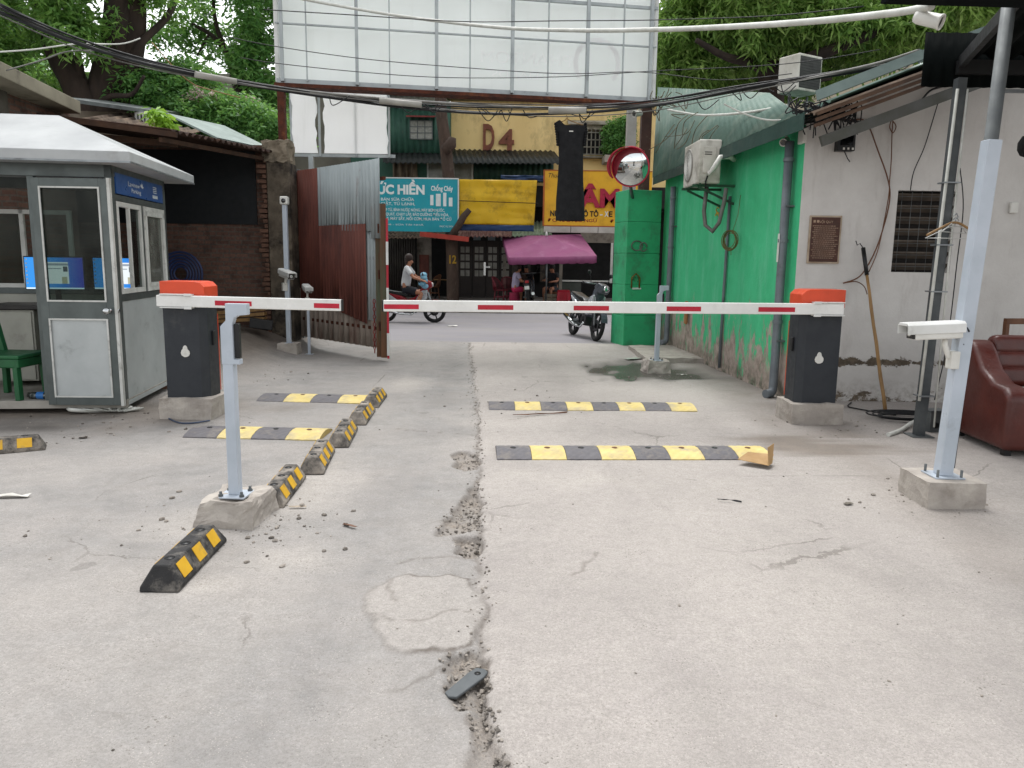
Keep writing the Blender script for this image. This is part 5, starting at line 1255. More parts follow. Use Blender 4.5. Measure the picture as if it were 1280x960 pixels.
def hx(px):  # position along the hoarding for a picture column
    r = ray(px, 70); ex = Vector((math.cos(hb_rz), math.sin(hb_rz))); 
    # solve hl + ex*s = r*t
    a, b_, c, d_ = ex.x, -r[0], ex.y, -r[1]; det = a*d_-b_*c
    return (-hl.x*d_ + b_*hl.y)/det
hb_rz = math.atan2(hr.y-hl.y, hr.x-hl.x)
b = MB()
for px in (352, 446, 546, 641, 735, 814):
    x = hx(px); b.lim(x-.035,x+.035,.0,.07,zb-.02,zt)
b.build('frame_post', GREYF, hb) if False else None
for px in (352, 446, 546, 641, 735, 814):
    x = hx(px); MB().lim(x-.028,x+.028,.0,.08,zb-.02,zt).build('frame_post', GREYF, hb)
for px in (383, 487, 588, 686, 780):
    x = hx(px); MB().lim(x-.011,x+.011,.03,.07,zb,zt).build('thin_post', GREYF, hb)
zm = at(640,43,14.5).z
for z, w in ((zb, .08), (zm, .022), (zm+.68, .05), (zm+1.7, .03), (zt-.05, .08)):
    MB().lim(0,HW,.0818,.14,z-w/2,z+w/2).build('cross_rail', GREYF, hb)
MB().lim(-.03,HW+.03,-.05,.25,zb-.12,zb-.06).build('bottom_beam', RUST, hb)
for x in (-.02, HW-.04): MB().lim(x,x+.06,.10,.36,zb-.02,zt+.02).build('side_edge', WHITE, hb)
Th = lambda s, z: plane_T((s, .2985, z), (1,0,0), (0,0,1))
zt1 = at(650,66,14.6).z
text('PHANTOM', Th((hx(604)+hx(718))/2, zt1), PRINT, fab, hx(718)-hx(604), .22, .001, mirror=True, world=False)
text('BILLIARDS', Th((hx(618)+hx(702))/2, zt1-.30), PRINT, fab, hx(702)-hx(618), .13, .001, mirror=True, world=False)
T = Th(hx(752), zt1-.02)
b = MB()
for k in range(26):
    a0, a1 = rad(-40+10*k), rad(-30+10*k); r_ = .46
    b.prism([(r_*math.cos(a0), r_*math.sin(a0)), (r_*math.cos(a1), r_*math.sin(a1)), ((r_-.09)*math.cos(a1), (r_-.09)*math.sin(a1)), ((r_-.09)*math.cos(a0), (r_-.09)*math.sin(a0))], .001, T)
b.build('emblem', PRINT, fab)
# its posts
p = at(352,150,13.95); o = MB().bar((p.x,13.99,3.45),(p.x,13.99,zb-.14),.12,.12).build('hoarding_post', RUST, None); tag(o, 'rusty post that carries the hoarding on top of the broken pier', 'post')
p = at(806,190,15.9); o = MB().bar((p.x,15.9,-.1),(p.x,15.9,zb+.05),.2,.2).build('hoarding_post', pm('brown_post','#4d332b','#3b2823',4,.7,.1,dirt='#7b6a5c',dlo=.6,dhi=.8), None); tag(o, 'brown steel hoarding post standing behind the round mirror', 'post')
p = at(797,142,15.6); bullet_camera('white bullet camera on top of the brown post behind the mirror', p, rad(-50), rad(10), 1.5)
# banner panel
yb = 15.6; c0, c1 = at(364,191,yb), at(487,194,yb); ztop = at(420,100,yb).z
bn = thing('banner_panel', 'torn white banner panel on a steel frame above the gate leaf', 'banner', (c0.x, yb, c0.z))
w = c1.x-c0.x; h = ztop-c0.z+.15; cuts = [0, .235*w, .30*w, w]
b = MB()
def torn(x0, x1, seed):
    n = 12; rn = random.Random(seed); L = [(x0+rn.uniform(0,.05), h*i/n) for i in range(n+1)]; R = [(x1-rn.uniform(0,.05), h*i/n) for i in range(n+1)]
    return MB().prism(L[:1]+R+L[::-1][:-1], .006, Matrix(((1,0,0,0),(0,0,-1,0),(0,1,0,0),(0,0,0,1))))
BANN = translucent_sheet('banner_fabric', '#ffffff', .5)
torn(0.01, .55*w*.5, 1).build('sheet', BANN, bn); torn(.33*w, w-.01, 3).build('sheet', BANN, bn)
for x in (.01, .29*w, .66*w, w-.01): MB().lim(x-.02,x+.02,.01,.05,-.05,h).build('frame_post', GREYF, bn)
for z in (-.03, h-.02): MB().lim(-.15,w+.1,.055,.10,z-.03,z+.03).build('cross_rail', GREYF, bn)
MB().bar((.2*w,.02,-.05),(.2*w,.02,-c0.z),.09,.09).build('support_post', GREYF, bn)
# ------------------------------------------------------------------ far side of the street
YF = 30.0
def X_(px, y): return at(px, 300, y).x
def Z_(py, y, px=640): return at(px, py, y).z
YEL = pm('stained_yellow_wall', '#ead094', '#dfc286', .7, .85, st=(1,1,.5), dirt='#8c7650', dscale=1.2, dlo=.52, dhi=.78, bump=.3)
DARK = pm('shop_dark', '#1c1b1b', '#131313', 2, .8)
d4 = thing('apartment_block', 'stained yellow apartment block marked D4 with dark shops at street level', 'apartment block', (0, YF, 0))
x0, x1 = X_(563,YF), 9.5
MB().lim(x0,x1,YF,YF+7,4.4,10.5).build('wall', YEL, d4, world=True)
MB().lim(x0-.1,x1,YF-.45,YF-.002,Z_(127,YF),Z_(113,YF)).build('ledge', CONCD, d4, world=True)
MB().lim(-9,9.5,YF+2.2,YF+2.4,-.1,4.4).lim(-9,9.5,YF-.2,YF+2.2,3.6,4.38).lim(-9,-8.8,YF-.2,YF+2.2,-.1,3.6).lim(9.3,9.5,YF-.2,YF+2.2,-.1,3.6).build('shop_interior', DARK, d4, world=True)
pa, pb_ = at(603,187,YF-.06), at(641,155,YF-.06)
LT = pm('brown_letters', '#7d4630', '#6a3b29', 4, .6)
for ch_, ca, cb_, k_ in (('D',603,617,1.0),('4',622,641,.8)):
    xa_, xb_ = X_(ca,YF), X_(cb_,YF); hh_ = (pb_.z-pa.z)*k_
    text(ch_, plane_T(((xa_+xb_)/2, YF-.002, pa.z+hh_/2), (1,0,0), (0,0,1)), LT, d4, xb_-xa_, hh_, .12, bold=.03)
# window with grille and stained canopy
wx0, wx1 = X_(722,YF), X_(757,YF)
wd = MB().lim(wx0,wx1,YF-.05,YF-.001,Z_(192,YF),Z_(163,YF)).build('window', DARK, d4, world=True)
b = MB(); 
for i in range(7):
    x = wx0+(wx1-wx0)*(i+.5)/7; b.lim(x-.02,x+.02,YF-.32,YF-.29,Z_(193,YF),Z_(162,YF))
for i in range(4):
    z = Z_(193-9*i,YF); b.lim(wx0,wx1,YF-.34,YF-.321,z-.02,z+.02)
b.lim(wx0-.05,wx1+.05,YF-.36,YF,Z_(195,YF)-.06,Z_(195,YF)).build('grille', pm('pale_iron','#8d8a80','#6b675e',5,.7), d4, world=True)
MB().slab((wx0-.5,YF-.5,Z_(157,YF)),(wx1+.1,YF-.5,Z_(157,YF)),(wx1+.1,YF-.001,Z_(152,YF)),(wx0-.5,YF-.001,Z_(152,YF)),.08).lim(wx0-.4,wx1,YF-.3,YF-.001,Z_(162,YF),Z_(156,YF)).build('window_canopy', pm('stained_white','#bdb7aa','#9c9587',3,.8,dirt='#5a5347',dlo=.5,dhi=.7), d4, world=True)
# shop front details at street level
def fpanel(px0, px1, py0, py1, y, th, nm, mat, parent=d4): return MB().lim(X_(px0,y),X_(px1,y),y,y+th,max(.15,Z_(py1,y)),Z_(py0,y)).build(nm, mat, parent, world=True)
PWALL = pm('pale_shop_wall', '#8d877e', '#77716a', 1.5, .9, dirt='#4a453f', dlo=.5, dhi=.75)
fpanel(521,539,296,377,YF-.1,.15,'wall_strip',PWALL); fpanel(524,536,320,377,YF-.16,.05,'red_door',pm('red_brown_door','#6a352a','#552a22',4,.6))
b = MB(); b.corr((X_(470,YF-.3),YF-.3,.15),(X_(519,YF-.3),YF-.3,.15),(X_(519,YF-.3),YF-.3,3.4),(X_(470,YF-.3),YF-.3,3.4),.09,.02,2,0,1,.01); b.build('shutter', pm('dark_shutter','#38332f','#292522',3,.7), d4, world=True)
DOORW = pm('dark_door_wood', '#2c2320', '#231b19', 4, .5)
for (a, c) in ((573,590),(591,607),(608,624),(625,639)):
    dd = fpanel(a, c, 302, 380, YF-.12, .06, 'door', DOORW); X0, X1 = X_(a,YF-.12), X_(c,YF-.12); z0, z1 = Z_(347,YF), Z_(308,YF)
    for i in range(2):
        for j in range(4):
            xa = X0+(X1-X0)*(.16+.37*i); MB().lim(xa,xa+(X1-X0)*.30,YF-.128,YF-.121,z0+(z1-z0)*(j/4+.03),z0+(z1-z0)*((j+1)/4-.03)).build('pane', pm('door_glass','#8f8d85','#74726b',3,.3) if 'door_glass' not in bpy.data.materials else bpy.data.materials['door_glass'], dd).data.transform(d4.matrix_basis.inverted())
hd = MB().lim(X_(606,YF)-.03,X_(606,YF)+.05,YF-.2,YF-.17,1.0,1.5).lim(X_(606,YF)-.02,X_(606,YF)+.22,YF-.24,YF-.21,1.3,1.34).build('door_handle', CHROME, d4, world=True)
b = MB()
for px in (578,596,614,630): b.lim(X_(px-4,YF),X_(px+5,YF),YF-.12,YF-.08,Z_(301,YF),Z_(295,YF))
b.build('fanlight', pm('fanlight_glass','#7b858c','#666f76',3,.3), d4, world=True)
fpanel(629,633,318,380,YF-.2,.1,'white_post',PWALL); fpanel(700,704,300,382,YF-.6,.15,'white_post',PWALL)
fpanel(726,775,289,302,YF-.3,.2,'shop_lintel',PWALL); fpanel(764,767,302,352,YF-.3,.06,'window_frame',WHITE); fpanel(704,764,349,351,YF-.3,.06,'window_frame',WHITE); fpanel(704,728,352,384,YF-.25,.1,'counter',pm('shop_counter','#4f5450','#424743',3,.6))
for k in range(3): fpanel(640+18*k, 646+18*k, 325, 352, YF+1.9, .2, 'shelf_goods', pm('shelf_goods','#5a5048','#33302d',6,.8) if k == 0 else bpy.data.materials['shelf_goods'])
# green sheet house beside it
gs = thing('sheet_house', 'dark green corrugated sheet house with a tiny red-sill window beside the yellow block', 'house', (-3.5, 29.2, 0))
yg = 29.4; GC = pm('green_sheet', '#3c6353', '#31534a', 2, .6, .1, dirt='#6c7768', dscale=2, dlo=.55, dhi=.8)
xa, xb = X_(440,yg), X_(563,yg)-.02
MB().corr((xa,yg,Z_(193,yg)),(xb,yg,Z_(193,yg)),(xb,yg,Z_(128,yg)),(xa,yg,Z_(128,yg)),.22,.03,2,0,1,.01).lim(xa,xb,yg+.06,yg+3,4.45,Z_(128,yg)).build('wall', GC, gs, world=True)
MB().corr((xa-.2,yg-.9,Z_(121,yg)),(xb+.1,yg-.9,Z_(121,yg)),(xb+.1,yg+3,Z_(108,yg)),(xa-.2,yg+3,Z_(108,yg)),.2,.03,2,0,2,.01).build('roof', GC, gs, world=True)
w_ = fpanel(514,541,153,176,yg-.09,.04,'window',pm('net_window','#9c9c94','#7f8079',9,.6),gs)
b = MB()
for i in range(4): b.lim(X_(514+9*i,yg)-.015,X_(514+9*i,yg)+.015,yg-.115,yg-.091,Z_(176,yg),Z_(153,yg))
for i in range(4): b.lim(X_(514,yg),X_(541,yg),yg-.115,yg-.0925,Z_(153+7.6*i,yg)-.012,Z_(153+7.6*i,yg)+.012)
b.build('window_bars', STEELD, gs, world=True)
MB().slab((X_(511,yg),yg-.5,Z_(151,yg)),(X_(545,yg),yg-.5,Z_(151,yg)),(X_(545,yg),yg-.05,Z_(148,yg)),(X_(511,yg),yg-.05,Z_(148,yg)),.05).build('red_canopy', pm('red_sheet','#8c3a39','#74302f',4,.6), gs, world=True)
# storey between: windows, striped curtain, green wall under a long dark lean-to
MB().corr((X_(480,28.2),28.2,Z_(206,28.2)),(X_(703,28.2),28.2,Z_(205,28.2,700)),(X_(690,30),29.95,Z_(188,29.9)),(X_(480,30),29.95,Z_(188,29.9)),.19,.03,2,0,3,.012).build('lean_to_roof', pm('black_sheet','#262a29','#1c201f',3,.6,dirt='#4c4a44',dlo=.55,dhi=.8), d4, world=True)
yw = 29.35
MB().corr((X_(592,yw),yw,Z_(228,yw)),(X_(690,yw),yw,Z_(228,yw)),(X_(690,yw),yw,Z_(200,yw)),(X_(592,yw),yw,Z_(200,yw)),.2,.025,2,0,1,.01).build('upper_sheet_wall', pm('deep_green_sheet','#24473d','#1d3a33',3,.6), d4, world=True)
for (a, c) in ((534,556),(566,591)):
    f = fpanel(a, c, 201, 229, yw-.02, .06, 'window_frame', FRW); m_ = (a+c)/2
    MB().lim(X_(a+2,yw),X_(c-2,yw),yw-.03,yw-.021,Z_(228,yw),Z_(203,yw)).build('pane', pm('curtained_glass','#8b8a80','#6e6d65',3,.2) if 'curtained_glass' not in bpy.data.materials else bpy.data.materials['curtained_glass'], f).data.transform(d4.matrix_basis.inverted())
MB().corr((X_(492,yw),yw,Z_(228,yw)),(X_(523,yw),yw,Z_(228,yw)),(X_(521,yw),yw,Z_(198,yw)),(X_(492,yw),yw,Z_(198,yw)),.24,.05,2,0,1,.01).build('striped_curtain', pm('striped_curtain','#8d7d6c','#4c4036',3,.9,st=(3,1,.2)), d4, world=True)
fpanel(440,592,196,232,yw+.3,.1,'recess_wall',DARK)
# far left frontage behind the gate leaf and banner
lf = thing('street_house', 'plain dark house front behind the corrugated gate leaf and banner', 'house', (-9, 29.5, 0))
MB().lim(-20,X_(440,29.6),29.6,34,-.1,8.2).build('wall', pm('grey_house_wall','#7b776e','#66625a',1,.9), lf, world=True); MB().corr((-20,28.6,4.0),(X_(492,28.6),28.6,4.0),(X_(492,29.6),29.6,4.6),(-20,29.6,4.6),.2,.03,2,0,1,.01).build('awning_roof', OLDSHEET, lf, world=True); MB().lim(-12,-9,29.5,29.6,.1,3).build('shutter', bpy.data.materials['dark_shutter'], lf, world=True)
rf = thing('far_house', 'pale house front hidden mostly behind the green gatehouse', 'house', (14, 30, 0))
MB().lim(9.7,24,30,36,-.1,9).build('wall', pm('cream_house_wall','#a89f8c','#938a78',1,.9), rf, world=True); MB().lim(11,13,29.93,29.999,4.5,6).build('window', DARK, rf, world=True)
# teal sign with its lettering
ys = 26.4; ex0, ex1 = X_(440,ys), X_(572,ys); z0, z1 = Z_(290,ys,560), Z_(224,ys,560)
TEAL = pm('teal_sign', '#1a9cab', '#1790a0', 1.5, .5, dirt='#3f9fa6', dscale=3, dlo=.55, dhi=.8)
ts = thing('teal_sign', 'teal shop sign with white lettering and four white cylinders next to the yellow tarpaulin', 'shop sign', (ex0, ys, z0))
SW, SH = ex1-ex0, z1-z0
MB().lim(0,SW,0,.08,0,SH).build('panel', TEAL, ts); MB().lim(-.02,SW+.03,-.01,.10,SH+.001,SH+.04).lim(SW+.001,SW+.04,-.01,.1,0,SH).build('frame', WHITE, ts)
def sx(px): return X_(px,ys)-ex0
def sz(py): return Z_(py,ys,560)-z0
Ts = lambda px, py: plane_T((sx(px), -.001, sz(py)), (1,0,0), (0,0,1))
WL = pm('sign_white', '#e4eaea', '#d3dada', 5, .5)
text('ĐỨC HIỀN', Ts(496,237.5), WL, ts, sx(531)-sx(461), sz(232)-sz(243.5), .006, bold=.045, world=False)
text('Chống Cháy', Ts(552.5,235.5), WL, ts, sx(566)-sx(539), .16, .006, bold=.03, world=False)
for (a, c, t0, t1) in ((538,542,244,257),(545,551,242.5,258),(554,558,241,258),(561,565.5,247,258)):
    MB().lim(sx(a),sx(c),-.012,-.001,sz(t1),sz(t0)).build('white_column', WL, ts, bevel=.02)
for i, (s, a, c, py) in enumerate((('MUA BÁN SỬA CHỮA',463,518,250),('MÁY GIẶT, TỦ LẠNH,',463,519,255.5),('ĐIỀU HÒA, BẾP TỪ, BÌNH NƯỚC NÓNG, MÁY BƠM NƯỚC,',459,556,263),('LÒ VI SÓNG, QUẠT, CHẠY LẮP, BẢO DƯỠNG ĐIỀU HÒA,',459,561,268.5),('MÁY HÚT BỤI, MÁY SẤY, NỒI CƠM, MUA BÁN ĐỒ CŨ',459,564,274),)):
    text(s, Ts((a+c)/2,py), WL, ts, sx(c)-sx(a), .095, .003, bold=.012, world=False)
text('ĐT: 098 - SỬA TẠI NHÀ', Ts(500,281.5), WL, ts, 1.6, .05, .002, world=False); text('PHỤC VỤ 24/24', Ts(558,283), WL, ts, .45, .06, .002, world=False)
# yellow tarpaulin with a blue hem
yt = 26.6; TARP = pm('yellow_tarpaulin', '#dcb21a', '#cfa414', 1.5, .5, bump=.2, bscale=8, dirt='#a07f14', dscale=2.5, dlo=.5, dhi=.7)
tp = thing('yellow_tarpaulin', 'plain yellow tarpaulin hung between the teal sign and the yellow shop sign', 'tarpaulin', (X_(573,yt), yt, 0))
def cloth(x0, x1, za, zb_, xr, yy, nx, nz, amp, seed):
    b = MB(); vs = []; rn = seed
    for j in range(nz+1):
        for i in range(nx+1):
            u, v = i/nx, j/nz; x = x0+(x1+(xr-x1)*v-x0)*u
            d_ = amp*(mnoise.noise(Vector((u*7+rn, v*3, 0)))+.6*mnoise.noise(Vector((u*3+v*6, v*9+rn, 3))))
            vs.append((x, yy+d_, za+(zb_-za)*v))
    W_ = nx+1; b.add(vs, [(j*W_+i, j*W_+i+1, (j+1)*W_+i+1, (j+1)*W_+i) for j in range(nz) for i in range(nx)], True); return b
o = cloth(X_(573,yt),X_(667,yt),Z_(281,yt),Z_(225,yt),X_(670,yt),yt,40,24,.05,1).build('cloth', TARP, tp, world=True); s_ = o.modifiers.new('t','SOLIDIFY'); s_.thickness = .006
o = cloth(X_(573,yt),X_(667,yt),Z_(289,yt),Z_(281.5,yt),X_(667,yt),yt+.03,30,4,.04,4).build('blue_hem', pm('blue_sheet','#1c3d6b','#17335b',3,.5), tp, world=True); s_ = o.modifiers.new('t','SOLIDIFY'); s_.thickness = .006
MB().tube([(X_(573,yt),yt-.1,Z_(252,yt)),(X_(620,yt),yt-.1,Z_(253,yt)),(X_(672,yt),yt-.1,Z_(254,yt))],.012,5).build('rope', CABLE, tp, world=True)
o = cloth(X_(625,yt+.5),X_(690,yt+.5),Z_(226,yt+.5),Z_(219,yt+.5),X_(685,yt+.5),yt+.5,20,6,.1,7).build('blue_sheet', bpy.data.materials['blue_sheet'], tp, world=True); s_ = o.modifiers.new('t','SOLIDIFY'); s_.thickness = .006
# patchwork shop roof below the tarpaulin, red strip
MB().corr((X_(478,26.3),26.3,Z_(300,26.3)),(X_(572,26.3),26.3,Z_(299,26.3)),(X_(572,28.5),29.6,Z_(280,28.5)),(X_(478,28.5),29.6,Z_(280,28.5)),.15,.025,3,.0,5,.01).build('shop_roof', OLDSHEET, d4, world=True)
MB().corr((X_(572,26.2),26.2,Z_(297,26.2)),(X_(640,26.2),26.2,Z_(296,26.2)),(X_(640,28.5),29.6,Z_(278,28.5)),(X_(572,28.5),29.6,Z_(278,28.5)),.15,.025,3,.04,6,.01).build('shop_roof', pm('red_fibre_sheet','#74504a','#5d423d',5,.9,dirt='#8b7f73',dlo=.5,dhi=.7), d4, world=True)
MB().corr((X_(640,26.2),26.2,Z_(296,26.2)),(X_(690,26.2),26.2,Z_(293,26.2)),(X_(690,28.5),29.6,Z_(274,28.5)),(X_(640,28.5),29.6,Z_(276,28.5)),.15,.025,3,.02,8,.01).build('shop_roof', pm('green_fibre_sheet','#7d8a74','#66735f',5,.9), d4, world=True)
MB().bar((X_(525,26),26.0,Z_(294,26)),(X_(586,26),26.0,Z_(300,26)),.05,.16).build('red_strip', pm('orange_red_strip','#a63a2c','#8f3226',4,.6), d4, world=True)
# yellow shop sign
yk = 26.6; kx0, kx1 = X_(679,yk), X_(812,yk); kz0, kz1 = Z_(282,yk,730), Z_(214,yk,730)
YS = pm('yellow_sign', '#e4b02a', '#d8a424', 2, .5, dirt='#b98a2a', dscale=2, dlo=.55, dhi=.8)
ks = thing('yellow_sign', 'yellow shop sign with raised red letters behind the hanging black dress', 'shop sign', (kx0, yk, kz0))
KW, KH = kx1-kx0, kz1-kz0
MB().lim(0,KW,0,.15,0,KH).build('panel', YS, ks)
ORF = pm('orange_edge', '#b5622a', '#9c5424', 4, .6)
MB().lim(-.03,.02,-.02,.16,-.02,KH+.03).lim(.02,KW,-.02,.16,KH,KH+.03).lim(.02,KW,-.02,.16,-.03,0).build('frame', ORF, ks)
kx = lambda px: X_(px,yk)-kx0
kz = lambda py: Z_(py,yk,730)-kz0
Tk = lambda px, py, d_=.001: plane_T((kx(px), -d_, kz(py)), (1,0,0), (0,0,1))
CRIM = pm('crimson_letters', '#a81d3d', '#961934', 4, .5)
text('TÂM', Tk(738,247), CRIM, ks, kx(772)-kx(704), kz(235)-kz(258), .07, bold=.04, world=False)
MB().lim(kx(683),kx(703),-.01,-.001,kz(224),kz(216)).build('name_plate', YS, ks)
BRL = pm('dark_brown_letters', '#2b1812', '#23130e', 4, .6)
text('Thuận', Tk(693,219.5,.011), BRL, ks, kx(702)-kx(684), .16, .003, shear=.3, world=False)
text('NHẬN RỬA Ô TÔ', Tk(717,267), BRL, ks, kx(747)-kx(687), kz(263.5)-kz(270.5), .012, bold=.03, world=False)
text('X', Tk(757,267), WL, ks, kx(759.5)-kx(754.5), kz(263.5)-kz(270.5), .012, bold=.02, world=False); text('-', Tk(750.5,267), WL, ks, kx(752.5)-kx(749), .18, .012, bold=.02, world=False)
text('E MÁY', Tk(774,267), BRL, ks, kx(788)-kx(760), kz(263.5)-kz(270.5), .012, bold=.03, world=False)
RDL = pm('red_small_letters', '#9c3524', '#8a2d1f', 4, .6)
text('ĐC: 92 LÃ BÔ NGỮ', Tk(715,275.5), RDL, ks, kx(746)-kx(684.5), .11, .004, bold=.02, world=False); text('ĐT: 098', Tk(774,276), RDL, ks, kx(786)-kx(762), .11, .004, bold=.02, world=False)
b = MB()
for k in range(4): b.lim(kx(679+34*k)+.01,kx(713+34*k)-.01,-.05,.2,kz(291),kz(283.5))
b.build('white_fascia', pm('white_fascia','#b9b4ad','#a5a099',3,.6), ks)
# ------------------------------------------------------------------ street tree, pole, umbrella, chairs
yt_ = 26.9
BARK = pm('tree_bark', '#54443b', '#3b302a', 5, .95, st=(1,1,.35), bump=.8, bscale=18, dirt='#78685b', dscale=5, dlo=.55, dhi=.75)
st = thing('street_tree', 'dark street tree with a painted number on its bare trunk before the shops', 'tree', (X_(566,yt_), yt_, .14))
tp_ = [at(566,380,yt_),at(566,350,yt_),at(565,310,yt_),at(563,260,yt_),at(560,215,yt_),at(556,175,yt_),at(552,145,yt_),at(550,115,yt_),at(548,60,yt_),at(552,0,yt_)]
MB().tube(smooth_pts(tp_,4), [.22-.001*i for i in range(len(tp_)*4-3)], 12).build('trunk', BARK, st, world=True)
MB().tube([at(560,300,26.6),at(572,284,26.3),at(580,270,26.3),at(587,262,26.3)],[.12,.12,.11,.09],8).build('limb', BARK, st, world=True)
MB().tube([at(556,188,26.6),at(564,180,26.5),at(566,172,26.5)],[.2,.2,.12],8).build('limb', BARK, st, world=True)
q = at(566,324,yt_-.235); text('12', plane_T(q,(1,0,0),(0,0,1)), pm('yellow_paint','#b08a2b','#9c7a25',5,.8), st, .24, .28, .004, bold=.03)
pq = at(786,240,24.2)
o = thing('utility_pole', 'pale square concrete utility pole behind the round mirror', 'utility pole', (pq.x, 24.2, .14))
b = MB(); b.bar((0,0,-.2),(0,0,4),.36,.36,(0,1,0)).bar((0,0,4.0),(0,0,9.4),.28,.28,(0,1,0)); b.build('shaft', pm('pale_concrete','#a8a6a1','#95938e',2,.8), o); MB().lim(-.6,.6,-.06,.06,8.8,8.95).build('crossarm', STEELD, o)
# market umbrella
PUR = pm('purple_canvas', '#8b4970', '#7f4266', 1.2, .8, dirt='#9a6486', dscale=2, dlo=.55, dhi=.8)
cx = X_(684,25.6); um = thing('market_umbrella', 'purple market umbrella with scalloped edge sheltering the shop front', 'umbrella', (cx, 25.6, .14))
fl, fr_ = at(636,322,24.5), at(746,320,24.5); bl, br_ = at(628,294,27.0), at(726,293,27.0); pk = at(683,301,25.7)
b = MB(); b.add([fl,fr_,br_,bl,(pk.x,pk.y,pk.z+.16)], [(0,1,4),(1,2,4),(2,3,4),(3,0,4)])
o = b.build('canopy', PUR, um, world=True); s_ = o.modifiers.new('t','SOLIDIFY'); s_.thickness = .01
def valance(p, q, seed, h=.24):
    b = MB(); n = 40; vs = []
    for i in range(n+1):
        u = i/n; c = p.lerp(q, u); k = .03*abs(math.sin(u*math.pi*9)); vs += [c, c+Vector((.01*math.sin(i*1.7),.01*math.sin(i*2.1),-h+.035-k))]
    b.add(vs, [(2*i,2*i+1,2*i+3,2*i+2) for i in range(n)], True); return b
b = valance(fl, fr_, 1); c_ = valance(fr_, br_, 2); e_ = valance(bl, fl, 3); b.add(c_.v, c_.f, True); b.add(e_.v, e_.f, True)
o = b.build('valance', PUR, um, world=True); s_ = o.modifiers.new('t','SOLIDIFY'); s_.thickness = .008
MB().tube([(0,0,0),(0,0,pk.z-.14+.1)],.03,10).build('pole', STEEL, um); MB().lathe([(0,0),(.28,0),(.28,.06),(.05,.1),(0,.1)],None,16).build('base', CONC, um)
b = MB()
for c in (fl,fr_,br_,bl): b.tube([(pk.x,pk.y,pk.z+.1),(c.x,c.y,c.z-.02)],.012,5)
b.build('ribs', STEELD, um, world=True); MB().ball((pk.x,pk.y,pk.z+.22),(.04,.04,.08),8).build('finial', WHITE, um, world=True)
RAT = pm('red_rattan', '#6f1f2c', '#591924', 6, .55)
def rattan(label, loc, rz):
    t = thing('rattan_chair', label, 'chair', loc, rz, 'rattan chairs outside the shops')
    MB().lathe([(0,.42),(.24,.42),(.25,.45),(.24,.47),(0,.46)],None,18).build('seat', RAT, t)
    for a in (45,135,225,315): MB().tube([(.26*math.cos(rad(a)),.26*math.sin(rad(a)),0),(.21*math.cos(rad(a)),.21*math.sin(rad(a)),.44)],.02,6).build('leg', RAT, t)
    b = MB(); hoop = [(.27*math.cos(a),.27*math.sin(a)*.9+(.06 if math.sin(a) > 0 else 0),.46+.42*max(0,math.sin(a))**.5) for a in [math.pi*k/16 for k in range(17)]]
    b.tube(hoop,.022,6)
    for k in range(1,16,1): b.tube([hoop[k],(hoop[k][0]*.85,hoop[k][1]*.85,.44)],.012,4)
    b.build('backrest', RAT, t); MB().lathe([(.2,.2),(.21,.22),(.2,.24)],None,14).build('ring', RAT, t); return t
q = at(626,378,26.2); r1 = rattan('maroon rattan chair beside the seated woman, its back to the doors', (q.x, 26.2, .145), rad(70))
q = at(637,378,26.9); dup(r1, (q.x, 26.9, .145), rad(160), 'maroon rattan chair half hidden behind the woman in pink shorts')
q = at(541,378,28.6)
RB_ = rattan('tan rattan chair left of the numbered tree trunk, before the red door' .replace('left of','next to'), (q.x, 28.6, .145), rad(-60))
for c in kids(RB_): c.data.materials[0] = WOODB
q = at(553,351,28.9); o = thing('side_table', 'small plain table between the numbered tree and the red door', 'table', (q.x, 28.9, .145)); MB().lim(-.3,.3,-.25,.25,.68,.71).build('top', WOOD, o)
for a in (-.25,.25): MB().lim(a-.02,a+.02,-.22,.22,0,.68).build('leg', DARK, o)
q = at(703,380,26.0); o = thing('red_stool', 'bright red plastic stool by the umbrella pole', 'stool', (q.x, 25.6, .145)); REDST = pm('red_stool_plastic','#b3122e','#9f0f28',4,.4)
MB().lim(-.2,.2,-.2,.2,.44,.5).build('seat', REDST, o, bevel=.02)
for a in (-1,1):
    for c in (-1,1): MB().bar((.2*a,.2*c,0),(.16*a,.16*c,.44),.09,.09,(0,1,0)).build('leg', REDST, o)
MB().lim(-.17,.17,-.18,-.165,.12,.44).lim(-.17,.17,.165,.18,.12,.44).lim(-.18,-.165,-.165,.165,.12,.44).lim(.165,.18,-.165,.165,.12,.44).build('skirt', REDST, o)
for k, (px, mat_, lab) in enumerate(((689,pm('pale_crate','#8d8272','#776d5e',5,.7),'pale slatted crate on the pavement beside the red stool'),(722,pm('green_crate','#35573a','#2a472f',5,.6),'green crate on the pavement between stool and parked motorbike'))):
    q = at(px,380,25.8); o = thing('crate', lab, 'crate', (q.x, 25.8, .145)); b = MB()
    for z in (.02,.14,.26): b.lim(-.24,.24,-.17,-.15,z,z+.09).lim(-.24,.24,.15,.17,z,z+.09).lim(-.24,-.22,-.15,.15,z,z+.09).lim(.22,.24,-.15,.15,z,z+.09)
    for a in (-1,1):
        for c in (-1,1): b.lim(.225*a-.02,.225*a+.02,.155*c-.02,.155*c+.02,0,.36)
    b.lim(-.23,.23,-.16,.16,0,.02).build('slats', mat_, o)
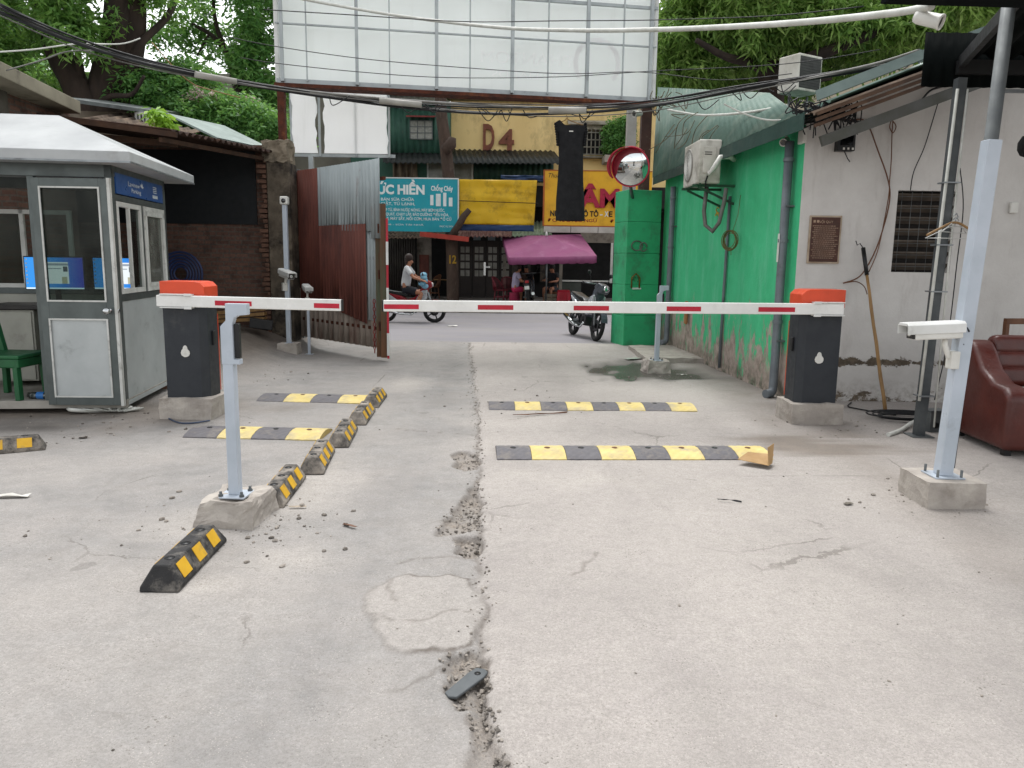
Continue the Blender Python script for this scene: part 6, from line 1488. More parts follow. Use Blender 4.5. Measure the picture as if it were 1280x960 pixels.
# ------------------------------------------------------------------ motorbikes
TYRE = pm('tyre', '#1a1a1b', '#232323', 8, .9, dirt='#5a554d', dlo=.6, dhi=.9)
ENG = pm('engine_metal', '#3c3c3d', '#2c2c2d', 6, .45, .6)
def ring(b, c, R_, r, n=28, m=8):
    vs = []; fs = []
    for i in range(n):
        a = 2*math.pi*i/n
        for k in range(m):
            e = 2*math.pi*k/m; q = R_+r*math.cos(e); vs.append((c[0]+r*math.sin(e), c[1]+q*math.cos(a), c[2]+q*math.sin(a)))
    for i in range(n):
        for k in range(m): fs.append((i*m+k, ((i+1)%n)*m+k, ((i+1)%n)*m+(k+1)%m, i*m+(k+1)%m))
    return b.add(vs, fs, True)
def motorbike(label, loc, rz, lean, body, accent, scooter=False, steer=0):
    t = thing('motorbike', label, 'motorbike', loc, rz); t.matrix_basis = t.matrix_basis @ Matrix.Rotation(lean, 4, 'Y')
    BM, AM = body, accent
    def wheel(y, par=None):
        o = ring(MB(), (0,y,.28), .245, .042).build('wheel', TYRE, t); b = ring(MB(), (0,y,.28), .205, .014)
        for k in range(5):
            a = rad(72*k); b.bar((0,y,.28),(0,y+.2*math.cos(a),.28+.2*math.sin(a)),.03,.03,(1,0,0))
        b.lathe([(.05,-.05),(.05,.05)], Matrix.Translation((0,y,.28)) @ Matrix.Rotation(math.pi/2,4,'Y'), 12); b.lathe([(.11,.03),(.11,.034),(.05,.034)], Matrix.Translation((0,y,.28)) @ Matrix.Rotation(math.pi/2,4,'Y'), 18)
        b.build('rim', ENG, o); return o
    wheel(-.62); fo = len(bpy.data.objects); wf = wheel(.62)
    b = MB()
    for s in (-.075,.075): b.tube([(s,.62,.28),(s,.50,.62),(s*.9,.42,.86)],.022,8)
    b.build('fork', STEEL, t)
    arc = [(0,.62+.30*math.cos(a),.28+.30*math.sin(a)) for a in [rad(15+14*k) for k in range(11)]]
    b = MB(); n = len(arc)
    for i in range(n-1): b.slab(Vector(arc[i])+Vector((-.06,0,0)),Vector(arc[i])+Vector((.06,0,0)),Vector(arc[i+1])+Vector((.06,0,0)),Vector(arc[i+1])+Vector((-.06,0,0)),.006)
    b.build('front_fender', BM, t)
    MB().lim(-.11,.11,-.16,.18,.24,.46).lathe([(.1,-.13),(.1,.13)], Matrix.Translation((0,.02,.34)) @ Matrix.Rotation(math.pi/2,4,'Y'),14).build('engine', ENG, t, bevel=.02)
    side = [(.46,.70),(.48,.95),(.40,1.0),(.30,.86),(.14,.64),(-.05,.58),(-.2,.68),(-.45,.74),(-.86,.84),(-.9,.78),(-.62,.62),(-.35,.50),(-.1,.42),(.16,.40),(.34,.50)]
    Tm = lambda w: Matrix(((0,0,1,-w/2),(1,0,0,0),(0,1,0,0),(0,0,0,1)))
    MB().prism(side, .20, Tm(.20)).build('body', BM, t, bevel=.04, seg=3, smooth=True)
    MB().prism([(.44,.62),(.46,.84),(.30,.80),(.16,.60),(.18,.44),(.32,.46)], .27, Tm(.27)).build('leg_shield', AM, t, bevel=.03, seg=3)
    MB().prism([(-.28,.55),(-.5,.70),(-.80,.78),(-.62,.64),(-.4,.52)], .25, Tm(.25)).build('side_cover', AM, t, bevel=.02)
    MB().prism([(.02,.68),(-.1,.755),(-.4,.79),(-.78,.86),(-.82,.83),(-.4,.71),(-.12,.66)], .23, Tm(.23)).build('seat', BLACKP, t, bevel=.03, seg=3, smooth=True)
    hb_ = bpy.data.objects.new('handlebar', None); COL.objects.link(hb_); hb_.parent = t; hb_.matrix_basis = Matrix.Translation((0,.42,.0)) @ Matrix.Rotation(steer,4,'Z')
    MB().prism([(.16,.92),(.14,1.02),(.02,1.07),(-.08,1.0),(-.02,.88),(.10,.86)], .22, Tm(.22)).build('cowl', BM, hb_, bevel=.03, seg=3)
    MB().lathe([(.085,.0),(.08,.03),(.05,.05),(0,.055)], Matrix.Translation((0,.13,.96)) @ Matrix.Rotation(-math.pi/2,4,'X') @ Matrix.Scale(.7,4,(0,1,0)), 16).build('headlight', CHROME, hb_)
    MB().tube([(-.34,-.14,1.03),(-.2,-.04,1.03),(.2,-.04,1.03),(.34,-.14,1.03)],.014,7).build('bar', STEEL, hb_)
    for s in (-1,1):
        MB().tube([(s*.25,-.09,1.03),(s*.35,-.15,1.03)],.019,8).build('grip', BLACKP, hb_)
        MB().tube([(s*.22,-.06,1.04),(s*.27,-.05,1.15),(s*.30,-.06,1.19)],.007,5).ball((s*.31,-.06,1.225),(.055,.015,.04),10).build('mirror', BLACKP, hb_)
    MB().tube([(.1,.16,.3),(.13,.05,.2),(.14,-.25,.22),(.16,-.4,.27),(.17,-.85,.40)],[.02,.02,.025,.045,.05],10).build('exhaust', CHROME, t)
    MB().lim(-.06,.06,-.93,-.86,.74,.82).build('tail_light', flat('tail_red','#a01218',.3) if 'tail_red' not in bpy.data.materials else bpy.data.materials['tail_red'], t, bevel=.01)
    MB().slab((-.07,-.98,.50),(.07,-.98,.50),(.06,-.88,.76),(-.06,-.88,.76),.01).build('rear_fender', BLACKP, t); MB().lim(-.075,.075,-.995,-.985,.54,.65).build('number_plate', WHITE, t)
    MB().lim(-.24,.24,.02,.05,.24,.27).lim(-.2,.2,-.28,-.25,.27,.30).build('footpegs', STEELD, t); b = MB()
    for s in (-.09,.09): b.tube([(s,-.62,.28),(s,-.5,.55),(s,-.45,.66)],.025,8).bar((s,-.62,.28),(s,-.1,.34),.03,.04)
    b.build('swingarm', STEELD, t)
    if abs(lean) > .01: MB().tube([(-.1,-.05,.26),(-.22,-.10,.02)],.012,6).build('kickstand', STEELD, t)
    return t
GREYB = pm('bike_grey', '#4b5058', '#3d4148', 4, .3); SIL = pm('bike_silver', '#b9bcc0', '#a4a8ac', 4, .25, .3); REDB = pm('bike_red', '#8f1523', '#7c111d', 4, .3); BLKB = pm('bike_black', '#17181b', '#202226', 4, .3)
f_, r_ = G(741,427), G(721,414); f_ = Vector((1.66,15.6,0)); r_ = Vector((1.33,16.8,0)); m_ = (f_+r_)/2; dr_ = f_-r_
motorbike('grey and silver motorbike parked at the entrance by the green pillar', (m_.x,m_.y,.0), math.atan2(-dr_.x,dr_.y), rad(-9), GREYB, SIL, steer=rad(28)).scale = (1.1,1.1,1.1)
q = at(664,380,24.9); motorbike('black motorbike with red tail light parked under the purple umbrella', (q.x, 25.5, .145), rad(-6), rad(-5), BLKB, GREYB)
rx = -2.62; ry = 19.6
motorbike('red motorbike being ridden along the street past the gate leaf', (rx, ry, 0), rad(-90), 0, REDB, SIL)
# ------------------------------------------------------------------ people
SKIN = pm('skin', '#a8745a', '#9a6850', 5, .55)
def skin_mesh(pts, edges, rads, root, name, mat, parent, sub=2):
    me = bpy.data.meshes.new(name); me.from_pydata([tuple(p) for p in pts], edges, []); me.update()
    o = bpy.data.objects.new(name, me); COL.objects.link(o); sk = o.modifiers.new('s', 'SKIN'); sk.use_smooth_shade = True
    if not me.skin_vertices: return o
    for i, r_ in enumerate(rads): me.skin_vertices[0].data[i].radius = (r_ if isinstance(r_, tuple) else (r_, r_))
    me.skin_vertices[0].data[root].use_root = True
    ss = o.modifiers.new('d', 'SUBSURF'); ss.levels = sub; ss.render_levels = sub
    dg = bpy.context.evaluated_depsgraph_get(); m2 = bpy.data.meshes.new_from_object(o.evaluated_get(dg)); o.modifiers.clear(); o.data = m2; bpy.data.meshes.remove(me)
    m2.materials.clear(); m2.materials.append(mat); m2.name = name
    if parent: o.parent = parent
    return o
def person(label, loc, rz, J, shirt, shorts, hair, sleeves=.45, legcover=.55):
    """J: joint positions, local, facing +y"""
    t = thing('person', label, 'person', loc, rz)
    P = {k: Vector(v) for k, v in J.items()}
    names = ['pelvis','belly','chest','neck','chin','head']; pts = [P['pelvis'], P['pelvis'].lerp(P['chest'],.5), P['chest'], P['neck'], P['neck'].lerp(P['head'],.5), P['head']]
    rads = [(.14,.11),(.13,.10),(.15,.105),.055,.082,.088]; edges = [(0,1),(1,2),(2,3),(3,4),(4,5)]
    fwd = (P['head']-P['neck']).cross(Vector((1,0,0))); 
    pts.append(P['neck'].lerp(P['head'],.5)+Vector((0,.105,-.0))); rads.append(.018); edges.append((4,6))
    def chain(start, plist, rl):
        prev = start
        for p, r_ in zip(plist, rl):
            pts.append(p); rads.append(r_); edges.append((prev, len(pts)-1)); prev = len(pts)-1
        return prev
    for s in ('l','r'):
        sh, el, ha = P['shoulder_'+s], P['elbow_'+s], P['hand_'+s]
        e = chain(2, [sh, sh.lerp(el,.5), el, el.lerp(ha,.5), ha], [.062,.05,.042,.038,.028])
        d_ = (ha-el).normalized(); sd = d_.cross(Vector((0,0,1)));  sd = sd.normalized() if sd.length > .1 else Vector((1,0,0))
        palm = chain(e, [ha+d_*.06], [.034])
        for k in range(4): chain(palm, [ha+d_*(.10)+sd*(.03*(k-1.5)), ha+d_*(.135+.012*(k in (1,2)))+sd*(.032*(k-1.5))+Vector((0,0,-.03))], [.011,.009])
        chain(e, [ha+d_*.04+sd*.045, ha+d_*.08+sd*.06], [.012,.010])
        hi, kn, an, to = P['hip_'+s], P['knee_'+s], P['ankle_'+s], P['toe_'+s]
        chain(0, [hi, hi.lerp(kn,.5), kn, kn.lerp(an,.4), an, to], [.095,.082,.06,.056,.038,.034])
    skin_mesh(pts, edges, rads, 0, 'body', SKIN, t)
    # shirt
    sp = [P['pelvis']+Vector((0,0,-.03)), P['pelvis'].lerp(P['chest'],.5), P['chest'], P['chest'].lerp(P['neck'],.7)]; sr = [(.172,.142),(.162,.132),(.174,.13),.085]; se = [(0,1),(1,2),(2,3)]
    for s in ('l','r'):
        sh, el = P['shoulder_'+s], P['elbow_'+s]; sp += [sh, sh.lerp(el, sleeves), sh.lerp(el, min(1, sleeves+.25))]; sr += [.08,.068,.066]; n = len(sp); se += [(2,n-3),(n-3,n-2),(n-2,n-1)]
    skin_mesh(sp, se, sr, 0, 'shirt', shirt, t)
    sp = [P['pelvis']+Vector((0,0,.05)), P['pelvis']]; sr = [(.152,.125),(.158,.13)]; se = [(0,1)]
    for s in ('l','r'):
        hi, kn = P['hip_'+s], P['knee_'+s]; sp += [hi, hi.lerp(kn,legcover*.6), hi.lerp(kn,legcover)]; sr += [.112,.10,.098]; n = len(sp); se += [(1,n-3),(n-3,n-2),(n-2,n-1)]
    skin_mesh(sp, se, sr, 1, 'shorts', shorts, t)
    h = P['head']; b = MB(); b.ball(h+Vector((0,-.022,.018)), (.102,.108,.112), 14); b.ball(h+Vector((0,-.075,-.06)), (.085,.06,.10), 12)
    b.build('hair', hair, t)
    for s in (-1,1): MB().ball(h.lerp(P['neck'],.42)+Vector((s*.032,.083,.03)), (.012,.008,.008), 8).build('eye', BLACKP, t)
    return t
HAIRB = pm('brown_hair', '#2e1d16', '#241610', 6, .6); HAIRK = pm('black_hair', '#120f0e', '#1a1614', 6, .5)
J = dict(pelvis=(0,-.12,.86), chest=(0,-.06,1.24), neck=(0,-.03,1.43), head=(0,.0,1.60), shoulder_l=(-.18,-.05,1.36), elbow_l=(-.27,.12,1.14), hand_l=(-.30,.34,1.07), shoulder_r=(.18,-.05,1.36), elbow_r=(.27,.12,1.14), hand_r=(.30,.34,1.07),
         hip_l=(-.1,-.1,.84), knee_l=(-.19,.32,.74), ankle_l=(-.20,.14,.34), toe_l=(-.21,.28,.30), hip_r=(.1,-.1,.84), knee_r=(.19,.32,.74), ankle_r=(.20,.14,.34), toe_r=(.21,.28,.30))
person('rider in white shirt and dark shorts on the red motorbike', (rx, ry, .0), rad(-90), J, pm('white_shirt','#c9cacb','#b8b9bb',4,.8), pm('navy_shorts','#1b1d26','#14161d',4,.8), HAIRB, .5, .75)
b = MB(); random.seed(2)
for i in range(5): b.ball((random.uniform(-.04,.04),random.uniform(-.04,.04),.07*i), (.09,.11,.07), 10)
o = b.build('blue_bag', pm('pale_blue_bag','#7fb0c6','#5f95b0',5,.4), None); o.matrix_basis = Matrix.Translation((rx+.36, ry-.18, .92)); tag(o, 'pale blue bag hanging before the rider of the red motorbike', 'bag')
JS = dict(pelvis=(0,0,.50), chest=(0,.06,.88), neck=(0,.10,1.06), head=(0,.14,1.22), shoulder_l=(-.17,.06,.99), elbow_l=(-.24,.16,.76), hand_l=(-.16,.40,.74), shoulder_r=(.17,.06,.99), elbow_r=(.24,.16,.76), hand_r=(.16,.40,.78),
          hip_l=(-.1,.02,.49), knee_l=(-.13,.46,.50), ankle_l=(-.13,.42,.07), toe_l=(-.13,.56,.03), hip_r=(.1,.02,.49), knee_r=(.13,.46,.50), ankle_r=(.13,.42,.07), toe_r=(.13,.56,.03))
q = at(643,378,25.6)
st_ = thing('pink_stool', 'low pink stool under the woman in lavender', 'stool', (q.x, 25.75, .145)); MB().lathe([(0,0),(.2,0),(.17,.36),(.19,.38),(0,.38)],None,16).build('seat', pm('pink_plastic','#b03a5c','#9c3351',4,.5), st_)
person('seated woman in lavender top and pink shorts at the shop front', (q.x, 25.75, .145), rad(-75), JS, pm('lavender_top','#a89fb6','#978ea6',4,.8), pm('pink_shorts','#c22a5c','#ad2551',4,.7), HAIRB, .4, .6)
q = at(651,378,27.4)
st_ = thing('dark_stool', 'dark stool under the person seated deeper in the shop', 'stool', (q.x+.2, 27.4, .145)); MB().lathe([(0,0),(.2,0),(.17,.36),(.19,.38),(0,.38)],None,16).build('seat', BLACKP, st_)
person('person in dark brown top seated deeper in the shop behind the woman', (q.x+.2, 27.4, .145), rad(170), JS, pm('brown_top','#3e2b26','#32221e',4,.8), pm('dark_trousers','#1d1d20','#151517',4,.8), HAIRK, .4, 1.0)
q = at(686,378,27.0)
st_ = thing('wooden_stool', 'brown stool under the person behind the umbrella pole', 'stool', (q.x+.15, 27.0, .145)); MB().lathe([(0,0),(.2,0),(.17,.36),(.19,.38),(0,.38)],None,16).build('seat', WOODB, st_)
person('person in black top seated behind the umbrella pole and motorbike', (q.x+.15, 27.0, .145), rad(150), JS, pm('black_top','#15151a','#1b1b20',4,.8), pm('grey_shorts','#34343a','#2a2a30',4,.8), HAIRK, .4, .7)
# ------------------------------------------------------------------ overhead cables and the dress on its hanger
main = [(-60,-16,7.0),(0,12,7.4),(100,55,8.2),(200,84,8.9),(300,103,9.5),(420,119,10),(520,130,10.2),(620,137,10.2),(720,138,10),(820,131,9.7),(920,113,9.3),(1000,99,9.0),(1090,82,8.7),(1150,66,8.4)]
cb = thing('cable_bundle', 'sagging bundle of black overhead cables with grey sleeves across the entrance', 'cables', at(620,137,10.2))
random.seed(21)
for k in range(7):
    ox, ph = random.uniform(-1,1), random.uniform(0,6); pts = []
    for i, (x, y, d_) in enumerate(main):
        p = at(x, y+ (k-3)*1.5 + 3.0*math.sin(i*.9+ph), d_+.05*math.sin(ph+i)); pts.append(p)
    MB().tube(smooth_pts(pts), .006+.005*(k%3), 6).build('cable', (CABLE, CABLE, CABLEG, CABLE, CABLE, CABLE, CABLEG)[k], cb, world=True)
def seg(x0, y0, d0, x1, y1, d1, r, nm, mat): MB().tube([at(x0,y0,d0), at((x0+x1)/2,(y0+y1)/2,(d0+d1)/2), at(x1,y1,d1)], r, 10).build(nm, mat, cb, world=True)
SLV = pm('grey_sleeve', '#9d9b94', '#86847d', 4, .6)
seg(244,93,9.1,295,102,9.4,.034,'sleeve',SLV); seg(474,126,10.0,527,131,10.1,.038,'sleeve',SLV); seg(686,138,10.0,733,138,9.9,.042,'sleeve',SLV)
for i in range(22):
    x = random.uniform(330,1120); j = max(k for k in range(len(main)-1) if main[k][0] <= x); f = (x-main[j][0])/(main[j+1][0]-main[j][0]); y = main[j][1]+f*(main[j+1][1]-main[j][1]); d_ = main[j][2]+f*(main[j+1][2]-main[j][2])
    MB().tube(smooth_pts([at(x,y,d_),at(x+random.uniform(4,14),y+random.uniform(4,16),d_),at(x+random.uniform(10,30),y+random.uniform(-2,8),d_)]), .006, 4).build('loose_end', CABLE, cb, world=True)
def cable(label, L, r, mat, name='overhead_cable'): return tag(MB().tube(smooth_pts([at(*p) for p in L]), r, 6).build(name, mat, None), label, 'cable', None)
cable('thin black cable crossing the lower part of the hoarding, upper of two', [(280,45,9),(345,58,9.4),(450,73,9.8),(560,83,10),(700,92,10),(800,90,9.8),(900,100,9.3),(990,92,9)], .005, CABLE)
cable('thin black cable crossing the lower part of the hoarding, lower of two', [(300,72,9),(345,79,9.4),(450,90,9.8),(560,97,10),(700,96,10),(812,89,9.8),(980,80,9),(1100,62,8.6)], .005, CABLE)
cable('thin dark cable crossing high over the hoarding near the top of the view', [(330,12,9),(430,18,9.6),(580,27,10),(700,26,10),(815,25,9.7),(960,20,9),(1080,8,8.5)], .006, CABLE)
cable('pale loose cable drooping across the tree trunks above the booth roof', [(-20,66,8),(40,62,8.3),(95,55,8.6),(150,55,9),(175,48,9.2)], .008, CABLEW)
cable('pale cable climbing from the eave over the booth to the black bundle', [(8,88,8.2),(50,76,8.5),(88,64,8.7),(145,65,9),(175,75,9.1)], .008, CABLEG)
cable('thin yellowish wire hanging down slantwise before the trees behind the booth', [(190,53,9),(218,85,9.2),(240,104,9.4),(262,112,9.5),(300,122,9.8)], .006, WOOD)
cable('white cable swinging from the bundle to the corner of the gatehouse', [(905,130,9.3),(930,142,9.2),(960,150,9.1),(990,148,9.0),(1020,138,8.9),(1060,118,8.7)], .010, CABLEW)
cable('white tube fixed along the green sheet screen below the bundle', [(835,137,12.5),(850,140,12.2),(880,144,11.6),(930,141,10.8),(985,132,9.8)], .018, CABLEW)
b = MB(); random.seed(8)
for k in range(14):
    x, y = random.uniform(835,960), random.uniform(140,165); d_ = 11.5
    b.tube(smooth_pts([at(x,y,d_),at(x-random.uniform(5,20),y+random.uniform(8,18),d_),at(x-random.uniform(15,40),y+random.uniform(15,45),d_+.4)]), .006, 4, False)
for k in range(10):
    x, y = random.uniform(815,850), random.uniform(110,135); b.tube(smooth_pts([at(x,y,13),at(x+random.uniform(-12,12),y+random.uniform(4,14),13),at(x+random.uniform(-14,14),y+random.uniform(10,24),13),at(x+random.uniform(-10,16),y+random.uniform(0,20),13)]), .007, 4, False)
tag(b.build('dead_vine', pm('dry_vine','#6b6450','#4e4a3b',6,.9), None), 'dry tangle of vines and wires hanging on the green sheet screen', 'vine')
y = 9.95; hp_ = at(707,146,y)
dr = thing('black_dress', 'long black sleeveless dress hanging from the overhead cables on a hanger', 'dress', hp_)
pts_ = [(695,153),(700,151),(707,155),(716,160),(724,158),(730,157)]
outline = [(695,153),(697,168),(698,180),(698.5,200),(697,225),(695,250),(694.5,274),(704,276),(718,277),(731,276),(730.5,250),(729,225),(729,200),(729.5,182),(732,166),(731,157),(725,156.5),(720,161),(713,161),(706,156),(702,151.5)]
front = [at(a, c, y) for a, c in outline]; cen = sum(front, Vector())/len(front)
# a shaped garment: rings down the body with folds
rows = []; nR = 26; nC = 36
def edge(py, side):
    L = [(153,695),(168,697),(180,698),(200,698.5),(225,697),(250,695),(276,694.5)]; R_ = [(157,731),(166,732),(182,729.5),(200,729),(225,729),(250,730.5),(276,731)]
    T_ = L if side == 0 else R_
    return float(np.interp(py, [q[0] for q in T_], [q[1] for q in T_]))
vs = []
for j in range(nR+1):
    py = 157+(276-157)*j/nR; l_, r_ = at(edge(py,0),py,y), at(edge(py,1),py,y); c_ = (l_+r_)/2; w_ = (r_-l_).length/2
    for k in range(nC):
        a = 2*math.pi*k/nC; fold = 1+.10*(j/nR)*math.sin(a*6+.5*math.sin(j*.2))+.04*math.sin(a*9+j*.3)
        vs.append(c_+Vector((w_*math.cos(a)*(1+.02*math.sin(a*6)), (.05+.06*j/nR)*math.sin(a)*fold, 0)))
fs = [(j*nC+k, (j+1)*nC+k, (j+1)*nC+(k+1)%nC, j*nC+(k+1)%nC) for j in range(nR) for k in range(nC)]
BLKC = pm('black_fabric', '#07080b', '#0b0c10', 6, .85, bump=.25, bscale=60)
b = MB().add(vs, fs, True)
b.build('skirt_and_bodice', BLKC, dr, world=True)
b = MB()
b.prism([(0,0),(.05,.03),(.10,-.02),(.2,-.075),(.28,-.06),(.33,-.03),(.375,-.04),(.37,-.12),(.0,-.12)], .06, Matrix(((1,0,0,at(694.5,153,y).x),(0,0,-1,y+.03),(0,1,0,at(695,153,y).z),(0,0,0,1)))).build('yoke', BLKC, dr, world=True, bevel=.01)
b = MB(); random.seed(6)
for side in (0,1):
    for i in range(9):
        py = 155+3.2*i; e_ = at(edge(py,side)+(-.8 if side == 0 else .8),py,y); b.ball(e_, (.022,.05,.02), 7)
b.build('ruffled_sleeves', BLKC, dr, world=True)
MB().tube(smooth_pts([at(696,154,y),at(706,150.5,y),at(709,147,y),at(711,150,y),at(730,157,y)]), .006, 5).tube(smooth_pts([at(709,147,y),at(708,143,y),at(710,139,y),at(712,142,y)]), .004, 5).build('hanger', WOOD, dr, world=True)
q = at(714,164,y-.055); MB().box(q,(.05,.004,.012)).build('label_tag', PLASW, dr, world=True)
# ------------------------------------------------------------------ trees
def leaf_mat(name, c1, c2, c3):
    t = NT(name); a = t.attr('tint')
    x = t.n('ShaderNodeValToRGB'); e = x.color_ramp.elements; e[0].color = lin(c1); e[1].color = lin(c3); m = e.new(.5); m.color = lin(c2); t.l(a, x.inputs[0])
    t.set(x.outputs[0], .5, 0, .4); tr = t.n('ShaderNodeBsdfTranslucent'); t.l(t.mix(.4, x.outputs[0], lin('#8fb24a')), tr.inputs[0]); ms = t.n('ShaderNodeMixShader'); ms.inputs[0].default_value = .45
    t.l(t.p.outputs[0], ms.inputs[1]); t.l(tr.outputs[0], ms.inputs[2]); t.l(ms.outputs[0], t.out.inputs[0]); return t.m
def crown(name, parent, mat, blobs, dens, nl, L, Wd, spread, droop, seed, gap=.0):
    """leaf whorls through the crown's volume. blobs: (centre, (rx,ry,rz))"""
    r = np.random.default_rng(seed); C = []
    for (c, rd) in blobs:
        vol = rd[0]*rd[1]*rd[2]; n = int(dens*vol**.72)
        u = r.normal(size=(n,3)); u /= np.linalg.norm(u,axis=1)[:,None]; rr = r.random(n)**.45
        p = np.array(c)+u*rr[:,None]*np.array(rd)*(1+.25*np.sin(u[:,:1]*7+seed)*np.cos(u[:,2:]*6))
        C.append(p)
    C = np.concatenate(C)
    if gap:
        g = np.array([mnoise.noise(Vector(c*.95))+.5*mnoise.noise(Vector(c*2.3)) for c in C]); C = C[g > gap-.55+0*g]
    n = len(C); az0 = r.random(n)*6.28; tilt = r.normal(0,.35,(n,2)); tint0 = np.clip(r.normal(.5,.2,n)+.25*np.array([mnoise.noise(Vector(c*.7)) for c in C]),0,1)
    k = np.tile(np.arange(nl),(n,1)); az = az0[:,None]+k*2*math.pi/nl+r.normal(0,.3,(n,nl)); el = r.normal(-droop,.38,(n,nl))
    d = np.stack([np.cos(az)*np.cos(el), np.sin(az)*np.cos(el), np.sin(el)],-1); d[...,0] += tilt[:,None,0]*.5; d[...,1] += tilt[:,None,1]*.5
    base = C[:,None,:]+r.normal(0,spread,(n,nl,3)); Ls = L*r.uniform(.5,1.3,(n,nl,1))*np.clip(r.normal(1,.2,(n,1,1)),.6,1.5); 
    side = np.cross(d, np.array([0,0,1.])); side /= (np.linalg.norm(side,axis=-1,keepdims=True)+1e-6); rl = r.normal(0,.7,(n,nl,1)); upv = np.cross(side,d); side = side*np.cos(rl)+upv*np.sin(rl)
    tip = base+d*Ls; tip[...,2] -= (Ls*.25*droop)[...,0]; mid = base+d*Ls*.45
    V = np.stack([base, mid+side*Wd*.5, tip, mid-side*Wd*.5],2).reshape(-1,3); nq = len(V)//4
    me = bpy.data.meshes.new(name); me.vertices.add(len(V)); me.vertices.foreach_set('co', V.astype(np.float32).ravel())
    me.loops.add(nq*4); me.loops.foreach_set('vertex_index', np.arange(nq*4,dtype=np.int32)); me.polygons.add(nq); me.polygons.foreach_set('loop_start', np.arange(0,nq*4,4,dtype=np.int32)); me.update(calc_edges=True)
    a = me.attributes.new('tint','FLOAT','POINT'); a.data.foreach_set('value', np.repeat(np.clip(tint0[:,None]+r.normal(0,.12,(n,nl)),0,1).ravel(),4).astype(np.float32))
    me.materials.append(mat); o = bpy.data.objects.new(name, me); COL.objects.link(o)
    if parent is not None:
        o.parent = parent; M_ = np.array(parent.matrix_basis.inverted()); V2 = V@M_[:3,:3].T+M_[:3,3]; me.vertices.foreach_set('co', V2.astype(np.float32).ravel())
    return o
LF1 = leaf_mat('leaf_mid', '#4f743c', '#6d994d', '#9bc068'); LF2 = leaf_mat('leaf_dark', '#487040', '#629552', '#88b566'); LF3 = leaf_mat('leaf_bright', '#557a3c', '#80a352', '#aec878')
def B(px, py, y, rx, ry, rz): c = at(px, py, y); return ((c.x,c.y,c.z),(rx,ry,rz))
TBARK = pm('dark_bark', '#3c312b', '#2a221f', 4, .95, st=(1,1,.3), bump=.8, bscale=14)
def limbs(parent, L):
    for nm, pts, r0, r1 in L:
        P_ = smooth_pts([at(*p) for p in pts], 4); n = len(P_); MB().tube(P_, [r0+(r1-r0)*i/(n-1) for i in range(n)], 9).build(nm, TBARK, parent, world=True)
t1 = thing('forked_tree', 'tall dark tree with forked thick trunks rising behind the booth', 'tree', (at(130,140,17).x, 17, 0))
limbs(t1, [('trunk',[(128,420,17),(130,200,17),(128,135,17),(140,70,17),(148,20,17),(150,-60,17)],.42,.25),('trunk',[(150,420,17.2),(152,180,17.2),(156,100,17.2),(165,40,17.2),(166,-60,17.2)],.36,.26),('trunk',[(118,420,16.8),(112,170,16.8),(96,110,16.8),(75,70,16.8),(60,20,16.8),(50,-50,16.8)],.34,.2),
    ('limb',[(100,110,16.8),(100,85,16.7),(96,60,16.6)],.12,.05),('limb',[(156,110,17),(172,60,17),(210,20,17.5),(225,-20,18)],.1,.05),('limb',[(122,130,16.8),(140,120,16.4),(165,118,16.2),(180,95,16)],.07,.03)])
crown('crown', t1, LF1, [B(10,30,16.5,1.0,1.5,.9),B(15,95,16.5,1.2,1.3,.8),B(75,8,16.2,.7,1.0,.5),B(100,42,15.9,.55,.7,.6),B(120,15,15.9,.35,.6,.4),B(205,-5,17.5,.7,1.2,.4),B(60,115,18.2,.9,.8,.5),B(110,-60,17,2.2,2,.5),B(190,110,18,.8,.8,.45),B(-40,50,16.5,1.5,1.5,1.8),B(60,-90,17,3,2.5,1.2)], 640, 9, .20, .055, .10, .35, 3, .58)
t2 = thing('branching_tree', 'airy tree with thin branches against the white sky behind the shed', 'tree', (at(300,150,21).x, 21, 0))
limbs(t2, [('trunk',[(315,420,21),(318,220,21),(310,150,21),(296,100,21),(285,60,21)],.26,.12),('limb',[(308,130,21),(300,85,21),(280,60,21),(262,42,21),(240,30,21)],.1,.04),('limb',[(296,90,21),(320,60,21),(330,20,21)],.08,.04),('limb',[(285,70,21),(270,30,21),(265,-20,21)],.08,.03),('limb',[(262,42,21),(246,70,21)],.04,.02)])
crown('crown', t2, LF2, [B(295,15,21,1.2,1.2,.7),B(330,45,21,.9,1,.8),B(318,85,21,.8,1,.6),B(250,40,21,.7,1,.5),B(255,70,21,.8,1,.4),B(335,130,21,.8,1,.9),B(280,-30,21,2.5,2,.8),B(215,55,21,.6,.8,.5),B(345,0,21,.8,1,.6)], 560, 9, .20, .06, .10, .35, 5, .62)
t3 = thing('flowering_shrub', 'dense green shrub with pale pink flowers above the shed roof', 'shrub', (at(270,160,17.5).x, 17.5, 0))
limbs(t3, [('trunk',[(265,420,17.6),(266,250,17.6),(268,180,17.6)],.12,.06)])
crown('crown', t3, LF2, [B(205,125,17.5,1.0,1,.55),B(250,150,17.3,1.0,1,.55),B(300,155,17.3,.9,1,.5),B(330,165,17.3,.6,.9,.45),B(230,100,17.8,.7,.8,.4),B(185,105,17.6,.7,.8,.4),B(280,135,17.6,.6,.8,.3),B(225,175,17.0,1.0,.8,.4)], 1900, 8, .13, .05, .07, .3, 7)
FLW = leaf_mat('pink_petal', '#b98fa2', '#c9a5b4', '#d8bcc6')
crown('blossom', t3, FLW, [B(250,118,16.7,.35,.2,.10),B(262,121,16.7,.2,.2,.1),B(235,124,16.7,.15,.2,.08),B(310,125,17,.25,.2,.06)], 700, 6, .05, .045, .03, .1, 9)
t5 = thing('background_trees', 'distant dark foliage closing the view behind the branching tree', 'trees', (-14, 30, 0)); t5['kind'] = 'stuff'; t5.pop('category', None)
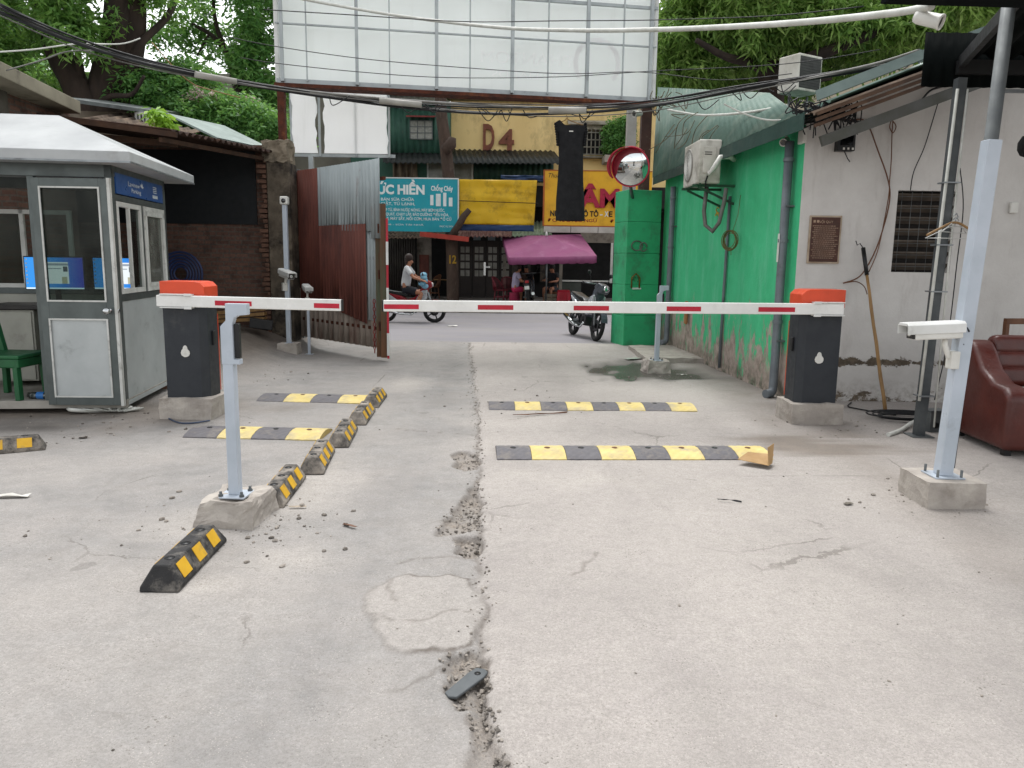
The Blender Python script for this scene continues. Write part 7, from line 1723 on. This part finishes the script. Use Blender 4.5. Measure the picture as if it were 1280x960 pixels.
crown('foliage', t5, LF2, [B(20,125,26,2.2,2,1.3),B(120,140,27,2.0,2,.8),B(220,150,27,2.2,2,.8),B(300,160,27,2.0,2,.7),B(-40,20,27,2.5,2,2.0)], 420, 9, .30, .11, .18, .3, 11, .25)
# the drooping tree behind the gatehouse
t4 = thing('drooping_tree', 'leafy tree with drooping bright whorls over the gatehouse roof', 'tree', (at(975,300,18).x, 18.5, 0))
limbs(t4, [('trunk',[(965,420,18.5),(962,180,18.5),(964,110,17.6),(958,70,17.2),(950,30,17.2)],.36,.18),('limb',[(963,95,17.4),(1000,78,16.6),(1050,58,16.0),(1100,38,15.6),(1140,20,17)],.16,.06),('limb',[(962,90,17.4),(935,78,17.0),(905,70,16.6),(870,50,16.4)],.13,.05),('limb',[(985,85,16.8),(1010,100,16.3),(1040,98,16.2)],.07,.03),('limb',[(958,60,17.2),(985,30,16.8),(1010,-10,18)],.12,.05)])
crown('crown', t4, LF3, [B(850,35,18,1.0,1.4,.75),B(835,85,18.5,.55,1,.5),B(890,20,17.5,1.0,1.4,.6),B(880,85,18.3,.9,1.2,.45),B(940,40,17.3,1.0,1.2,.7),B(1000,25,17,1.2,1.4,.55),B(1060,40,16.6,1.2,1.4,.5),B(1110,30,16.2,1.1,1.2,.5),B(1040,78,17.6,.9,1,.35),B(1080,62,17.2,.8,1,.35),B(1150,20,15.8,.9,1.2,.45),B(920,95,19,1.0,1,.35),B(1000,-30,17.5,3,2.2,.7),B(1200,0,15.5,1.1,1.2,.5)], 1250, 9, .22, .052, .06, .55, 13, .28)
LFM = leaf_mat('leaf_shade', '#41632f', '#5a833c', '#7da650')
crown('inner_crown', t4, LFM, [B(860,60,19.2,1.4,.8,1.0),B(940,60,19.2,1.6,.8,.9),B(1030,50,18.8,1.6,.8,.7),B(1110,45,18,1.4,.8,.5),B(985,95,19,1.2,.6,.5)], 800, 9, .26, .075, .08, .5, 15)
# the street tree's crown, high above the hoarding, and small greenery
crown('crown', st, LF2, [((-2.6,26.5,12.5),(2.6,2.4,1.6)),((-1.0,27,13.5),(2,2,1.3)),((-4,27,13.2),(1.8,1.8,1.2))], 420, 9, .24, .07, .12, .4, 17)
bs = thing('balcony_bush', 'round green bush growing on the yellow block beside the grille window', 'bush', at(772,195,29.2))
limbs(bs, [('stem',[(772,195,29.5),(772,175,29.3)],.05,.03)])
MB().lim(-.5,.5,-.3,.7,-.25,.0).build('planter', CONC, bs)
crown('foliage', bs, LF2, [B(770,165,29.2,.5,.4,.5),B(776,180,29.2,.45,.4,.5),B(766,182,29.2,.35,.4,.3),B(782,160,29.2,.3,.4,.4)], 2600, 8, .14, .06, .06, .4, 19)
vn = thing('sprig', 'bright yellow-green sprig sprouting at the old house window', 'plant', at(198,160,12.8))
limbs(vn, [('stem',[(198,168,12.9),(200,150,12.8),(196,138,12.8)],.02,.01)])
crown('leaves', vn, leaf_mat('leaf_lime','#6a9a2c','#8ab636','#a9c94a'), [B(200,148,12.7,.17,.15,.13),B(206,156,12.7,.12,.1,.1),B(192,140,12.7,.12,.1,.08)], 1700, 7, .14, .055, .03, .5, 21)
EXPOSURE = 1.1
# ------------------------------------------------------------------ camera, light, sky
cam = bpy.data.cameras.new('camera'); cam.lens = 27.0; cam.sensor_width = 36; cam.clip_end = 3000; cam.clip_start = .05
co = bpy.data.objects.new('camera', cam); COL.objects.link(co)
co.matrix_world = Matrix.Translation((0,0,CAM_H)) @ Matrix.Rotation(math.pi/2-PITCH, 4, 'X') @ Matrix.Rotation(ROLL, 4, 'Z')
scene.camera = co
w = bpy.data.worlds.new('World'); scene.world = w; w.use_nodes = True
nt = w.node_tree; nt.nodes.clear()
SUN_EL, SUN_AZ = rad(68), rad(-8)
sky = nt.nodes.new('ShaderNodeTexSky'); sky.sky_type = 'NISHITA'; sky.sun_disc = False
sky.sun_elevation = SUN_EL; sky.sun_rotation = SUN_AZ; sky.dust_density = 1; sky.air_density = 1; sky.ozone_density = 1
hs = nt.nodes.new('ShaderNodeHueSaturation'); hs.inputs['Saturation'].default_value = .10
bg = nt.nodes.new('ShaderNodeBackground'); bg.inputs['Strength'].default_value = .15
wo = nt.nodes.new('ShaderNodeOutputWorld')
nt.links.new(sky.outputs[0], hs.inputs['Color']); nt.links.new(hs.outputs[0], bg.inputs[0]); nt.links.new(bg.outputs[0], wo.inputs[0])
sl = bpy.data.lights.new('sun', 'SUN'); sl.energy = 1.5; sl.angle = rad(32); sl.color = (1, .985, .965)
so = bpy.data.objects.new('sun', sl); COL.objects.link(so)
d = Vector((math.sin(SUN_AZ)*math.cos(SUN_EL), math.cos(SUN_AZ)*math.cos(SUN_EL), math.sin(SUN_EL)))
so.rotation_euler = d.to_track_quat('Z', 'Y').to_euler()
vs = scene.view_settings; scene.display_settings.display_device = 'sRGB'
vs.view_transform = 'Standard'; vs.look = 'None'; vs.gamma = 1; vs.use_curve_mapping = False; vs.exposure = EXPOSURE
cy = scene.cycles; cy.max_bounces = 7; cy.diffuse_bounces = 4; cy.glossy_bounces = 3; cy.transmission_bounces = 4; cy.transparent_max_bounces = 8
